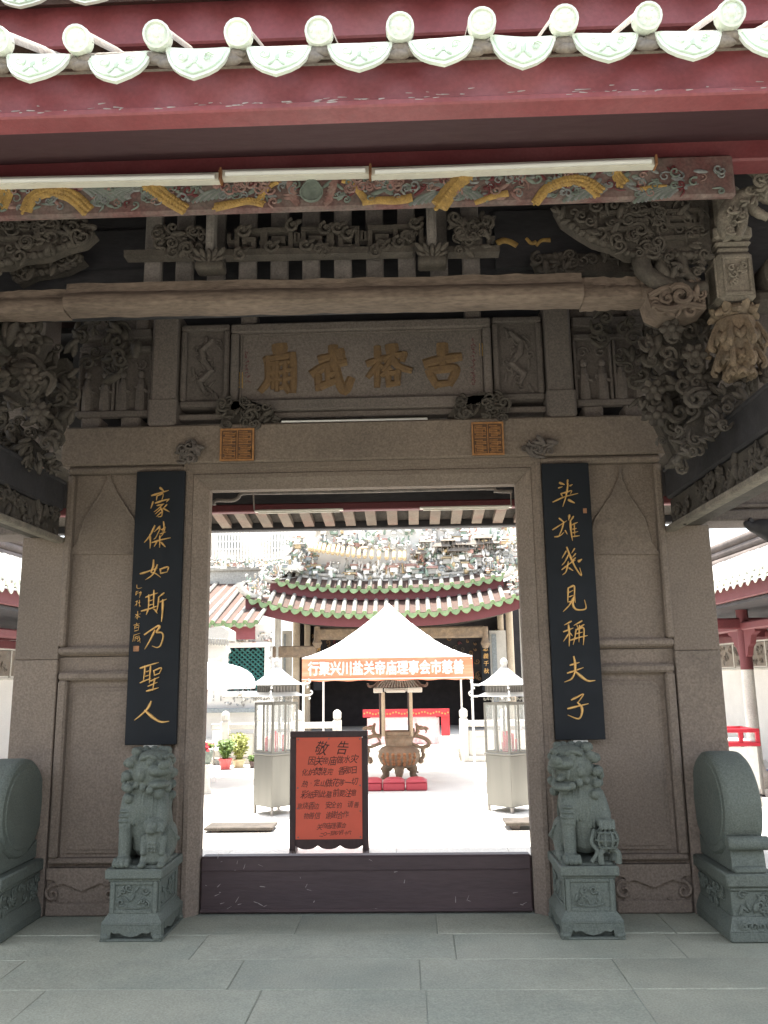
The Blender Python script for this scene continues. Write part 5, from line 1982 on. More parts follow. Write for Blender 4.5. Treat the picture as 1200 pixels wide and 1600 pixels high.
for x in (xl + w / 2, xr - w / 2):
    mb.box(x - .022, x + .022, YN - .18, YN + .20, .0, .05, .01)
    mb.bar((x, YN + .16, .04), (x, YN + .03, .35), .03, .03)
mb.build('frame', M['brown'], t)
mb = MB()
mb.box(xl + w, xr - w, YN - .012, YN + .010, zp, zt - w)
nb = mb.build('notice_sheet', M['notice'], t)


def write(body, cx, cz, size, Y, mt, parent, name, squash=1.0, shear=.12, rot=0.0, off=0.0, sx=1.0):
    vs, fs = text_mesh(body, size, shear, off)
    mb = MB()
    c, s = math.cos(rot), math.sin(rot)
    mb.add([(cx + (v.x * c * sx - v.y * s), Y, cz + (v.x * s * sx + v.y * c) * squash) for v in vs], fs)
    return mb.build(name, mt, parent)


hgt = zt - w - zp
wid = xr - xl - 2 * w
cx = (xl + xr) / 2
LINES = [(.12, '敬　告', .105, .03), (.235, '因关帝庙做水灾', .07, .05), (.345, '化炉焚烧完 香那日', .062, .0), (.455, '热·定山做花等一切', .062, .0), (.565, '彩纸到此墓前要注意', .062, .0), (.675, '意烧香边 安全的 请善', .056, -.02), (.775, '物善信 谢谢合作', .056, -.05),
         (.875, '关帝庙理事会', .048, .03), (.945, '二○一五年六月十六', .034, .09)]
rnd = random.Random(2)
for (f, txt, sz, dx) in LINES:
    mb = MB()
    n = len(txt)
    for i, ch in enumerate(txt):
        if ch in ' \u3000':
            continue
        vs, fs = text_mesh(ch, sz * rnd.uniform(.85, 1.15), .25 + rnd.uniform(-.1, .1))
        a = rnd.uniform(-.12, .12)
        c, s_ = math.cos(a), math.sin(a)
        ox = cx + dx * wid + (i - (n - 1) / 2) * sz * .9 + rnd.uniform(-.004, .004)
        oz = zt - w - f * hgt + rnd.uniform(-.006, .006) + (i - n / 2) * .0015
        for q in ((0, 0),):
            mb.add([(ox + v.x * c - v.y * s_ + q[0], YN - .0132 - .0004 * (q[1] > 0), oz + (v.x * s_ + v.y * c) * 1.12 + q[1]) for v in vs], fs)
    mb.build('notice_lettering', M['ink'] if f < .5 or rnd.random() < .3 else M['ink_brown'], nb)
mb = MB()
for (x, z) in ((.03, .98), (.5, .985), (.97, .98), (.03, .5), (.97, .52), (.03, .3), (.97, .27), (.04, .02), (.97, .02)):
    mb.ell((xl + w + wid * x, YN - .014, zp + hgt * z), (.007, .003, .007), 7, 4)
o = mb.build('pins', M['steel'], nb)
o['kind'] = 'stuff'
# ================================================================== courtyard
C0 = -.15


def ceramics(mb, poly, Y, n, seed, size=(3, 7), dep=.3, weights=(5, 2, 1, 2, 1, 3)):
    """crowded little ceramic figures, leaves and roofs on a ridge (several colours of glaze)"""
    rnd = random.Random(seed)
    xs, ys = [p[0] for p in poly], [p[1] for p in poly]
    sc = (P(xs[0] + 10, ys[0], Y) - P(xs[0], ys[0], Y)).length / 10
    k = 0
    t = 0
    pick = [i for i, w in enumerate(weights) for _ in range(w)]
    while k < n and t < n * 30:
        t += 1
        q = (rnd.uniform(min(xs), max(xs)), rnd.uniform(min(ys), max(ys)))
        if not in_poly(q, poly):
            continue
        k += 1
        s_ = rnd.uniform(*size) * sc
        c = P(q[0], q[1], Y - rnd.uniform(0, dep))
        mb.cur = rnd.choice(pick)
        r_ = rnd.random()
        if r_ < .3:
            an = rnd.uniform(0, 2 * PI)
            leaf(mb, c, (math.cos(an), rnd.uniform(-.4, .4), math.sin(an)), (-math.sin(an), 0, math.cos(an)), AN, s_, s_ * .4, s_ * .4)
        elif r_ < .5:
            mb.cap(c, c + Vector((rnd.uniform(-.4, .4) * s_, 0, s_ * 1.4)), s_ * .4, s_ * .2, 6)
            mb.ell(c + Vector((0, 0, s_ * 1.8)), s_ * .3, 6, 4)
        elif r_ < .68:
            curl(mb, c, AX, AZ, AN, s_ * .7, s_ * .2, 1.1, rnd.uniform(0, 6), rnd.choice((-1, 1)), 9, tail=s_ * .6, ns=4)
        elif r_ < .84:
            w = s_ * 1.1
            mb.cbox(c, (w * 1.4, w, w * .9))
            m0 = mb.cur
            mb.cur = rnd.choice((1, 4, 5, 2))
            mb.hull8([(c.x - w, c.y - w * .8, c.z + w * .5), (c.x + w, c.y - w * .8, c.z + w * .5), (c.x + w, c.y + w * .8, c.z + w * .5), (c.x - w, c.y + w * .8, c.z + w * .5)],
                     [(c.x - w * 1.05, c.y - .02, c.z + w * .95), (c.x + w * 1.05, c.y - .02, c.z + w * .95), (c.x + w * 1.05, c.y + .02, c.z + w * .95), (c.x - w * 1.05, c.y + .02, c.z + w * .95)])
            mb.cur = m0
        else:
            mb.ell(c, (s_ * .5, s_ * .5, s_ * rnd.uniform(.4, .9)), 7, 5)
    mb.cur = 0


def zpx(px, y, Y):
    return P(px, y, Y).z


# ---------------------------------------------------------------- temple hall
YL, YU = 15.6, 16.2
hall = thing('temple_hall', 'double eaved temple hall with green edged tiles and crowded ceramic ridge, behind the tent', 'temple', tuple(P(605, 1150, 17)))
XC = P(603, 960, YL).x
XL = P(379, 940, YL).x
HALF = XC - XL
A_L = zpx(379, 940, YL) - zpx(605, 967, YL)


def rise_l(x):
    return A_L * min(1.25, abs(x - XC) / HALF) ** 2.6


XLU = P(418, 915, YU).x
HALFU = XC - XLU
A_U = zpx(418, 913, YU) - zpx(605, 928, YU)


def rise_u(x):
    return A_U * min(1.25, abs(x - XC) / HALFU) ** 2.6


zl = zpx(605, 957, YL)
zu = zpx(605, 918, YU)
ptc = .275
M['tube_hall'] = M['tube']
tile_row(hall, XL, 2 * XC - XL, ptc, zl, YL, R(27), 1.05, .062, .06, .27, .16, -.015, M['tube'], M['glaze_green'], M['glaze_green'], M['glaze_rel'], rise=rise_l, seed=5, relief=False, ph=XC)
tile_row(hall, XLU, 2 * XC - XLU, ptc, zu, YU, R(27), .8, .062, .06, .27, .15, -.015, M['tube'], M['glaze_green'], M['glaze_green'], M['glaze_rel'], rise=rise_u, seed=6, relief=False, ph=XC + .1)


def curved_strip(x0, x1, rise, y0, z0, y1, z1, th, nm, mt, n=24, parent=None):
    mb = MB()
    vs, fs = [], []
    for i in range(n + 1):
        x = x0 + (x1 - x0) * i / n
        r_ = rise(x)
        vs += [(x, y0, z0 + r_), (x, y1, z1 + r_), (x, y1, z1 + r_ + th), (x, y0, z0 + r_ + th)]
    for i in range(n):
        for k in range(4):
            k2 = (k + 1) % 4
            fs.append((i * 4 + k, i * 4 + k2, (i + 1) * 4 + k2, (i + 1) * 4 + k))
    fs += [(0, 1, 2, 3), (n * 4, n * 4 + 1, n * 4 + 2, n * 4 + 3)]
    mb.add(vs, fs)
    return mb.build(nm, mt, parent)


curved_strip(XL, 2 * XC - XL, rise_l, YL + .02, zl - .05, YL + 1.1, zl - .05 + 1.08 * math.tan(R(27)), .03, 'roof_bed', M['clay'], parent=hall)
curved_strip(XLU, 2 * XC - XLU, rise_u, YU + .02, zu - .05, YU + 1.0, zu - .05 + .98 * math.tan(R(27)), .03, 'roof_bed', M['clay'], parent=hall)
curved_strip(XL + .05, 2 * XC - XL - .05, rise_l, YL + .12, zl - .36, YL + .18, zl - .36, .31, 'fascia_board', M['red_dark'], parent=hall)
curved_strip(XLU + .05, 2 * XC - XLU - .05, rise_u, YU + .12, zu - .32, YU + .18, zu - .32, .27, 'fascia_board', M['red_dark'], parent=hall)
curved_strip(XL + .3, 2 * XC - XL - .3, rise_l, YL + .2, zl - .34, YL + 2.2, zl - .30, .03, 'soffit', M['timber'], parent=hall)
curved_strip(XLU + .2, 2 * XC - XLU - .2, rise_u, YU + .55, zu - .8, YU + .6, zu - .8, .6, 'clerestory', M['timber'], parent=hall)
# hip ends curling up
for s in (-1, 1):
    def mx(px, y, Y):
        p = P(px, y, Y)
        return Vector((p.x if s < 0 else 2 * XC - p.x, p.y, p.z))
    mb = MB()
    mb.tube(spline([mx(374, 911, YL), mx(377, 921, YL), mx(389, 930, YL + .1), mx(408, 934, YL + .35), mx(432, 934, YL + .7)], 5), .085, 8)
    mb.tube(spline([mx(407, 893, YU), mx(412, 902, YU), mx(425, 907, YU + .1), mx(445, 907, YU + .3), mx(470, 905, YU + .6)], 5), .075, 8)
    mb.build('hip_ridge', M['white_stone'], hall, smooth=True)
    mb = MB()
    pl = [(376, 912), (386, 898), (412, 898), (420, 928), (392, 928)]
    pu = [(409, 893), (416, 880), (446, 876), (452, 898), (424, 902)]
    for poly, Y, n in ((pl, YL + .3, 70), (pu, YU + .3, 70)):
        if s > 0:
            cxp = 603
            poly = [(2 * cxp - x + 4, y - 4) for x, y in poly]
        ceramics(mb, poly, Y, n, 30 + s, (2, 4.5), .2)
    mb.build('hip_ornament', CER, hall, smooth=True)['kind'] = 'stuff'
# main ridge: mouldings, backing, ornament, little upper eave
YR = 17.0
mb = MB()
for dy, r_ in ((0, .07), (-7, .05)):
    mb.tube(spline([P(x, y + dy, YR - .2) for x, y in ((462, 899), (500, 905), (560, 908), (620, 908), (680, 905), (730, 901), (780, 894), (830, 884))], 5), r_, 8)
mb.build('ridge_moulding', M['white_stone'], hall, smooth=True)
mb = MB()
pslab(mb, [(462, 900), (466, 850), (480, 830), (500, 800), (830, 800), (830, 888), (730, 903), (620, 910), (540, 909)], YR, YR + .4)
mb.build('ridge_wall', M['white'], hall)
mb = MB()
ceramics(mb, [(490, 900), (500, 880), (640, 880), (640, 905), (560, 906)], YR - .03, 130, 1, (4, 8), .3, (10, 2, 1, 1, 1, 3))
ceramics(mb, [(640, 903), (640, 868), (780, 862), (800, 888), (730, 899)], YR - .03, 190, 2, (4.5, 8.5), .3, (12, 2, 1, 1, 1, 3))
ceramics(mb, [(640, 868), (660, 842), (800, 835), (800, 865)], YR - .03, 150, 3, (4.5, 8.5), .3, (12, 2, 1, 1, 1, 3))
ceramics(mb, [(484, 850), (500, 838), (640, 842), (640, 858), (560, 862)], YR - .03, 120, 4, (3.5, 6.5), .25, (10, 2, 1, 1, 1, 2))
ceramics(mb, [(490, 812), (815, 806), (815, 836), (490, 836)], YR - .03, 150, 5, (3.5, 7), .25, (9, 2, 1, 1, 1, 3))
mb.build('ridge_ornament', CER, hall, smooth=True)['kind'] = 'stuff'
mb = MB()
ceramics(mb, [(446, 892), (448, 845), (456, 836), (468, 842), (470, 892)], YR - .3, 120, 6, (4, 7), .3, (8, 1, 1, 1, 2, 4))
ceramics(mb, [(470, 895), (472, 852), (490, 850), (500, 898)], YR - .1, 110, 7, (2.5, 5), .3, (1, 2, 1, 6, 1, 6))
ceramics(mb, [(780, 895), (778, 850), (795, 828), (812, 835), (815, 885)], YR - .3, 120, 8, (2.5, 5.5), .3, (5, 2, 1, 2, 2, 4))
mb.cur = 0
mb.lathe([(.001, 0), (.32, 0), (.38, .08), (.34, .14), (.001, .16)], 12, tuple(P(456, 893, YR - .3)))
mb.build('ridge_end_figure', CER, hall, smooth=True)['kind'] = 'stuff'
mb = MB()
ln = [P(x, y, YR - .62) for x, y in ((484, 856), (520, 862), (570, 868), (632, 871))]
ps = spline(ln, 6)
for i, p in enumerate(ps):
    mb.ell(p + Vector((0, -.02, -.03)), (.06, .04, .07), 8, 5)
    mb.cap(p + Vector((0, .02, .03)), p + Vector((0, .35, .22)), .05, .05, 6)
mb.build('small_eave', M['ceram_ochre'], hall, smooth=True)
mb = MB()
for k, (x, y, w) in enumerate(((664, 848, 10), (690, 855, 16), (700, 846, 12), (716, 862, 18), (716, 852, 12), (742, 852, 16), (756, 842, 14), (768, 850, 12), (654, 866, 14))):
    c = P(x, y, YR - .3)
    W = w * .0168
    mb.hull8([(c.x - W, c.y - .15, c.z), (c.x + W, c.y - .15, c.z), (c.x + W, c.y + .15, c.z), (c.x - W, c.y + .15, c.z)], [(c.x - W * .6, c.y - .03, c.z + W * .5), (c.x + W * .6, c.y - .03, c.z + W * .5), (c.x + W * .6, c.y + .03, c.z + W * .5), (c.x - W * .6, c.y + .03, c.z + W * .5)])
    for s in (-1, 0, 1):
        mb.cbox((c.x + s * W * .6, c.y, c.z - .08), (.03, .2, .16))
mb.build('model_pavilion', M['clay_grey'], hall)
# upper ridge running out of sight
mb = MB()
pslab(mb, [(480, 800), (495, 770), (830, 770), (830, 802)], YR + .1, YR + .3)
mb.build('ridge_wall', M['ceram_white'], hall)

# columns, beams, dark interior with gilt carving
zf = .12
def col(px, Y, r_, ztop, nm='column', mt='white_stone', n=10):
    p = P(px, 1000, Y)
    mb = MB()
    mb.lathe([(.001, zf), (r_ * 1.5, zf), (r_ * 1.5, zf + .15), (r_, zf + .25), (r_ * .96, ztop), (.001, ztop)], n, (p.x, p.y, 0))
    return mb.build(nm, M[mt], hall, smooth=40)
M['col_tan'] = mat('tan_stone', (.46, .38, .28), .85, .12, 3, None, 0, 0, .15, 80, .4, 50)
for px, Y, r_, mt in ((434, 16.6, .09, 'white_stone'), (463, 17.2, .1, 'col_tan'), (480, 17.6, .09, 'col_tan'), (797, 17.2, .1, 'col_tan'), (783, 17.6, .09, 'col_tan'), (817, 16.6, .08, 'white_stone')):
    col(px, Y, r_, zl + .2, mt=mt)
mb = MB()
a, b = P(496, 1000, 16.6), P(758, 978, 16.6)
mb.box(a.x, b.x, 16.5, 16.75, a.z, b.z, .04)
mb.box(a.x - 3, a.x - .02, 16.52, 16.7, a.z - .45, a.z - .15, .03)
for e in (a, P(758, 1000, 16.6)):
    mb.lathe([(.001, e.z - .24), (.08, e.z - .2), (.13, e.z - .08), (.09, e.z), (.08, e.z + .35), (.001, e.z + .36)], 10, (e.x, 16.55, 0))
mb.build('eave_beam', M['timber_pale'], hall, smooth=40)
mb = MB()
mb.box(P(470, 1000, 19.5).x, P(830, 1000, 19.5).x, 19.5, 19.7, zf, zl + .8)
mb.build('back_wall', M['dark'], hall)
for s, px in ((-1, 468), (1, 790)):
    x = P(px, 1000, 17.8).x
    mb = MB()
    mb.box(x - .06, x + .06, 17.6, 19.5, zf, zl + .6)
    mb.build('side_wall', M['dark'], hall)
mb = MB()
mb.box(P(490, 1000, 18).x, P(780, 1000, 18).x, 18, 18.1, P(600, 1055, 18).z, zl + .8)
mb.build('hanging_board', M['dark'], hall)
mb = MB()
mb.cur = 0
rnd = random.Random(5)
for k in range(170):
    px, py = rnd.uniform(488, 782), rnd.uniform(985, 1062)
    if 520 < px < 690 and py > 1005:
        continue
    c = P(px, py, 17.95)
    mb.cur = rnd.choice((0, 0, 1, 2))
    curl(mb, c, AX, AZ, AN, rnd.uniform(.03, .08), .018, 1.1, rnd.uniform(0, 6), 1, 8, tail=.06, ns=4)
mb.build('gilt_carving', [M['gold_dull'], M['timber'], M['red_dark']], hall)['kind'] = 'stuff'
for px, chars in ((759, '忠義千秋'), (497, '浩氣長存')):
    c = P(px, 1035, 17.2)
    mb = MB()
    mb.box(c.x - .12, c.x + .12, 17.15, 17.22, c.z - .75, c.z + .65, .01)
    o = mb.build('couplet_panel', M['black'], hall)
    for i, ch in enumerate(chars):
        write(ch, c.x, c.z + .36 - .2 * i, .15, 17.14, M['gold'], o, 'gold_character')
for x0, x1, px in ((440, 456, 0), (768, 790, 0)):
    a, b = P(x0, 1075, 17.5), P(x1, 985, 17.5)
    mb = MB()
    mb.box(a.x, b.x, 17.5, 17.6, zf, b.z)
    mb.build('door_leaf', M['white_stone'], hall)
    mb = MB()
    mb.box(a.x + .05, a.x + (b.x - a.x) * .4, 17.46, 17.5, zf + .3, b.z - .1)
    mb.build('door_panel', M['ceram_blue'], hall)
ceil_z = zl + .3
mb = MB()
mb.box(XL + .3, 2 * XC - XL - .3, YL + 1.0, 20, zl + .72, zl + .78)
mb.build('roof_deck', M['timber_black'], hall)

# platform and steps in front of the hall
mb = MB()
mb.box(-9, 9, 11.75, 30, -.3, .12, .02)
struct(mb.build('platform', M['white_stone']))
mb = MB()
for k in range(2):
    mb.box(P(536, 1180, 11.5).x, P(717, 1180, 11.5).x, 11.15 + .3 * k, 11.8, -.2, -.06 + .09 * k, .01)
struct(mb.build('steps', M['white_stone']))


def balustrade(px0, px1, Y, posts, label):
    a, b = P(px0, 1150, Y), P(px1, 1150, Y)
    t = thing('balustrade', label, 'balustrade', ((a.x + b.x) / 2, Y, C0), 0, 'stone balustrades before the hall')
    top = P(700, 1126, Y).z
    mb = MB()
    mb.box(a.x, b.x, Y - .06, Y + .06, top - .12, top, .02)
    mb.build('hand_rail', M['white_stone'], t)
    mb = MB()
    mb.box(a.x, b.x, Y - .08, Y + .08, C0, C0 + .12, .01)
    mb.build('base_rail', M['white_stone'], t)
    for i in range(len(posts) - 1):
        p0, p1 = P(posts[i], 1150, Y).x, P(posts[i + 1], 1150, Y).x
        mb = MB()
        mb.box(min(p0, p1) + .09, max(p0, p1) - .09, Y - .03, Y + .03, C0 + .12, top - .2, .01)
        mb.box(min(p0, p1) + .2, max(p0, p1) - .2, Y - .045, Y + .045, C0 + .25, top - .32, .015)
        mb.build('panel', M['white_stone'], t)
    for px in posts:
        x = P(px, 1150, Y).x
        mb = MB()
        mb.box(x - .085, x + .085, Y - .085, Y + .085, C0, top + .04, .012)
        mb.lathe([(.001, top + .04), (.06, top + .04), (.085, top + .09), (.085, top + .19), (.05, top + .23), (.001, top + .25)], 8, (x, Y, 0))
        mb.build('post', M['white_stone'], t, smooth=40)


balustrade(724, 900, 11.55, (725, 790, 855, 898), 'pale stone balustrade right of the hall steps')
balustrade(330, 530, 11.55, (352, 404, 466, 527), 'pale stone balustrade left of the hall steps, behind the potted plants')

# ---------------------------------------------------------------- side hall on the left
YS2 = 14.6
sh = thing('side_hall', 'left wing hall with pale sloping tiled roof and teal lattice window', 'temple wing', tuple(P(360, 1100, YS2 + 1)))
xa, xb = P(255, 975, YS2).x, P(400, 975, YS2).x
ze = zpx(365, 972, YS2)
tile_row(sh, xa, xb, .27, ze, YS2, R(20), 4.1, .06, .058, .26, .15, -.01, M['tube'], M['glaze_green'], M['glaze_green'], M['glaze_rel'], seed=9, relief=False, ph=xb)
mb = MB()
dz = 4.1 * math.sin(R(20))
dy = 4.1 * math.cos(R(20))
mb.hull8([(xa, YS2, ze - .06), (xb + .05, YS2, ze - .06), (xb + .05, YS2, ze - .02), (xa, YS2, ze - .02)], [(xa, YS2 + dy, ze - .06 + dz), (xb + .05, YS2 + dy, ze - .06 + dz), (xb + .05, YS2 + dy, ze - .02 + dz), (xa, YS2 + dy, ze - .02 + dz)])
mb.build('roof_bed', M['clay'], sh)
mb = MB()
mb.box(xa, P(445, 880, YS2 + dy).x, YS2 + dy, YS2 + dy + .3, ze + dz - .1, ze + dz + .45, .05)
mb.tube([(xa, YS2 + dy - .02, ze + dz + .42), (P(445, 880, YS2 + dy).x, YS2 + dy - .02, ze + dz + .42)], .07, 8)
mb.build('ridge', M['ceram_grey'], sh, smooth=40)
mb = MB()
ceramics(mb, [(320, 870), (445, 876), (440, 888), (320, 884)], YS2 + dy - .05, 150, 12, (2, 4), .12, (3, 4, 2, 2, 1, 2))
ceramics(mb, [(415, 884), (445, 872), (440, 902), (420, 905)], YS2 + dy - .6, 60, 13, (2, 4), .12, (4, 3, 1, 2, 2, 2))
mb.build('ridge_ornament', CER, sh, smooth=True)['kind'] = 'stuff'
mb = MB()
mb.box(xa, xb - .05, YS2 + .15, YS2 + .2, ze - .42, ze - .1)
mb.build('fascia_board', M['red'], sh)
YW = YS2 + .9
wa, wb, wt, wbm = P(357, 1012, YW), P(413, 1076, YW), P(360, 1012, YW).z, P(360, 1080, YW).z
mb = MB()
x1 = P(424, 1000, YW).x
mb.box(xa - 1, wa.x - .12, YW, YW + .2, -.2, ze)
mb.box(wb.x + .12, x1, YW, YW + .2, -.2, ze)
mb.box(wa.x - .12, wb.x + .12, YW, YW + .2, wt + .12, ze)
mb.box(wa.x - .12, wb.x + .12, YW, YW + .2, -.2, wbm - .12)
mb.build('wall', M['plaster'], sh)
mb = MB()
for (a_, b_, c_, d_) in ((wa.x - .14, wb.x + .14, wt, wt + .14), (wa.x - .14, wb.x + .14, wbm - .14, wbm), (wa.x - .14, wa.x, wbm, wt), (wb.x, wb.x + .14, wbm, wt)):
    mb.box(a_, b_, YW - .06, YW + .1, c_, d_, .015)
fr_o = mb.build('window', M['white'], sh)
mb = MB()
n = 9
for i in range(-n, n * 2):
    for sgn in (1, -1):
        pts = []
        for k in range(13):
            u = k / 12
            x = wa.x + (wb.x - wa.x) * u
            z = wbm + (wt - wbm) * (i / n + sgn * u * .75)
            if wbm <= z <= wt:
                pts.append((x, YW + .05 + .012 * sgn, z))
        if len(pts) > 1:
            mb.tube(pts, .022, 4)
mb.build('lattice', M['teal'], fr_o)
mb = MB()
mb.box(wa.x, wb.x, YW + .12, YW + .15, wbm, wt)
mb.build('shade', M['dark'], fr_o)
mb = MB()
ceramics(mb, [(362, 990), (425, 990), (425, 1006), (362, 1006)], YW - .0, 90, 14, (1.5, 3), .05, (3, 0, 0, 3, 0, 6))
ceramics(mb, [(332, 1078), (410, 1078), (410, 1102), (332, 1102)], YW - .0, 70, 15, (1.5, 3), .05, (5, 0, 0, 2, 0, 5))
ceramics(mb, [(416, 1010), (424, 1010), (424, 1070), (416, 1070)], YW - .0, 40, 16, (1.5, 3), .05, (3, 0, 0, 3, 0, 6))
mb.build('painted_frieze', CER, sh, smooth=True)['kind'] = 'stuff'
mb = MB()
mb.box(xa, P(402, 1110, YW - .1).x, YW - .2, YW - .01, P(360, 1113, YW).z, P(360, 1106, YW).z, .01)
mb.build('string_course', M['ceram_blue'], sh)
# low pale porch roof at the very left of the doorway
pr2 = thing('porch_gable', 'small pale tiled porch roof at the left edge of the doorway, under the wing', 'porch roof', tuple(P(335, 1000, 13)))
mb = MB()
pslab(mb, [(300, 985), (345, 978), (357, 985), (357, 1000), (300, 998)], 12.6, 13.4)
mb.build('roof_bed', M['white_stone'], pr2)
mb = MB()
for k in range(14):
    c = P(300 + k * 4.3, 1001 + k * .2, 12.55)
    mb.cap(c + Vector((0, 0, .06)), c - Vector((0, 0, .05)), .022, .03, 6)
mb.build('eave_tiles', M['ceram_grey'], pr2, smooth=True)['kind'] = 'stuff'
mb = MB()
pslab(mb, [(300, 1005), (352, 1006), (356, 1018), (346, 1024), (335, 1030), (300, 1030)], 12.75, 13.1)
mb.build('gable_board', M['plaster'], pr2)

# ---------------------------------------------------------------- slatted building beyond
YB3 = 27.0
bb = thing('slatted_building', 'white building with vertical louvre slats behind the left wing roof', 'building', tuple(P(390, 850, YB3)))
a, b = P(255, 905, YB3), P(452, 815, YB3)
mb = MB()
mb.box(a.x, b.x, YB3 + .3, YB3 + 4, -.2, b.z)
mb.build('wall', M['plaster'], bb)
for (u0, u1) in ((338, 374), (425, 446), (258, 326)):
    mb = MB()
    q0, q1 = P(u0, 860, YB3), P(u1, 832, YB3)
    mb.box(q0.x, q1.x, YB3 + .2, YB3 + .32, q0.z, q1.z)
    mb.build('window', M['ceram_blue'], bb)
sl0 = None
x = a.x
while x < b.x:
    if sl0 is None:
        mb = MB()
        mb.box(-.03, .03, YB3 - .05, YB3 + .06, a.z, b.z)
        sl0 = mb.build('slat', M['white'], None)
        sl0.parent = bb
        sl0.matrix_parent_inverse = bb.matrix_world.inverted()
        sl0.matrix_basis = Matrix.Translation((x, 0, 0))
    else:
        inst(sl0, (x, 0, 0), bb)
    x += .125
mb = MB()
for y in (834, 845, 857, 868):
    z = P(380, y, YB3).z
    mb.box(a.x, b.x, YB3 + .06, YB3 + .1, z - .03, z + .03)
mb.build('cross_rail', M['white'], bb)

# ---------------------------------------------------------------- tent
YT = 7.15
tl, tr = P(472, 1028, YT), P(738, 1023, YT)
zv0, zv1 = P(605, 1063, YT).z, P(605, 1026, YT).z
W_ = tr.x - tl.x
Dp = 3.0
tent = thing('canopy_tent', 'white peaked canopy tent with orange lettered valance over the incense burner', 'tent', ((tl.x + tr.x) / 2, YT + Dp / 2, C0))
ap = P(607, 943, YT + Dp / 2)
cxm, cym = (tl.x + tr.x) / 2, YT + Dp / 2
N_ = 20
vs, fs = [], []
for i in range(N_ + 1):
    for j in range(N_ + 1):
        u, v = -1 + 2 * i / N_, -1 + 2 * j / N_
        r_ = max(abs(u), abs(v))
        sag = .03 * math.sin(PI * (u + 1) / 2) * math.sin(PI * (v + 1) / 2)
        f = (1 - r_) ** 1.55 * .78 + (1 - r_) * .22
        z = zv1 + (ap.z - zv1) * f - sag * (r_ > .5)
        vs.append((cxm + u * W_ / 2, cym + v * Dp / 2, z))
for i in range(N_):
    for j in range(N_):
        o = i * (N_ + 1) + j
        fs.append((o, o + 1, o + N_ + 2, o + N_ + 1))
mb = MB()
mb.add(vs, fs)
mb.build('canopy', M['canvas'], tent, smooth=60)
for (x0, y0, x1, y1) in ((tl.x, YT, tr.x, YT), (tl.x, YT + Dp, tr.x, YT + Dp), (tl.x, YT, tl.x, YT + Dp), (tr.x, YT, tr.x, YT + Dp)):
    mb = MB()
    n = 30
    vs, fs = [], []
    for i in range(n + 1):
        u = i / n
        x, y = x0 + (x1 - x0) * u, y0 + (y1 - y0) * u
        wv = .012 * math.sin(u * 23) + .008 * math.sin(u * 51)
        nx, ny = (0, -1) if y0 == y1 else (1, 0)
        for k, z in enumerate((zv1 + .005, (zv0 + zv1) / 2, zv0)):
            vs.append((x + nx * wv * k / 2, y + ny * wv * k / 2, z + (0 if k < 2 else .008 * math.sin(u * 40))))
    for i in range(n):
        for k in range(2):
            fs.append((i * 3 + k, i * 3 + k + 1, i * 3 + k + 4, i * 3 + k + 3))
    mb.add(vs, fs)
    vo = mb.build('valance', M['orange'], tent, smooth=60)
    if y0 == y1 == YT:
        fv = vo
mb = MB()
mb.box(tl.x, tr.x, YT - .022, YT - .016, zv1 - .02, zv1 + .004)
mb.box(tl.x, tr.x, YT - .026, YT - .020, zv0 + .02, zv0 + .036)
mb.build('hem_stripe', M['white'], fv)
vs, fs = text_mesh('行聚兴川盐关帝庙理事会市慈善', .172)
mb = MB()
for i, (dx, dz_) in enumerate(((-.007, 0), (.007, 0), (0, .008), (0, -.008), (.004, .005))):
    mb.add([(cxm - .02 + v.x + dx, YT - .028 - .0006 * i, (zv0 + zv1) / 2 - .005 + v.y * 1.3 + dz_) for v in vs], fs)
mb.build('valance_lettering', M['white'], fv)
for px_ in (0, 1):
    for py_ in (0, 1):
        x = tl.x + .02 if px_ == 0 else tr.x - .02
        y = YT + .03 if py_ == 0 else YT + Dp - .03
        mb = MB()
        mb.box(x - .017, x + .017, y - .017, y + .017, C0, zv1 - .01, .003)
        mb.box(x - .05, x + .05, y - .05, y + .05, C0, C0 + .01)
        mb.build('pole', M['white'], tent)
mb = MB()
for (p, q) in (((tl.x, YT + .03), (tr.x, YT + .03)), ((tl.x, YT + Dp - .03), (tr.x, YT + Dp - .03)), ((tl.x + .02, YT), (tl.x + .02, YT + Dp)), ((tr.x - .02, YT), (tr.x - .02, YT + Dp))):
    m_ = ((p[0] + q[0]) / 2, (p[1] + q[1]) / 2, zv1 - .25)
    for e in (p, q):
        mb.tube([(e[0], e[1], zv1 - .04), m_], .012, 6)
        mb.tube([(e[0], e[1], zv0 - .02), ((e[0] + m_[0]) / 2, (e[1] + m_[1]) / 2, zv1 - .04), ], .01, 6)
mb.build('scissor_frame', M['white'], tent)

# ---------------------------------------------------------------- incense burner
YC = G(624, 1223, C0).y + .35
bu = thing('incense_burner', 'roofed bronze incense burner with dragon handles on three legs under the tent', 'incense burner', (P(624, 1200, YC).x, YC, C0))
bx = P(624, 1200, YC).x
def bz_(zy):
    return P(624, 1060 + zy / 8.42, YC).z
pxm = (P(634, 1200, YC) - P(624, 1200, YC)).length / 10 / 8.42      # metres per enlarged pixel
def bp(x, y, dy=0):
    p = P(570 + x / 8.42, 1060 + y / 8.42, YC)
    return Vector((p.x, YC + dy, p.z))
prof = [(210, 690), (213, 700), (213, 735), (190, 745), (186, 770), (192, 782), (190, 800), (180, 850), (178, 880), (235, 905), (272, 960), (278, 1020), (262, 1080), (225, 1130), (160, 1170), (60, 1190)]
mb = MB()
mb.lathe([(.001, bz_(1192))] + [(r_ * pxm, bz_(y)) for r_, y in reversed(prof)] + [(175 * pxm, bz_(690)), (170 * pxm, bz_(730)), (.001, bz_(732))], 28, (bx, YC, 0))
for s in (-1, 1):
    mb.ell((bx + s * 200 * pxm, YC - .02, bz_(690)), (.02, .03, .05), 8, 6)
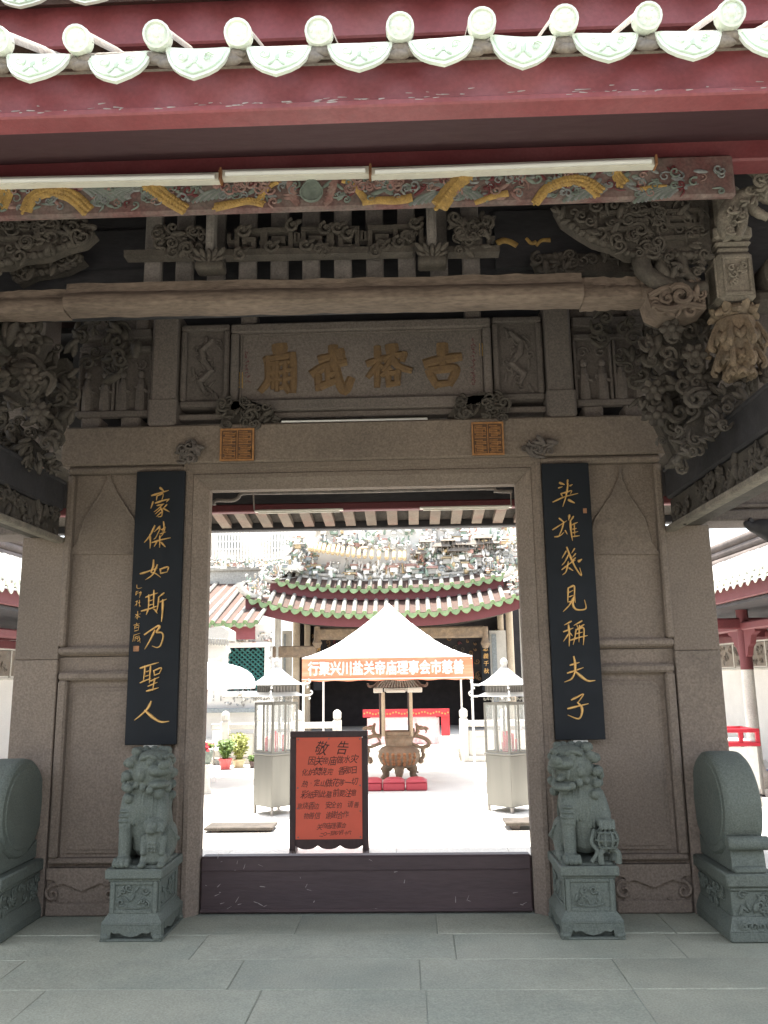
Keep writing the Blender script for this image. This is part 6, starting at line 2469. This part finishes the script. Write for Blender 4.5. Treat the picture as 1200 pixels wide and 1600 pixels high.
mb.build('bowl', M['bronze'], bu, smooth=50)
mb = MB()
rr = 280 * pxm
for i in range(7):
    a = -PI / 2 + (i - 3) * .28
    for j, y in enumerate((980, 1020, 1065, 1105)):
        r2 = {0: 272, 1: 279, 2: 270, 3: 250}[j] * pxm
        c = Vector((bx + r2 * math.cos(a), YC + r2 * math.sin(a), bz_(y)))
        d = Vector((math.cos(a), math.sin(a), 0))
        leaf(mb, c, d.cross(AZ), AZ, d, .032, .028, .014)
        if (i + j) % 2:
            curl(mb, c, d.cross(AZ), AZ, d, .03, .01, 1.1, i, 1, 9, ns=4)
mb.build('relief_plate', M['bronze_plate'], bu, smooth=True)
for a in (-PI / 2, PI / 6, 5 * PI / 6):
    d = Vector((math.cos(a), math.sin(a), 0))
    c = Vector((bx, YC, 0))
    zg = C0
    pts = [c + d * .20 + AZ * bz_(1150), c + d * .27 + AZ * bz_(1205), c + d * .25 + AZ * bz_(1280), c + d * .27 + AZ * (zg + .06), c + d * .31 + AZ * (zg + .02)]
    mb = MB()
    ps = spline(pts, 4)
    mb.tube(ps, [.085, .088, .09, .085, .078, .068, .06, .055, .05, .045, .042, .042, .045, .05, .055, .055, .05][:len(ps)], 9)
    mb.ell(c + d * .31 + AZ * (zg + .028), (.06, .06, .03), 9, 5)
    for q in range(3):
        curl(mb, c + d * .33 + AZ * bz_(1200 + 20 * q) + d.cross(AZ) * (.03 * (q - 1)), d.cross(AZ), AZ, d, .03, .01, 1.1, q, 1, 9)
    mb.build('leg', M['bronze'], bu, smooth=True)
for s in (-1, 1):
    f = (lambda x: x if s > 0 else 2 * 403 - x)
    mb = MB()
    for pts, r0, r1 in (([(585, 770), (640, 755), (700, 760), (790, 790), (845, 840), (835, 885), (775, 905), (762, 960), (772, 1020), (735, 1085)], .035, .03), ([(590, 850), (640, 870), (690, 890), (740, 905), (780, 900)], .03, .025),
                         ([(672, 590), (688, 640), (690, 700), (670, 745)], .02, .035), ([(690, 640), (740, 655), (800, 650), (835, 668)], .04, .015), ([(790, 660), (810, 690), (800, 720)], .02, .008), ([(700, 760), (690, 720), (720, 690)], .02, .015), ([(640, 755), (625, 800), (600, 830)], .02, .012)):
        ps = spline([bp(f(x), y) for x, y in pts], 5)
        k = len(ps)
        mb.tube(ps, [r0 + (r1 - r0) * i / (k - 1) for i in range(k)], 8)
    mb.ell(bp(f(735), 1078), (.05, .04, .055), 9, 6)
    mb.ell(bp(f(735), 645), (.05, .035, .035), 9, 6)
    mb.build('dragon_handle', M['bronze'], bu, smooth=True)
for (x, dy, mt, w) in ((250, -.16, 'col_tan', 26), (612, -.16, 'col_tan', 24), (205, .16, 'brown', 18), (585, .16, 'brown', 18)):
    a, b = bp(x, 690, dy), bp(x, 180, dy)
    mb = MB()
    mb.lathe([(.001, a.z - .08), (w * pxm, a.z - .08), (w * pxm * .9, b.z), (.001, b.z)], 10, (a.x, YC + dy, 0))
    mb.build('roof_post', M[mt], bu, smooth=40)
z0 = bz_(175)
mb = MB()
hw = 330 * pxm
for (s, e) in ((-1, 0), (1, 0)):
    mb.box(bx + s * .16 if s > 0 else bx - hw * .97, bx + hw * .97 if s > 0 else bx - .25, YC - .33, YC - .27, z0 - .01, z0 + .075, .012)
mb.box(bx - .20, bx + .13, YC - .33, YC - .27, z0 - .008, z0 + .045, .012)
mb.box(bx - hw * .6, bx + hw * .6, YC + .25, YC + .3, z0, z0 + .06, .01)
mb.build('eave_plate', M['white_stone'], bu)
mb = MB()
mb.hull8([(bx - hw * 1.08, YC - .38, z0 + .075), (bx + hw * 1.08, YC - .38, z0 + .075), (bx + hw * 1.08, YC + .38, z0 + .075), (bx - hw * 1.08, YC + .38, z0 + .075)], [(bx - hw * .6, YC - .04, z0 + .26), (bx + hw * .6, YC - .04, z0 + .26), (bx + hw * .6, YC + .04, z0 + .26), (bx - hw * .6, YC + .04, z0 + .26)])
for s in (-1, 1):
    mb.tube(spline([(bx + s * hw * .6, YC - .06, z0 + .26), (bx + s * hw * .9, YC - .3, z0 + .12), (bx + s * hw * 1.12, YC - .4, z0 + .1), (bx + s * hw * 1.18, YC - .42, z0 + .15)], 4), .022, 6)
mb.build('roof', M['clay'], bu)
mb = MB()
for k in range(15):
    x = bx + (k - 7) * hw * .115
    mb.tube([(x, YC - .39, z0 + .085), (x * .55 + bx * .45, YC - .05, z0 + .265)], .014, 5)
mb.build('roof_ribs', M['clay_grey'], bu)['kind'] = 'stuff'

# ---------------------------------------------------------------- kneeling cushions
cu = None
for i, (x0, x1) in enumerate(((569, 597), (598, 633), (634, 668))):
    a, b = P(x0, 1230, 7.35), P(x1, 1230, 7.35)
    lb_ = ('left crimson kneeling cushion half hidden by the notice board', 'middle crimson kneeling cushion before the burner', 'right crimson kneeling cushion before the burner')[i]
    t = thing('kneeling_cushion', lb_, 'cushion', ((a.x + b.x) / 2, 7.45, C0), 0, 'crimson kneeling cushions in a row')
    w = (b.x - a.x) / 2
    mb = MB()
    vs, fs = [], []
    n, m_ = 10, 10
    for i2 in range(n + 1):
        for j in range(m_ + 1):
            u, v = -1 + 2 * i2 / n, -1 + 2 * j / m_
            vs.append((u * w * .985, v * .2, .125 + .055 * (1 - u ** 4) * (1 - v ** 4)))
    for i2 in range(n):
        for j in range(m_):
            o = i2 * (m_ + 1) + j
            fs.append((o, o + 1, o + m_ + 2, o + m_ + 1))
    mb.add(vs, fs)
    mb.build('pad', M['cushion'], t, smooth=True, keep=True)
    mb = MB()
    mb.box(-w * .98, w * .98, -.195, .195, .0, .125, .02)
    mb.build('base', M['cushion'], t, keep=True)

# ---------------------------------------------------------------- altar table beyond
ya = 12.6
al = thing('altar_table', 'altar table with pink cloth and crimson fringed valance inside the hall front', 'altar table', tuple(P(636, 1170, ya)))
a, b = P(574, 1168, ya), P(686, 1121, ya)
mb = MB()
mb.box(a.x + .05, b.x - .05, ya + .05, ya + .8, .12, b.z, .01)
mb.build('table', M['brown'], al)
n = 40
vs, fs = [], []
for i in range(n + 1):
    u = i / n
    for k, z in enumerate((b.z, (a.z + b.z) / 2, a.z)):
        vs.append((a.x + (b.x - a.x) * u, ya + .02 * math.sin(u * 46) * k, max(z, .13)))
for i in range(n):
    for k in range(2):
        fs.append((i * 3 + k, i * 3 + k + 1, i * 3 + k + 4, i * 3 + k + 3))
mb = MB()
mb.add(vs, fs)
mb.build('front_cloth', M['pink'], al, smooth=True)
mb = MB()
q0, q1 = P(567, 1121, ya - .06), P(702, 1107, ya - .06)
mb.box(q0.x, q1.x, ya - .08, ya - .05, q0.z, q1.z)
vo = mb.build('valance', M['crimson'], al)
mb = MB()
for k in range(30):
    mb.ell((q0.x + (q1.x - q0.x) * (k + .5) / 30, ya - .085, (q0.z + q1.z) / 2 + .02 * math.sin(k * 1.3)), (.02, .006, .02), 6, 4)
mb.build('gold_dots', M['gold_paint'], vo)['kind'] = 'stuff'
mb = MB()
w0, w1 = P(690, 1150, ya - .05), P(702, 1107, ya - .05)
mb.box(w0.x, w1.x, ya - .05, ya - .02, w0.z, w1.z)
mb.build('side_banner', M['crimson'], al)
mb = MB()
for (px, py, r_) in ((610, 1100, .05), (622, 1097, .07), (640, 1099, .05)):
    pass
mb.box(a.x + .5, a.x + 1.0, ya - .08, ya + .0, P(600, 1143, ya).z, P(600, 1134, ya).z)
mb.build('offering_tray', M['white'], al)

# ---------------------------------------------------------------- steel candle cabinets
def cabinet(px, base_y, label):
    g = G(px, base_y, C0)
    t = thing('candle_cabinet', label, 'candle cabinet', (g.x, g.y + .30, C0), R(45), 'steel candle cabinets either side of the path')
    d = (g.y + BACK + .3)
    def zq(y):
        return P(px, y, g.y + .05).z - C0
    h = .205
    z0, z1, z2, z3 = zq(1262), zq(1181), zq(1098), zq(1088)
    mb = MB()
    mb.box(-h, h, -h, h, z0, z1, .008)
    mb.build('lower_case', M['steel'], t, keep=True)
    mb = MB()
    mb.box(-h - .012, h + .012, -h - .012, h + .012, z1, z1 + .025, .006)
    mb.build('sill', M['steel'], t, keep=True)
    for sx in (-1, 1):
        for sy in (-1, 1):
            mb = MB()
            mb.box(sx * (h - .02) - .016, sx * (h - .02) + .016, sy * (h - .02) - .016, sy * (h - .02) + .016, 0, z0, .003)
            mb.build('leg', M['steel_dark'], t, keep=True)
            mb = MB()
            mb.box(sx * (h - .014) - .014, sx * (h - .014) + .014, sy * (h - .014) - .014, sy * (h - .014) + .014, z1 + .025, z2, .003)
            mb.build('corner_post', M['steel'], t, keep=True)
    for k in range(4):
        rot = Matrix.Rotation(k * PI / 2, 4, 'Z')
        mb = MB(); mb.T = rot
        mb.box(-h + .03, h - .03, -h + .004, -h + .008, z1 + .03, z2 - .02)
        po = mb.build('pane', M['glass'], t, keep=True)
        mb = MB(); mb.T = rot
        mb.box(-h + .028, h - .028, -h - .003, -h + .014, z2 - .03, z2)
        mb.box(-.012, .012, -h - .002, -h + .013, z1 + .026, z2 - .03)
        mb.box(-h + .028, h - .028, -h - .002, -h + .013, z1 + .026, z1 + .05)
        mb.build('sash', M['steel'], t, keep=True)
    # candle spikes within
    mb = MB()
    rnd = random.Random(int(px))
    for k in range(14):
        x, y = rnd.uniform(-.14, .14), rnd.uniform(-.14, .14)
        hgt = rnd.uniform(.1, .3)
        mb.cur = 0 if k < 9 else 1
        mb.lathe([(.001, z1 + .03), (.012, z1 + .03), (.012, z1 + .03 + hgt), (.001, z1 + .032 + hgt)], 6, (x, y, 0))
    mb.build('candles', [M['redgloss'], M['lamp_white']], t, keep=True)['kind'] = 'stuff'
    # two-tier pagoda roof
    e1 = h + .09
    def tier(za, zb, ea, eb, nm):
        mb = MB()
        n = 6
        prev = None
        vs, fs = [], []
        for k in range(n + 1):
            f = k / n
            e = ea + (eb - ea) * f
            z = za + (zb - za) * f ** 1.5
            for (sx, sy) in ((-1, -1), (1, -1), (1, 1), (-1, 1)):
                vs.append((sx * e, sy * e, z))
        for k in range(n):
            for q in range(4):
                q2 = (q + 1) % 4
                fs.append((k * 4 + q, k * 4 + q2, k * 4 + 4 + q2, k * 4 + 4 + q))
        fs += [(3, 2, 1, 0), tuple(n * 4 + q for q in range(4))]
        mb.add(vs, fs)
        mb.build(nm, M['steel_roof'], t, keep=True)
    tier(z3, z3 + .05, e1, h * .92, 'lower_roof')
    zb2 = z3 + .05
    zt2 = zq(1070)
    mb = MB()
    mb.box(-h * .86, h * .86, -h * .86, h * .86, zb2, zt2)
    mb.build('frieze_box', M['steel_dark'], t, keep=True)
    mb = MB()
    for k in range(4):
        mb.T = Matrix.Rotation(k * PI / 2, 4, 'Z')
        mb.box(-h * .9, h * .9, -h * .9, -h * .87, zt2 - .02, zt2)
        for q in range(8):
            x = -h * .86 + h * 1.72 * q / 7
            mb.box(x - .008, x + .008, -h * .9, -h * .865, zb2, zt2 - .02)
        for q in range(6):
            x = -h * .8 + h * 1.6 * q / 5
            curl(mb, (x, -h - .01, z3 - .035), AX, AZ, AN, .022, .006, 1.0, q, 1 if q % 2 else -1, 8, ns=4)
    mb.build('fretwork', M['steel'], t, keep=True)
    tier(zt2 + .0, zq(1043), e1 - .02, .035, 'upper_roof')
    zk = zq(1043)
    mb = MB()
    mb.lathe([(.001, zk - .02), (.05, zk - .02), (.035, zk + .03), (.05, zk + .06), (.05, zk + .09), (.025, zk + .12), (.001, zk + .13)], 12)
    mb.build('finial', M['steel_roof'], t, smooth=True, keep=True)
    mb = MB()
    for k in range(4):
        mb = MB()
        a_ = PI / 4 + k * PI / 2
        d_ = Vector((math.cos(a_), math.sin(a_), 0))
        for (zz_, ee) in ((z3, e1), (zt2, e1 - .02)):
            p = d_ * ee * 1.414 + AZ * zz_
            mb.tube(spline([p - d_ * .06, p + d_ * .02 + AZ * .005, p + d_ * .055 + AZ * .04, p + d_ * .03 + AZ * .065], 4), .012, 6)
            mb.ell(p + d_ * .02 - AZ * .035, .018, 7, 5)
        mb.build('corner_hooks', M['steel_roof'], t, smooth=True, keep=True)


M['steel_roof'] = mat('pale_steel', (.72, .71, .68), .4, .06, 6, None, 0, 0, 0, 60, .05, 30, metal=.5)
cabinet(424, 1276, 'steel candle cabinet with pagoda roof and glass case left of the path')
cabinet(801, 1272, 'steel candle cabinet with pagoda roof and glass case at the right door jamb')

# ---------------------------------------------------------------- low stone benches beside the path
for (x0, x1, ya_, lb_) in ((318, 426, 1296, 'low stone bench left of the path behind the threshold'), (790, 860, 1288, 'low stone bench right of the path behind the threshold')):
    Y = G((x0 + x1) / 2, ya_ + 6, -.01).y if False else 3.9
    a, b = P(x0, ya_, Y), P(x1, ya_, Y)
    t = thing('stone_bench', lb_, 'bench', ((a.x + b.x) / 2, Y, C0), 0, 'low stone benches beside the path')
    zt = P((x0 + x1) / 2, ya_ - 3, Y).z
    mb = MB()
    mb.box(a.x, b.x, Y, Y + .36, zt - .035, zt, .008)
    mb.build('slab', M['timber'], t)  # dark colour on the stone slab paints in the shade of its front
    for x in (a.x + .12, b.x - .12):
        mb = MB()
        mb.box(x - .05, x + .05, Y + .05, Y + .3, C0, zt - .035, .004)
        mb.build('foot', M['granite_dark'], t)

# ---------------------------------------------------------------- parasol, pots
Yp = 8.6
c = P(318, 1072, Yp)
t = thing('parasol', 'big white domed parasol at the left of the courtyard, pole beside the jamb', 'parasol', (c.x, Yp, C0))
rad = P(398, 1072, Yp).x - c.x
ht = P(330, 1034, Yp).z - c.z
mb = MB()
n = 24
prof = [(rad * math.sin(a), c.z + ht * math.cos(a) ** .8) for a in [PI / 2 * k / 8 for k in range(9)]]
mb.lathe([(r_, z) for r_, z in reversed(prof)], n, (c.x, Yp, 0), caps=False)
mb.lathe([(rad, c.z), (rad * .995, c.z - .05)], n, (c.x, Yp, 0), caps=False)
mb.build('canopy', M['canvas'], t, smooth=60)
mb = MB()
mb.lathe([(.001, C0), (.25, C0), (.25, C0 + .08), (.025, C0 + .1), (.02, c.z + ht - .02), (.001, c.z + ht)], 10, (c.x, Yp, 0))
mb.build('pole', M['white'], t, smooth=40)
mb = MB()
for k in range(8):
    a = 2 * PI * k / 8
    mb.tube(spline([Vector((c.x + math.cos(a) * r_ * .98, Yp + math.sin(a) * r_ * .98, z - .012)) for r_, z in prof[::2]], 3), .008, 5)
mb.build('ribs', M['steel'], t)
mb = MB()
q = P(332, 1066, Yp - .4)
mb.tube(spline([q, P(324, 1076, Yp - .4), P(322, 1110, Yp - .4), P(321, 1150, Yp - .4)], 5), .012, 5)
mb.ell(q, .05, 8, 5)
mb.build('cord', M['red_dark'], t)


def pot_plant(px, y0, y1, w, mt, leaf_mt, ph, label, seed, n=60, cat='potted plant'):
    g = G(px, y1, C0)
    t = thing('potted_plant', label, cat, tuple(g), 0, 'potted plants before the left balustrade')
    m_ = (P(px + 10, y1, g.y) - P(px, y1, g.y)).length / 10
    r_ = w * m_ / 2
    h = P(px, y0, g.y).z - C0
    mb = MB()
    mb.lathe([(.001, 0), (r_ * .7, 0), (r_ * .95, h * .8), (r_ * 1.08, h * .82), (r_ * 1.08, h), (r_ * .9, h), (r_ * .88, h * .85), (.001, h * .85)], 14)
    mb.build('pot', M[mt], t, smooth=40, keep=True)
    rnd = random.Random(seed)
    mb = MB()
    H_ = ph * m_
    for k in range(n):
        a = rnd.uniform(0, 2 * PI)
        q = rnd.uniform(.1, 1)
        base = Vector((math.cos(a) * r_ * .4 * q, math.sin(a) * r_ * .4 * q, h * .85))
        tip = Vector((math.cos(a) * r_ * 1.5 * q, math.sin(a) * r_ * 1.5 * q, h + H_ * rnd.uniform(.4, 1)))
        mid = (base + tip) / 2 + Vector((0, 0, H_ * .1))
        ps = spline([base, mid, tip], 3)
        mb.tube(ps, .006, 4)
        for p in ps[2:]:
            for _ in range(2):
                an = rnd.uniform(0, 6.28)
                d = Vector((math.cos(an), math.sin(an), rnd.uniform(-.3, .6))).normalized()
                s2 = d.orthogonal().normalized() * .018
                L = .07
                mb.add([p, p + d * L * .5 + s2, p + d * L, p + d * L * .5 - s2], [(0, 1, 2, 3)])
    mb.build('foliage', M[leaf_mt], t, keep=True)


pot_plant(352, 1185, 1202, 20, 'pot_red', 'leaf', 28, 'bushy green plant in a red pot left of the cream pot', 1)
pot_plant(373, 1186, 1199, 20, 'pot_cream', 'leaf_pale', 38, 'tall yellow green plant in a cream bowl beside the red pot', 2, 80)
pot_plant(394, 1189, 1200, 9, 'brown', 'leaf', 8, 'small plant in a maroon pot next to the steel cabinet', 3, 20)
g = G(322, 1240, C0)
t = thing('flower_urn', 'stone urn of red flowers on a pedestal at the left jamb', 'flower urn', tuple(g))
m_ = (P(332, 1200, g.y) - P(322, 1200, g.y)).length / 10
def zu_(y):
    return P(322, y, g.y).z - C0
mb = MB()
mb.lathe([(.001, 0), (9 * m_, 0), (9 * m_, .06), (5.5 * m_, .1), (5 * m_, zu_(1196)), (8 * m_, zu_(1194)), (.001, zu_(1193))], 12)
mb.build('pedestal', M['white_stone'], t, smooth=40, keep=True)
mb = MB()
mb.lathe([(.001, zu_(1193)), (5 * m_, zu_(1193)), (9 * m_, zu_(1182)), (9.5 * m_, zu_(1174)), (8 * m_, zu_(1172)), (.001, zu_(1174))], 14)
mb.build('bowl', M['olive'], t, smooth=40, keep=True)
mb = MB()
rnd = random.Random(6)
for k in range(40):
    a = rnd.uniform(0, 6.28)
    q = rnd.uniform(0, 9) * m_
    mb.cur = 0 if k < 22 else 1
    mb.ell((math.cos(a) * q, math.sin(a) * q, zu_(1172) + rnd.uniform(0, .1)), (.03, .03, .022), 6, 4)
mb.build('flowers', [M['redgloss'], M['leaf']], t, keep=True)['kind'] = 'stuff'
wp = P(339, 1150, 11.9)
t = thing('wall_box', 'pale grey metal box on the wall behind the left plants', 'box', tuple(wp))
a, b = P(332, 1158, 11.4), P(347, 1142, 11.4)
mb = MB()
mb.box(a.x, b.x, 11.35, 11.47, a.z, b.z, .01)
mb.build('case', M['ceram_white'], t)
mb = MB()
mb.box(a.x + .02, b.x - .02, 11.34, 11.352, a.z + .02, b.z - .02, .003)
mb.build('door', M['white'], t)
for x in (a.x + .03, b.x - .03):
    mb = MB()
    mb.box(x - .01, x + .01, 11.38, 11.44, C0, a.z, .002)
    mb.build('stand_leg', M['steel_dark'], t)

# ---------------------------------------------------------------- side galleries, seen past the ends of the gate wall
COLX = 8.0 - PX(1163, 1000, CX + 4.55 + .62).y


def gallery(s, label):
    Xe = CX + s * 4.55
    ze = PX(1114, 912, CX + 4.55).z
    t = thing('side_gallery', label, 'gallery', (Xe, 8.0, 0), -s * PI / 2, 'side galleries of the courtyard')
    Lh = 5.4
    # local frame: x along the gallery, -y towards the courtyard, +y to its back wall
    tile_o = None
    tr_ = dict(seed=20 + s, relief=False)
    loc_row(t, -Lh, Lh, .235, ze, 0, R(24), 2.4, .055, .055, .19, .15, .0, M['tube'], M['glaze'], M['glaze'], M['glaze_rel'], 20 + s)
    mb = MB()
    dz, dy = 2.4 * math.sin(R(24)), 2.4 * math.cos(R(24))
    mb.hull8([(-Lh, .02, ze - .07), (Lh, .02, ze - .07), (Lh, .02, ze - .03), (-Lh, .02, ze - .03)], [(-Lh, dy, ze - .07 + dz), (Lh, dy, ze - .07 + dz), (Lh, dy, ze - .03 + dz), (-Lh, dy, ze - .03 + dz)])
    mb.build('roof_bed', M['clay'], t, keep=True)
    mb = MB()
    for k, (z, r_) in enumerate(((.02, .12), (.2, .09), (.36, .1))):
        pts = [(-Lh, dy, ze + dz + z), (0, dy, ze + dz + z - .05), (Lh * .7, dy, ze + dz + z), (Lh, dy, ze + dz + z + .12)]
        if s < 0:
            pts = [(-x, y, z_) for x, y, z_ in pts]
        mb.tube(spline(pts, 6), r_, 8)
    mb.build('ridge', M['granite_dark'], t, smooth=True, keep=True)
    mb = MB()
    mb.box(-Lh, Lh, .10, .15, ze - .27, ze - .07, .01)
    mb.build('fascia_board', M['red_dark'], t, keep=True)
    mb = MB()
    mb.box(-Lh, Lh, .56, .68, ze - .62, ze - .50, .02)
    mb.build('tie_beam', M['red_dark'], t, keep=True)
    mb = MB()
    mb.box(-Lh, Lh, .16, 2.3, ze - .32, ze - .28)
    mb.build('soffit', M['timber_black'], t, keep=True)
    zw0, zw1 = 1.62, 2.12
    mb = MB()
    mb.box(-Lh, Lh, 2.2, 2.4, -.2, ze + .4)
    mb.build('back_wall', M['plaster'], t, keep=True)
    mb = MB()
    mb.box(-Lh, Lh, 2.14, 2.2, zw1, zw1 + .14, .01)
    mb.box(-Lh, Lh, 2.16, 2.2, zw1 + .2, zw1 + .34, .01)
    mb.build('wall_beam', M['red_dark'], t, keep=True)
    n = 14
    w = 2 * Lh / n
    for k in range(n):
        mb = MB()
        x0 = -Lh + k * w
        mb.box(x0 + .03, x0 + w - .03, 2.17, 2.21, zw0 + .03, zw1 - .03, .008)
        rnd = random.Random(k)
        for q in range(14):
            curl(mb, (x0 + rnd.uniform(.1, w - .1), 2.165, rnd.uniform(zw0 + .08, zw1 - .08)), AX, AZ, AN, rnd.uniform(.03, .06), .013, 1.1, q, 1 if q % 2 else -1, 9, tail=.05, ns=4)
        mb.build('relief_panel', M['clay_grey'], t, keep=True)
    mb = MB()
    for z in (zw0 - .02, zw1):
        mb.box(-Lh, Lh, 2.165, 2.2, z - .02, z + .02, .004)
    for k in range(n + 1):
        mb.box(-Lh + k * w - .02, -Lh + k * w + .02, 2.168, 2.2, zw0, zw1 - .02, .004)
    mb.build('panel_frame', M['white_stone'], t, keep=True)
    mb = MB()
    mb.box(-Lh, Lh, .25, 2.4, -.2, -.04, .01)
    mb.build('floor', M['white_stone'], t, keep=True)
    for xk in ((COLX, COLX - 3.0, COLX - 6.0) if s > 0 else (-COLX, -COLX + 3.0, -COLX + 6.0)):
        mb = MB()
        mb.lathe([(.001, 1.58), (.088, 1.58), (.084, ze - .3), (.001, ze - .3)], 16, (xk, .62, 0))
        mb.build('column', M['red_dark'], t, smooth=40, keep=True)
        mb = MB()
        mb.lathe([(.001, -.05), (.2, -.05), (.2, .12), (.12, .2), (.092, .3), (.084, 1.58), (.001, 1.58)], 16, (xk, .62, 0))
        mb.build('column_base', M['white_stone'], t, smooth=40, keep=True)
        for e in (-1, 1):
            mb = MB()
            mb.prism([(xk + e * .1, ze - .62), (xk + e * .1, ze - 1.0), (xk + e * .16, ze - .98), (xk + e * .22, ze - .86), (xk + e * .30, ze - .82), (xk + e * .36, ze - .70), (xk + e * .5, ze - .66), (xk + e * .5, ze - .62)], 'y', .58, .66)
            mb.build('corbel', M['red_dark'], t, keep=True)
        mb = MB()
        mb.box(xk - .06, xk + .06, .1, 2.2, ze - .6, ze - .44, .02)
        mb.build('cross_beam', M['red_dark'], t, keep=True)
    return t


def loc_row(parent, x0, x1, pitch, z, y, sl, L, r, capr, dw, dh, dz, mt_tube, mt_end, mt_drip, mt_rel, seed):
    rnd = random.Random(seed)
    k0, k1 = math.ceil(x0 / pitch), math.floor(x1 / pitch)
    a = b = c = None
    for k in range(k0, k1 + 1):
        x = k * pitch
        jit = Matrix.Rotation(rnd.uniform(-.02, .02), 3, 'Z')
        loc = Vector((x, y, z + rnd.uniform(-.006, .006)))
        if a is None:
            a = tube_mesh(r, L, sl, capr).build('tube_tile', mt_tube, parent, smooth=True, keep=True)
            a.matrix_basis = Matrix.Translation(loc)
            b = end_mesh(capr, sl).build('tile_end', mt_end, parent, smooth=40, keep=True)
            b.matrix_basis = Matrix.Translation(loc)
            c = drip_mesh(dw, dh, False).build('drip_tile', [mt_drip, mt_rel], parent, smooth=40, keep=True)
            c.matrix_basis = Matrix.Translation(loc + Vector((pitch / 2, .01, dz)))
        else:
            inst(a, loc, parent, jit)
            inst(b, loc, parent, jit)
            inst(c, loc + Vector((pitch / 2, .01, dz)), parent, jit)


gallery(1, 'red columned side gallery with carved wall panels, past the right end of the gate wall')
gallery(-1, 'red columned side gallery with carved wall panels, past the left end of the gate wall')
# red cart and blue chair in the right gallery
t = thing('cart', 'red metal cart with white side panels by the right gallery column', 'cart', tuple(P(1160, 1200, 6.0)))
a, b = P(1128, 1166, 5.6), P(1184, 1138, 5.6)
mb = MB()
for (x0, x1, z0, z1) in ((a.x, b.x, b.z - .05, b.z), (a.x, b.x, a.z, a.z + .05), (a.x, a.x + .05, a.z, b.z), (b.x - .05, b.x, a.z, b.z), ((a.x + b.x) / 2 - .025, (a.x + b.x) / 2 + .025, a.z, b.z)):
    k_ = .004 if z1 - z0 > .06 else 0
    mb.box(x0, x1, 5.55 + k_, 5.6 - k_, z0 + k_, z1 - k_, .004)
    mb.box(x0, x1, 6.1 + k_, 6.15 - k_, z0 + k_, z1 - k_, .004)
for x in (a.x, b.x - .05):
    mb.box(x + .003, x + .047, 5.597, 6.103, b.z - .047, b.z - .003, .004)
    mb.box(x + .003, x + .047, 5.597, 6.103, a.z + .003, a.z + .047, .004)
    for y in (5.55, 6.1):
        pass
mb.build('frame', M['redgloss'], t)
for x in (a.x, b.x - .05):
    for y in (5.55, 6.1):
        mb = MB()
        mb.box(x + .006, x + .044, y + .006, y + .044, C0 + .12, a.z, .004)
        mb.build('leg', M['steel_dark'], t)
mb = MB()
mb.box(a.x + .05, b.x - .05, 5.56, 5.59, C0 + .2, a.z - .01)
mb.box(a.x + .05, b.x - .05, 5.6, 6.1, a.z + .05, a.z + .07)
mb.build('panel', M['ceram_white'], t)
for x in (a.x + .03, b.x - .03):
    for y in (5.58, 6.12):
        mb = MB()
        mb.lathe([(.001, -.02), (.07, -.02), (.07, .02), (.001, .02)], 12, (x, y, C0 + .19 - .12), 'x')
        mb.build('wheel', M['dark'], t)
t = thing('chair', 'blue plastic chair behind the right drum stone', 'chair', tuple(P(1192, 1235, 6.6)))
a, b = P(1179, 1216, 6.5), P(1205, 1184, 6.5)
zs = P(1190, 1204, 6.5).z
mb = MB()
mb.box(a.x, b.x, 6.4, 6.8, zs - .03, zs, .012)
mb.build('seat', M['blue'], t)
mb = MB()
for i in range(4):
    u0 = a.x + (b.x - a.x) * i / 4
    mb.box(u0 + .006, u0 + (b.x - a.x) / 4 - .006, 6.79, 6.82, zs + .03, b.z + .02, .006)
mb.box(a.x, b.x, 6.785, 6.825, b.z, b.z + .05, .012)
mb.box(a.x, b.x, 6.785, 6.825, zs, zs + .06, .01)
mb.build('backrest', M['blue'], t)
for x in (a.x + .02, b.x - .02):
    for y in (6.43, 6.78):
        mb = MB()
        mb.box(x - .017, x + .017, y - .017, y + .017, C0, zs - .03, .004)
        mb.build('leg', M['blue'], t)
# dark carved fish-dragon ends that hang in the side passages
for s in (-1, 1):
    pts = [(1163, 815), (1172, 822), (1184, 824), (1200, 828), (1230, 836)]
    mb = MB()
    def q_(x, y):
        p = P(x, y, .05)
        return Vector((p.x if s > 0 else 2 * CX - p.x, .05, p.z))
    ps = spline([q_(x, y) for x, y in pts], 4)
    mb.tube(ps, [.012, .02, .028, .03, .035, .04, .045, .05, .06, .065, .07, .075, .08, .085, .09, .095, .1][:len(ps)], 8)
    mb.tube(spline([q_(1182, 824), q_(1176, 816), q_(1170, 812)], 3), .02, 6)
    mb.tube(spline([q_(1192, 826), q_(1196, 836), q_(1206, 842)], 3), .025, 6)
    for k in range(6):
        leaf(mb, q_(1192 + 7 * k, 830 + 2 * k), (1 * s, 0, rnd.uniform(-1, 1)), (0, 0, 1), AN, .09, .03, .03)
    mb.build('fish_carving', M['timber_black'], fr, smooth=True)
